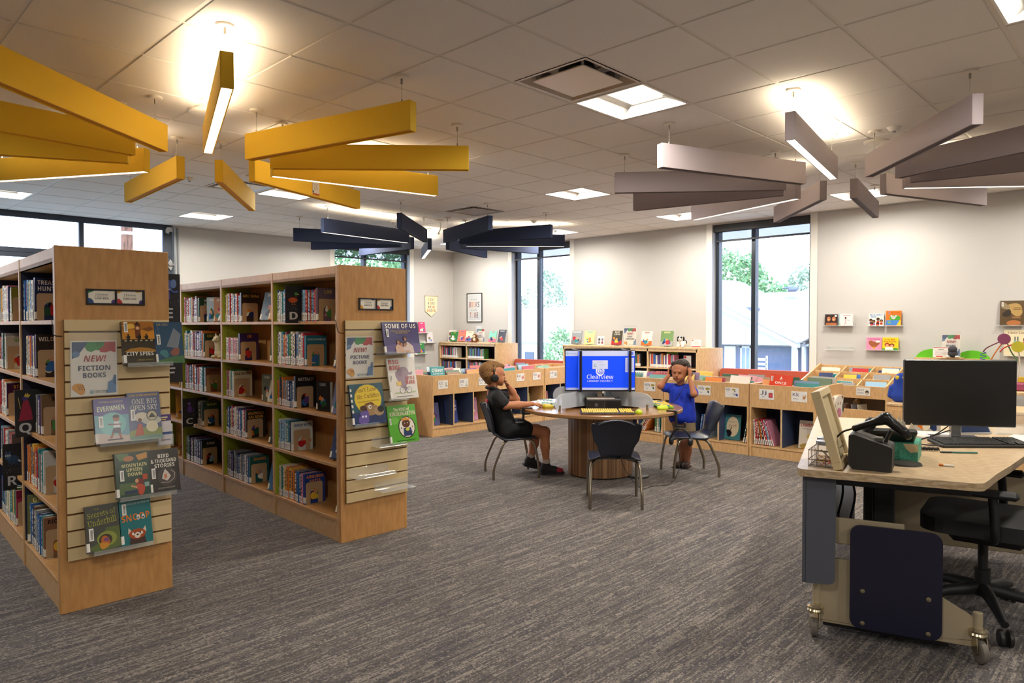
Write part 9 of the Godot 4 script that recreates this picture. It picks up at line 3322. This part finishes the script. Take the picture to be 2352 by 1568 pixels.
func tree(called: String, label: String, base: Vector3, h: float, blobs: Array, tones: Array, sd: int, leaf := 0.16) -> void:
	var o := thing(called, label, "tree", base)
	var rg := RandomNumberGenerator.new()
	rg.seed = sd
	var b := B.new()
	b.tube([v3(0, 0, 0), v3(0.05, h * 0.35, 0), v3(0, h * 0.6, 0.1)], [0.22, 0.17, 0.09], 10)
	for s in [-1.0, 1.0]:
		b.tube([v3(0.04, h * 0.32, 0), v3(0.3, h * 0.5, s * 0.8), v3(0.2, h * 0.66, s * 1.5)], [0.12, 0.08, 0.04], 8)
	put(b, "trunk", mat("6a5a48", 0.9), o)
	b = B.new()
	for q in blobs:
		crown(b, q[0], q[1], q[2], leaf, tones, rg)
	var m := paintmat(0.7)
	if not mats.has("leaf"):
		var l := StandardMaterial3D.new()
		l.vertex_color_use_as_albedo = true
		l.roughness = 0.7
		l.backlight_enabled = true
		l.backlight = Color(0.5, 0.5, 0.4)
		l.cull_mode = BaseMaterial3D.CULL_DISABLED
		mats["leaf"] = l
	m = mats["leaf"]
	tag(put(b, "foliage", m, o), "", "", "", "stuff")

func build_outside() -> void:
	var b := B.new()
	b.span(v3(-40, -2.6, -90), v3(90, -2.4, 40))
	structure(put(b, "ground", mat("a8a898", 0.9)), "pale ground outside the windows")
	var white := mat("e8e8e6", 0.7)
	var roof := tri_mat("shingle", ramp_tex(noise(0.06, FastNoiseLite.TYPE_CELLULAR, 2, 81), [[0.0, "b8b4b2"], [0.5, "e4e2e0"], [1.0, "ffffff"]], 256), v3(0.4, 1.6, 0.4), 0.9, Color("c2bfc0"))
	# house beyond the window with the big tree
	var o := thing("house", "pale house with grey shingle roof seen through the right window", "house", v3(27, 0, 0))
	b = B.new()      # gable wing that faces the library
	b.t = Transform3D(Basis(v3(0, 0, 1), v3(0, 1, 0), v3(-1, 0, 0)), Vector3.ZERO)   # x -> z, z -> -x
	var y := 0.5
	while y < 3.0:
		var zr := -11.1 - (y - 0.55) * 2.0
		b.prism(PackedVector2Array([v2(-22.0 + (y - 0.5) * 2.0, y), v2(zr, y), v2(zr - 0.24, y + 0.12), v2(-22.0 + (y - 0.38) * 2.0, y + 0.12)]), 0.0, 0.02 if fposmod(y, 0.24) < 0.12 else 0.035)
		y += 0.12
	put(b, "siding", mat("d6dce4", 0.7), o)
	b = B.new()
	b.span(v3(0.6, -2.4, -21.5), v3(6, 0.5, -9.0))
	put(b, "wall", mat("64748c", 0.75), o)  # blue siding, its colour darkened for the shade under the eave
	b = B.new()
	b.t = Transform3D(Basis(v3(0, 0, 1), v3(0, 1, 0), v3(-1, 0, 0)), Vector3.ZERO)
	b.prism(PackedVector2Array([v2(-10.7, 0.42), v2(-10.7, 0.6), v2(-16.5, 3.45), v2(-22.3, 0.6), v2(-22.3, 0.42), v2(-16.5, 3.25)]), -0.05, 0.42)
	put(b, "fascia", white, o)
	b = B.new()
	b.t = Transform3D(Basis(v3(0, 0, 1), v3(0, 1, 0), v3(-1, 0, 0)), Vector3.ZERO)
	b.prism(PackedVector2Array([v2(-10.65, 0.6), v2(-10.65, 0.66), v2(-16.5, 3.52), v2(-22.35, 0.66), v2(-22.35, 0.6), v2(-16.5, 3.45)]), -7.0, 0.45)
	b.t = Transform3D(Basis(v3(1, 0, 0), v3(0, 1, 0), v3(0, 0, 1)), Vector3.ZERO)
	b.prism(PackedVector2Array([v2(0.2, 0.55), v2(6.0, 2.86), v2(12, 0.6), v2(12, 0.5), v2(6.0, 2.76), v2(0.2, 0.45)]), -21.8, -6.0)
	b.t = Transform3D(Basis(v3(0, 0, 1), v3(0, 1, 0), v3(-1, 0, 0)), Vector3.ZERO)
	b.prism(PackedVector2Array([v2(-10.62, 0.62), v2(-8.5, 1.75), v2(-6.3, 0.62), v2(-8.5, 1.66)]), -5.0, 0.2)
	put(b, "roof", roof, o)
	b = B.new()
	b.t = Transform3D(Basis(v3(0, 0, 1), v3(0, 1, 0), v3(-1, 0, 0)), Vector3.ZERO)
	b.prism(PackedVector2Array([v2(-10.5, 0.5), v2(-8.5, 1.66), v2(-6.5, 0.5)]), -0.3, 0.0)
	put(b, "side_gable", mat("b4c2d4", 0.7), o)
	for q in [[1.2, 1.62, -13.1], [5.0, 2.62, -13.0]]:
		b = B.new()
		b.t = frame(v3(q[0], q[1] + 0.3, q[2]), 0, 0, 20)
		b.box(Vector3.ZERO, v3(0.34, 0.14, 0.4), 0.03)
		b.box(v3(0.1, 0.06, -0.3), v3(0.2, 0.06, 0.4), 0.02)
		put(b, "roof_vent", mat("5a5e66", 0.6), o)
	var w := Node3D.new()
	w.name = "window"
	o.add_child(w)
	w.position = v3(0.58, 0, -13.14)
	b = B.new()
	for q in [[-0.24, -0.06, -0.62, 0.42], [0.17, 0.24, -0.62, 0.42]]:
		b.span(v3(-0.05, q[2], q[0]), v3(0.02, q[3], q[0] + 0.07))
	b.span(v3(-0.05, 0.35, -0.24), v3(0.02, 0.42, 0.24))
	b.span(v3(-0.05, -0.69, -0.24), v3(0.02, -0.62, 0.24))
	b.span(v3(-0.04, -0.62, -0.02), v3(0.02, 0.35, 0.02))
	put(b, "window_frame", white, w)
	b = B.new()
	b.span(v3(0.0, -0.62, -0.17), v3(0.01, 0.35, 0.17))
	put(b, "pane", mat("9ab0c4", 0.1), w)
	b = B.new()
	b.span(v3(0.2, -2.4, -11.1), v3(0.4, 0.45, -10.95))
	b.span(v3(0.2, -2.4, -10.7), v3(0.4, 0.45, -10.6))
	b.span(v3(0.55, -2.4, -14.1), v3(0.62, 0.4, -13.6))
	put(b, "corner_post", white, o)
	b = B.new()
	b.tube([v3(-0.3, 0.45, -10.75), v3(0.1, 0.3, -10.85), v3(0.15, -2.3, -10.85)], 0.05, 8)
	put(b, "downspout", white, o)
	o = thing("picket_fence", "white picket fence below the house in the right window", "fence", v3(25.6, -2.4, -13.6))
	b = B.new()
	for k in 2:
		b.span(v3(0.02, 0.6 + k * 0.9, 0), v3(0.06, 0.7 + k * 0.9, 4.6))
	put(b, "rail", white, o)
	for k in 24:
		b = B.new()
		b.t = Transform3D(Basis(v3(0, 0, 1), v3(0, 1, 0), v3(-1, 0, 0)), v3(0, 0, 0.19 * k))
		b.prism(PackedVector2Array([v2(0, 0), v2(0.11, 0), v2(0.11, 1.9), v2(0.055, 2.0), v2(0, 1.9)]), 0.0, 0.02)
		put(b, "picket", white, o)
	o = thing("garden_chair", "pale slatted garden chair on the porch beyond the right window", "chair", v3(26.3, -2.4, -12.0))
	b = B.new()
	for z in [-0.3, 0.3]:
		b.span(v3(0, 0, z - 0.03), v3(0.06, 2.5, z + 0.03))
	for k in 6:
		b.span(v3(0, 1.4 + 0.18 * k, -0.3), v3(0.04, 1.5 + 0.18 * k, 0.3))
	b.span(v3(-0.5, 1.2, -0.32), v3(0.05, 1.26, 0.32))
	for z in [-0.3, 0.3]:
		b.span(v3(-0.5, 0, z - 0.03), v3(-0.44, 1.2, z + 0.03))
	put(b, "frame", mat("c8ccd0", 0.6), o)
	# second house beyond the narrow window
	o = thing("house", "pale house with light roof seen through the narrow left window", "house", v3(30, 0, -27))
	b = B.new()
	b.span(v3(0.5, -2.4, -7), v3(7, 0.45, 4.5))
	put(b, "wall", mat("e2e2de", 0.8), o)
	b = B.new()
	b.prism(PackedVector2Array([v2(0, 0.4), v2(0, 0.5), v2(4.5, 2.45), v2(9, 0.5), v2(9, 0.4)]), -8.0, 5.0)
	put(b, "roof", roof, o)
	b = B.new()
	b.span(v3(0.44, -0.75, -1.4), v3(0.5, -0.3, -0.7))
	put(b, "window", mat("5a6c80", 0.15), o)
	b = B.new()
	b.span(v3(-0.05, 0.3, -8), v3(0.02, 0.5, 5))
	put(b, "fascia", white, o)
	var green := ["6f9c62", "86b074", "a2c48c", "5c8a58", "b4d09e"]
	var pale := ["a8b8a0", "bccab2", "94a68e", "cdd6c4"]
	tree("leafy_tree", "big round green tree behind the house in the right window", v3(44, -2.4, -22.0), 6.0, [[v3(0, 5.6, 0), v3(2.6, 3.0, 2.6), 4200], [v3(-0.5, 4.2, 2.6), v3(2.0, 2.4, 2.0), 2200], [v3(0, 3.4, -2), v3(2.2, 2.2, 2.0), 1600]], green, 91, 0.17)
	tree("grey_tree", "smaller grey-green tree right of the big tree", v3(46, -2.4, -17.6), 5.0, [[v3(0, 5.2, 0), v3(1.8, 2.4, 1.7), 2600]], pale, 92, 0.14)
	tree("pale_tree", "pale tree above the roof in the narrow window", v3(40, -2.4, -35), 6.0, [[v3(0, 5.4, 0), v3(1.6, 2.6, 1.5), 2200], [v3(0, 4.4, -2.6), v3(1.3, 1.6, 1.3), 1000]], pale, 93, 0.14)
	tree("garden_bush", "sunlit bush low in the narrow window's right pane", v3(24.5, -2.4, -20.6), 2.2, [[v3(0, 2.2, 0), v3(0.8, 1.4, 0.9), 1500], [v3(0.4, 1.2, -0.9), v3(0.7, 1.1, 0.8), 900]], green, 94, 0.08)
	tree("leafy_tree", "green tree outside the window behind the green-sided bookcase", v3(16.8, -2.4, -25), 6.5, [[v3(0, 6.6, 0), v3(2.6, 1.8, 1.8), 3000], [v3(1.2, 5.0, 0.4), v3(2.0, 1.6, 1.6), 1600]], green, 95, 0.12)
	# timber post of the canopy outside the glazed door
	o = thing("timber_post", "brown timber post with a pale band outside the glazed door", "post", v3(4.61, -2.4, -15))
	b = B.new()
	b.span(v3(-0.085, 0, -0.085), v3(0.085, 6.2, 0.085), 0.006)
	put(b, "post", tri_mat("timber", ramp_tex(noise(0.02, FastNoiseLite.TYPE_SIMPLEX_SMOOTH, 4, 85), [[0.2, "9a8a80"], [0.5, "d8ccc4"], [0.8, "ffffff"]], 256), v3(4, 0.8, 4), 0.8, Color("96684c")), o)
	b = B.new()
	b.span(v3(-0.09, 5.5, -0.09), v3(0.09, 5.56, 0.09), 0.003)
	put(b, "band", mat("dcdcda", 0.4, 0.3), o)
